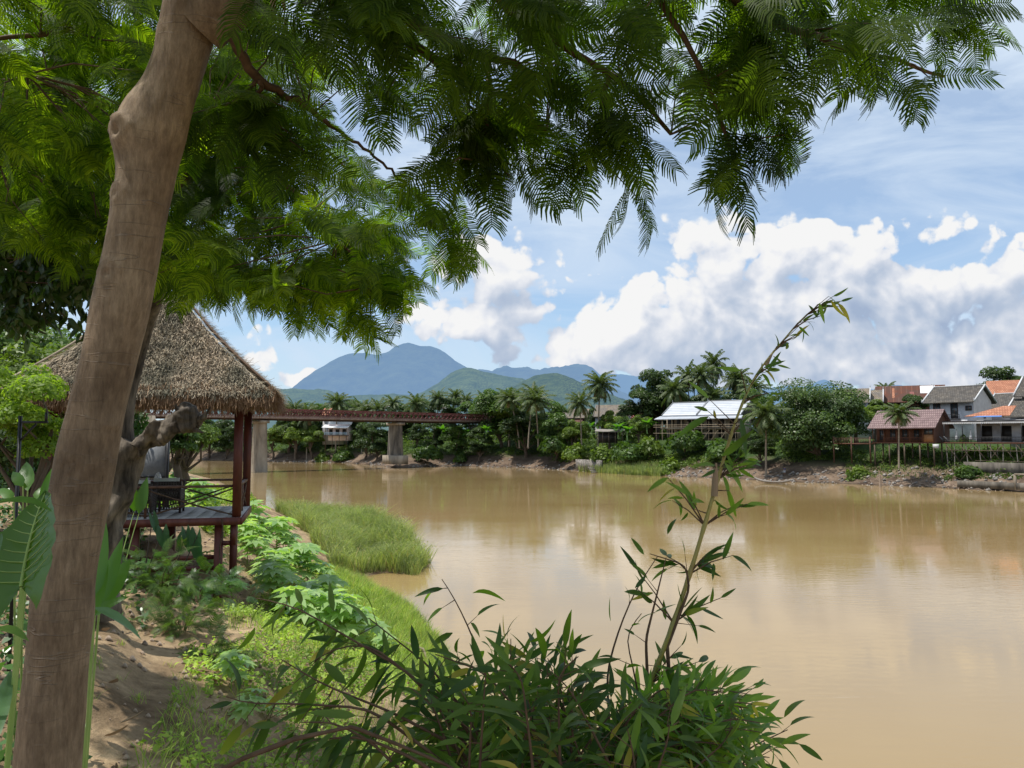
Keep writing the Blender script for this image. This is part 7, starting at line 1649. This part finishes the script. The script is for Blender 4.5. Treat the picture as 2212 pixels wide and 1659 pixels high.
# upper crown outside the picture
# ------------------------------------------------------------------ dark broadleaf tree at the left edge
r = np.random.default_rng(3003); q = W(-260, 948, 10.5); lt = thing('mango_tree', (q[0], q[1], nz1(q[0], q[1])), 'dark tree with drooping oval leaves hanging at the left edge above the feathery lime tree', 'tree')
mb = MB(); mb.tube([(q[0], q[1], nz1(q[0], q[1]) - .3), (q[0] + .2, q[1], 8), (q[0] + .3, q[1], 10.5)], [.25, .2, .14], 9, rough=.2); mb.build('trunk', M['far_bark'], lt)
mL = MB(); mT = MB(); P = []; D = []
PC = [(-80, 380), (230, 400), (215, 600), (190, 640), (140, 640), (110, 690), (60, 690), (-80, 710)]
cnt = 0
while cnt < 300:
    w = r.uniform([-80, 380], [235, 715])
    if not in_poly([w], PC)[0]: continue
    cnt += 1; p_ = W(w[0], w[1], r.uniform(8.6, 10.8)); s_ = np.array([q[0] + .2, q[1], r.uniform(9, 10.8)])
    if cnt % 5 == 0: mT.tube([s_, (s_ + p_) / 2 + [0, 0, .2], p_], [.03, .015, .004], 5)
    for k in range(13): d = unit(np.array([r.normal() * .6, r.normal() * .6, -.75])); P.append(p_ + r.normal(size=3) * .05); D.append(d)
for px, py in ((165, 640), (190, 680), (140, 690), (200, 735), (110, 700), (60, 725)):   # hanging sprays
    a = W(px - 70, py - 60, 9.4); b_ = W(px, py, 9.4); mT.tube([a, b_], [.008, .003], 4)
    for k in range(30): P.append(a + (b_ - a) * r.random() + r.normal(size=3) * .03); D.append(unit(np.array([r.normal() * .5, r.normal() * .4, -.8])))
P = np.array(P); D = np.array(D); place(mL, LAN_W[0] * (1, .75, 1), LAN_W[1], P, D, r.normal(size=P.shape) + [0, -.6, .3], r.uniform(.13, .24, len(P)), r.uniform(.1, .6, len(P)))
mL.build('foliage', M['darkleaf'], lt); mT.build('branches', M['twig'], lt)

# ------------------------------------------------------------------ tall bamboo culm
BD = 3.0
CUL = [(1290, 1760, 2.95), (1345, 1640, 2.95), (1398, 1490, 3.0), (1450, 1362, 3.0), (1500, 1210, 3.05), (1546, 1052, 3.1), (1572, 960, 3.15), (1603, 868, 3.2), (1640, 795, 3.25), (1690, 738, 3.3), (1745, 672, 3.35), (1775, 650, 3.35), (1800, 652, 3.35)]
P0 = poly3(CUL); base = np.array([P0[0][0] - .25, 2.7, nz1(P0[0][0] - .25, 2.7)])
bc = thing('bamboo_culm', base, 'tall arching yellow green bamboo stem rising right of the middle against the water', 'bamboo')
P = resamp(np.vstack([[base - [0, 0, .2]], P0]), 120); kk = np.hanning(9); kk /= kk.sum()
for c in range(3): P[:, c] = np.convolve(np.pad(P[:, c], 4, 'edge'), kk, 'valid')
s = np.linspace(0, 1, 120); zt = np.interp(P[:, 2], [4, 6.7, 7.2, 7.8, 8.2, 8.6], [.0145, .0112, .0095, .0075, .0045, .0022]); rad = zt * (1 + 0 * s)
nodes = []; acc = 0; 
for i in range(1, 120):
    acc += np.linalg.norm(P[i] - P[i - 1])
    if acc > np.interp(P[i][2], [4, 7, 8.5], [.24, .22, .12]): nodes.append(i); acc = 0
for i in nodes: rad[i] *= 1.28
mb = MB(); mb.tube(P, rad, 12); mb.build('stem', M['culm'], bc, smooth=True)
mb = MB(); q = P[nodes[-7]] if len(nodes) > 7 else P[60]
a = W(1543, 1072, 3.08); b_ = W(1547, 1000, 3.08); mb.tube([a, (a + b_) / 2, b_], [.014, .013, .004], 8); mb.build('sheath', M['litter'], bc)
mb = MB(); a = W(1655, 790, 3.25); b_ = W(1668, 765, 3.25); mb.tube([a, b_], [.008, .003], 6); mb.build('sheath', M['litter'], bc)
r = np.random.default_rng(404); mL = MB(); mT = MB(); LP = []; LD = []; LS = []
cam0 = np.array([0, 0, 8.])
def side_branch(p_, d_, L_, nleaf, ls):
    e = p_ + d_ * L_; mid = (p_ + e) / 2 + [0, 0, .01]; mT.tube([p_, mid, e], [.0035, .0025, .0012], 4, cap=False)
    for k in range(nleaf):
        t_ = .35 + .65 * (k + 1) / nleaf; q = p_ + (e - p_) * t_; LP.append(q); LD.append(unit(d_ * .7 + r.normal(size=3) * .5 + [0, 0, -.15])); LS.append(ls * r.uniform(.6, 1.15))
for i in nodes:
    z = P[i][2]
    if z < 6.2: continue
    m = 6 if z < 7.9 else 3
    if z > 8.3: m = 2
    for k in range(m):
        tx = unit(P[i] - P[i - 1]); d_ = unit(tx * .55 + np.array([r.choice([-1, 1, 1]) * r.uniform(.5, 1), r.normal() * .4, r.uniform(-.1, .5)])); side_branch(P[i], d_, r.uniform(.06, .26) * (1 if z < 7.7 else .6), r.integers(2, 5), .11 if z < 7.9 else .09)
for px, py, dx, dz, l in ((1790, 640, .6, -.5, .10), (1800, 640, .9, .35, .07), (1770, 655, .1, -.9, .09), (1795, 648, .3, -.8, .10), (1810, 655, .7, -.8, .11), (1725, 705, .7, -.7, .06), (1735, 715, .1, -1, .05), (1600, 905, .1, -1, .16), (1560, 985, .7, .6, .17), (1500, 1100, -.3, .9, .14), (1545, 1080, .5, -.5, .15), (1530, 860, -.6, .6, .11), (1530, 900, -1, -.5, .17), (1565, 1000, .6, -.7, .15), (1600, 800, -1, .15, .10), (1650, 795, .9, .35, .10), (1575, 1060, .2, -.8, .12)):
    q = W(px, py, 3.1); j = np.linalg.norm(P - q, axis=1).argmin(); mT.tube([P[j], q], [.003, .0012], 4, cap=False); LP.append(q); LD.append(unit(np.array([dx, r.normal() * .2, dz]))); LS.append(l)
LP = np.array(LP); LD = np.array(LD); toc = unit(cam0 - LP); place(mL, LAN[0], LAN[1], LP, LD, toc * .8 + r.normal(size=LP.shape) * .5 + [0, 0, .4], np.array(LS), r.uniform(0, .4, len(LP)))
mL.multi(mT, 'leaves', M['bamboo_leaf'], M['twig'], bc, smooth=True)

# ------------------------------------------------------------------ bamboo thicket in front
def thicket(name, lab, seed, stems, dense, ls, mat=M['bamboo_leaf'], bot=(0, 2.4), dr=0.):
    r = np.random.default_rng(seed); g = nz1(*bot); t_ = thing(name, (bot[0], bot[1], g), lab, 'bamboo'); mS = MB(); mL = MB(); LP = []; LD = []; LS = []; LU = []
    for pts in stems:
        P = resamp(poly3(pts), 20); kk = np.hanning(5); kk /= kk.sum()
        for c in range(3): P[:, c] = np.convolve(np.pad(P[:, c], 2, 'edge'), kk, 'valid')
        st = np.array([bot[0] + r.uniform(-.3, .3), bot[1] + r.uniform(-.3, .3), g - .1]); full = np.vstack([[st], P]); mS.tube(full, np.linspace(.008, .0016, 21), 6, cap=False)
        dirs = unit(np.gradient(P, axis=0)); L_ = np.linalg.norm(np.diff(P, axis=0), axis=1).sum(); m = int(L_ * dense)
        for k in range(m):
            t0 = (k + .5) / m; i = int(t0 * 19); q = P[i]; sg = 1 if k % 2 else -1
            sdv = unit(np.cross(dirs[i], unit(cam0 - q))); d_ = unit(dirs[i] * r.uniform(.5, 1.0) + sdv * sg * r.uniform(.3, 1) + [0, 0, -r.uniform(.05, .55) - dr * r.random()] + r.normal(size=3) * .25)
            tw = q + d_ * r.uniform(.0, .10); 
            if r.random() < .5: mS.tube([q, tw], [.002, .001], 3, cap=False)
            LP.append(tw); LD.append(d_); LS.append(ls * r.uniform(.6, 1.2)); LU.append(unit(cam0 - q) * .5 + r.normal(size=3) * .5 + [0, 0, .6])
    LP = np.array(LP); place(mL, LAN[0], LAN[1], LP, np.array(LD), np.array(LU), np.array(LS), r.uniform(.05, .6, len(LP)))
    mS.build('stems', M['twig'], t_, smooth=True); mL.build('leaves', mat, t_, smooth=True); return t_
rt = np.random.default_rng(55)
stemsA = [[(1150, 1800, 2.6), (1000, 1560, 2.6), (880, 1450, 2.6), (740, 1370, 2.6), (640, 1310, 2.6), (545, 1290, 2.65)], [(1100, 1800, 2.5), (950, 1640, 2.4), (800, 1530, 2.4), (640, 1520, 2.4), (520, 1520, 2.4), (480, 1500, 2.4)],
   [(1100, 1800, 2.5), (1000, 1620, 2.5), (850, 1540, 2.45), (700, 1480, 2.45), (600, 1420, 2.45)], [(1150, 1800, 2.6), (1000, 1600, 2.6), (900, 1470, 2.6), (800, 1390, 2.6), (720, 1400, 2.6), (660, 1440, 2.6)],
   [(1200, 1800, 2.8), (1100, 1580, 2.8), (1050, 1450, 2.8), (1010, 1350, 2.85), (975, 1280, 2.9), (950, 1245, 2.9)], [(1180, 1800, 2.7), (1050, 1600, 2.7), (930, 1440, 2.7), (840, 1370, 2.7), (790, 1330, 2.7)],
   [(1100, 1800, 2.3), (900, 1640, 2.3), (780, 1590, 2.3), (660, 1600, 2.3), (600, 1640, 2.3)], [(1050, 1800, 2.3), (900, 1700, 2.3), (800, 1600, 2.3), (720, 1560, 2.3), (640, 1560, 2.3)]]
thicket('bamboo_spray', 'dark arching bamboo sprays reaching left over the sandy slope', 501, stemsA, 36, .145, bot=(.1, 2.3), dr=1.3)
stemsB = []
for k in range(62):
    bx = rt.uniform(980, 1420); tx = bx + rt.normal() * 120 + (bx - 1180) * .35; ty = np.interp(tx, [850, 1000, 1090, 1200, 1300, 1450, 1600], [1520, 1420, 1350, 1390, 1500, 1530, 1570]) + abs(rt.normal()) * 90; Y = rt.uniform(2.3, 3.2)
    stemsB.append([(bx, 1850, Y), ((bx + tx) / 2, (1850 + ty) / 2, Y), (tx, ty + 40, Y), (tx + (tx - bx) * .3 + rt.normal() * 20, ty, Y)])
thicket('bamboo_thicket', 'dense dark green bamboo thicket filling the bottom middle', 502, stemsB, 50, .125, bot=(.4, 2.5))
stemsC = []
for k in range(60):
    ty = rt.uniform(1470, 1660); tx = rt.uniform(1450, 1640) + (ty - 1470) * .25; bx = rt.uniform(1230, 1420); Y = rt.uniform(2.7, 3.3)
    stemsC.append([(bx, 1800, Y), ((bx + tx) / 2 - 30, (1780 + ty) / 2 - 60, Y), (tx - 70, ty + 10, Y), (tx, ty + 22, Y)])
thicket('bamboo_thicket', 'brighter bamboo shoots spreading right below the tall stem', 503, stemsC, 58, .115, mat=leaf_mat('bamboo_leaf_lit', (.06, .14, .02), (.16, .26, .045), tr=.45, rough=.42, tcol=(2.6, 2.8, .6), spec=.35, odd=(.34, .30, .06)), bot=(.9, 2.8))  # lit copy of the bamboo leaf, sunlight painted as lighter, yellower colour
stemsD = [[(1330, 1800, 3.0), (1310, 1450, 3.0), (1340, 1350, 3.0), (1375, 1270, 3.0), (1425, 1195, 3.0)], [(1360, 1800, 3.05), (1390, 1560, 3.0), (1365, 1430, 3.0), (1350, 1370, 3.0), (1390, 1320, 3.0)], [(1400, 1500, 3.0), (1395, 1380, 2.98), (1420, 1280, 2.98), (1440, 1200, 2.98)], [(1440, 1400, 3.0), (1490, 1270, 3.0), (1480, 1220, 3.0), (1400, 1195, 3.0)]]
thicket('bamboo_shoot', 'thin bare bamboo shoots with few small leaves beside the tall stem', 504, stemsD, 13, .085, bot=(.6, 2.9))
# brown liana stem at the bottom
mb = MB(); P = resamp(poly3([(420, 1700, 2.2), (520, 1640, 2.2), (640, 1595, 2.2), (760, 1570, 2.25), (840, 1600, 2.3), (960, 1650, 2.3), (1040, 1700, 2.3)]), 30); mb.tube(P, np.linspace(.008, .004, 30), 7, rough=.2); tag(mb.build('liana', M['twig'], smooth=True), 'bare brown woody stem arching across the bottom below the bamboo sprays', 'stem')

# ------------------------------------------------------------------ elephant ears and bananas at the left
def ear_template():
    V = []; Fq = []; n = 17; m = 9
    for i in range(n):
        t_ = i / (n - 1); x = -.28 + 1.28 * t_
        w = .36 * math.sin(math.pi * min(1, (t_ * .86 + .14))) ** .75 * (1.12 - .35 * t_) if i < n - 1 else .004
        for j in range(m):
            v = (j / (m - 1) * 2 - 1); xx = x - (.0 if x > 0 else 0); notch = max(0, -x) * (1 - abs(v)) * 1.0
            rip = .012 * math.sin(t_ * 40 + abs(v) * 6) * abs(v) + .01 * math.cos(t_ * 42 - abs(v) * 5)
            V.append((xx + notch * 1.0, v * w * (1 + .04 * math.sin(t_ * 30)), .10 * abs(v) ** 1.5 * w / .36 + rip))
    for i in range(n - 1):
        for j in range(m - 1): k = i * m + j; Fq.append([k, k + 1, k + m + 1, k + m])
    return np.array(V, float), np.array(Fq)
EAR = ear_template()
M['vein'] = noise_mat('pale_leaf_vein', [(.3, (.22, .33, .08)), (.7, (.32, .42, .12))], 5, rough=.5)
def big_leaf_plant(name, lab, leaves, mat, T, gxy, veins=True, stem_r=.014, stemmat='vein'):
    g = nz1(*gxy); t_ = thing(name, (*gxy, g), lab, 'plant'); 
    for (px, py, Y, qx, qy, Y2, up, k, wf) in leaves:
        a = W(px, py, Y); b_ = W(qx, qy, Y2); L_ = np.linalg.norm(b_ - a); D = unit(b_ - a); mb = MB(); tv = T[0] * (1, wf, 1)
        place(mb, tv, T[1], [a], [D], [up], L_ * 1.02, [k]); lf = mb.build('leaf', mat, t_, smooth=True)
        if veins:
            Yv = unit(np.cross(up, D)); Zv = np.cross(D, Yv); mb = MB()
            def lp(x, y): 
                z = .10 * abs(y / .36 / wf) ** 1.5 - k * x * x; return a + L_ * (x * (1 - .28 * abs(k) * x) * D + y * Yv + (z + .012) * Zv)
            mb.tube([lp(x, 0) for x in np.linspace(0, .98, 10)], np.linspace(.006, .0015, 10), 5)
            for x0 in np.linspace(.04, .8, 9):
                for sg in (-1, 1):
                    w = .32 * wf * (1.1 - x0); mb.tube([lp(x0, 0), lp(x0 + .05, sg * w * .5), lp(x0 + .12, sg * w)], [.0022, .0016, .0008], 4, cap=False)
            mb.build('veins', M['vein'], lf)
        st = np.array([gxy[0], gxy[1], g - .1]) + np.array([rt.normal() * .03, rt.normal() * .03, 0]); mb = MB(); mb.tube(resamp(np.array([st, (st * .45 + a * .55) + [0, 0, .05], a]), 8), np.linspace(stem_r, stem_r * .5, 8), 7); mb.build('stalk', M[stemmat], t_, smooth=True)
g1 = W(0, 948, 2.2)
big_leaf_plant('elephant_ear', 'huge elephant ear plant with veined leaf at the left edge before the trunk', [(48, 1268, 2.25, 78, 1048, 2.4, (-.25, -.9, .1), .12, 1.15)], leaf_mat('elephant_leaf', (.035, .085, .015), (.05, .11, .02), tr=.5, rough=.3, tcol=(2.6, 2.9, .5), spec=.5), EAR, (g1[0] - .05, 2.2))
big_leaf_plant('banana_leaf_clump', 'blurred grey green banana leaves crossing the left edge', [(-60, 1105, 1.9, 112, 1028, 2.3, (0, -.5, .8), .25, .35), (-60, 1380, 1.9, 60, 1310, 2.2, (0, -.6, .7), .3, .4), (-40, 1640, 2.0, 45, 1400, 2.3, (.5, -.7, .2), .2, .3), (-50, 1260, 2.1, 10, 1100, 2.3, (.4, -.8, .2), .3, .4)], M['banana'], LAN_W, (g1[0] - .35, 2.0), veins=False)
big_leaf_plant('taro_plant', 'dark taro plant with folded arrow leaves before the pavilion stilts', [(402, 1148, 15.5, 410, 1198, 15.5, (.3, -.8, .2), .2, .55), (426, 1158, 15.5, 429, 1235, 15.5, (-.2, -.9, .2), .2, .55), (392, 1160, 15.5, 380, 1200, 15.5, (-.2, -.7, .6), .4, .5)], M['taro'], EAR, (W(372, 948, 15.5)[0], 15.5), stem_r=.018, veins=False, stemmat='rattan')
big_leaf_plant('taro_plant', 'taro plant with two drooping heart leaves left of the larger taro', [(330, 1116, 15.5, 342, 1160, 15.5, (.5, -.8, .2), .1, .5), (352, 1146, 15.5, 357, 1196, 15.5, (.1, -.9, .3), .2, .75)], M['taro'], EAR, (W(318, 948, 15.5)[0], 15.5), stem_r=.016, veins=False, stemmat='rattan')
big_leaf_plant('young_banana', 'yellow green young banana plant right of the leaning trunk', [(205, 1320, 5.2, 272, 1155, 5.4, (.6, -.7, .2), .12, .45), (215, 1310, 5.3, 282, 1195, 5.5, (.3, -.8, .4), .2, .8), (200, 1330, 5.2, 262, 1275, 5.2, (.1, -.7, .7), .4, .7), (190, 1340, 5, 236, 1200, 5.2, (.5, -.8, .1), .1, .5), (195, 1300, 5, 240, 1110, 5.3, (.8, -.5, .1), .1, .4)], M['broad'], LAN_W, (W(195, 948, 5.2)[0], 5.2), veins=False)
big_leaf_plant('fallen_banana_leaf', 'single grey green banana leaf drooping right over the dark soil', [(200, 1312, 4.6, 330, 1352, 4.7, (0, -.45, .9), .35, .45)], M['banana'], LAN_W, (W(180, 948, 4.6)[0], 4.6), veins=False)
big_leaf_plant('garden_banana', 'sunlit banana leaves rising before the ivy wall', [(60, 1060, 8, 50, 985, 8.2, (.3, -.9, .1), .2, .8), (50, 1050, 8, 20, 1010, 8, (.1, -.8, .5), .4, 1.0), (75, 1080, 8, 100, 1035, 8.1, (.1, -.8, .5), .4, .9), (30, 1080, 8, -10, 1045, 8, (.1, -.8, .5), .4, .9), (90, 1090, 8, 108, 1010, 8, (.3, -.8, .2), .2, .5)], M['broad'], LAN_W, (W(60, 948, 8)[0], 8.0), veins=False)
big_leaf_plant('garden_banana', 'light green banana leaf glowing behind the pavilion railing', [(300, 1110, 17, 316, 1030, 17, (.2, -.9, .1), .1, .7), (290, 1105, 17.2, 290, 1050, 17, (.2, -.9, .1), .1, .8), (330, 1110, 24.5, 345, 1050, 24.5, (.2, -.9, .1), .1, .8)], M['broad'], LAN_W, (W(300, 948, 17.3)[0], 16.6), veins=False)
mb = MB(); r = np.random.default_rng(88); Pp = []
for k in range(3800):
    px = r.uniform(-60, 330); Y = r.uniform(6.5, 24); x = (px - CX) / F * Y; 
    if px > 210 and Y < 13: continue
    Pp.append((x, Y, nz1(x, Y) + r.random() ** 2 * .55))
Pp = np.array(Pp); cards(mb, Pp, r.normal(size=Pp.shape) * .5 + [0, -.4, 1], .06, .6, r); tag(mb.build('garden_undergrowth', M['ivy']), 'low leafy garden plants beneath the ivy wall at the left', 'undergrowth', kind='stuff')
for o in bpy.data.objects:
    if '_w' in o.keys(): del o['_w']
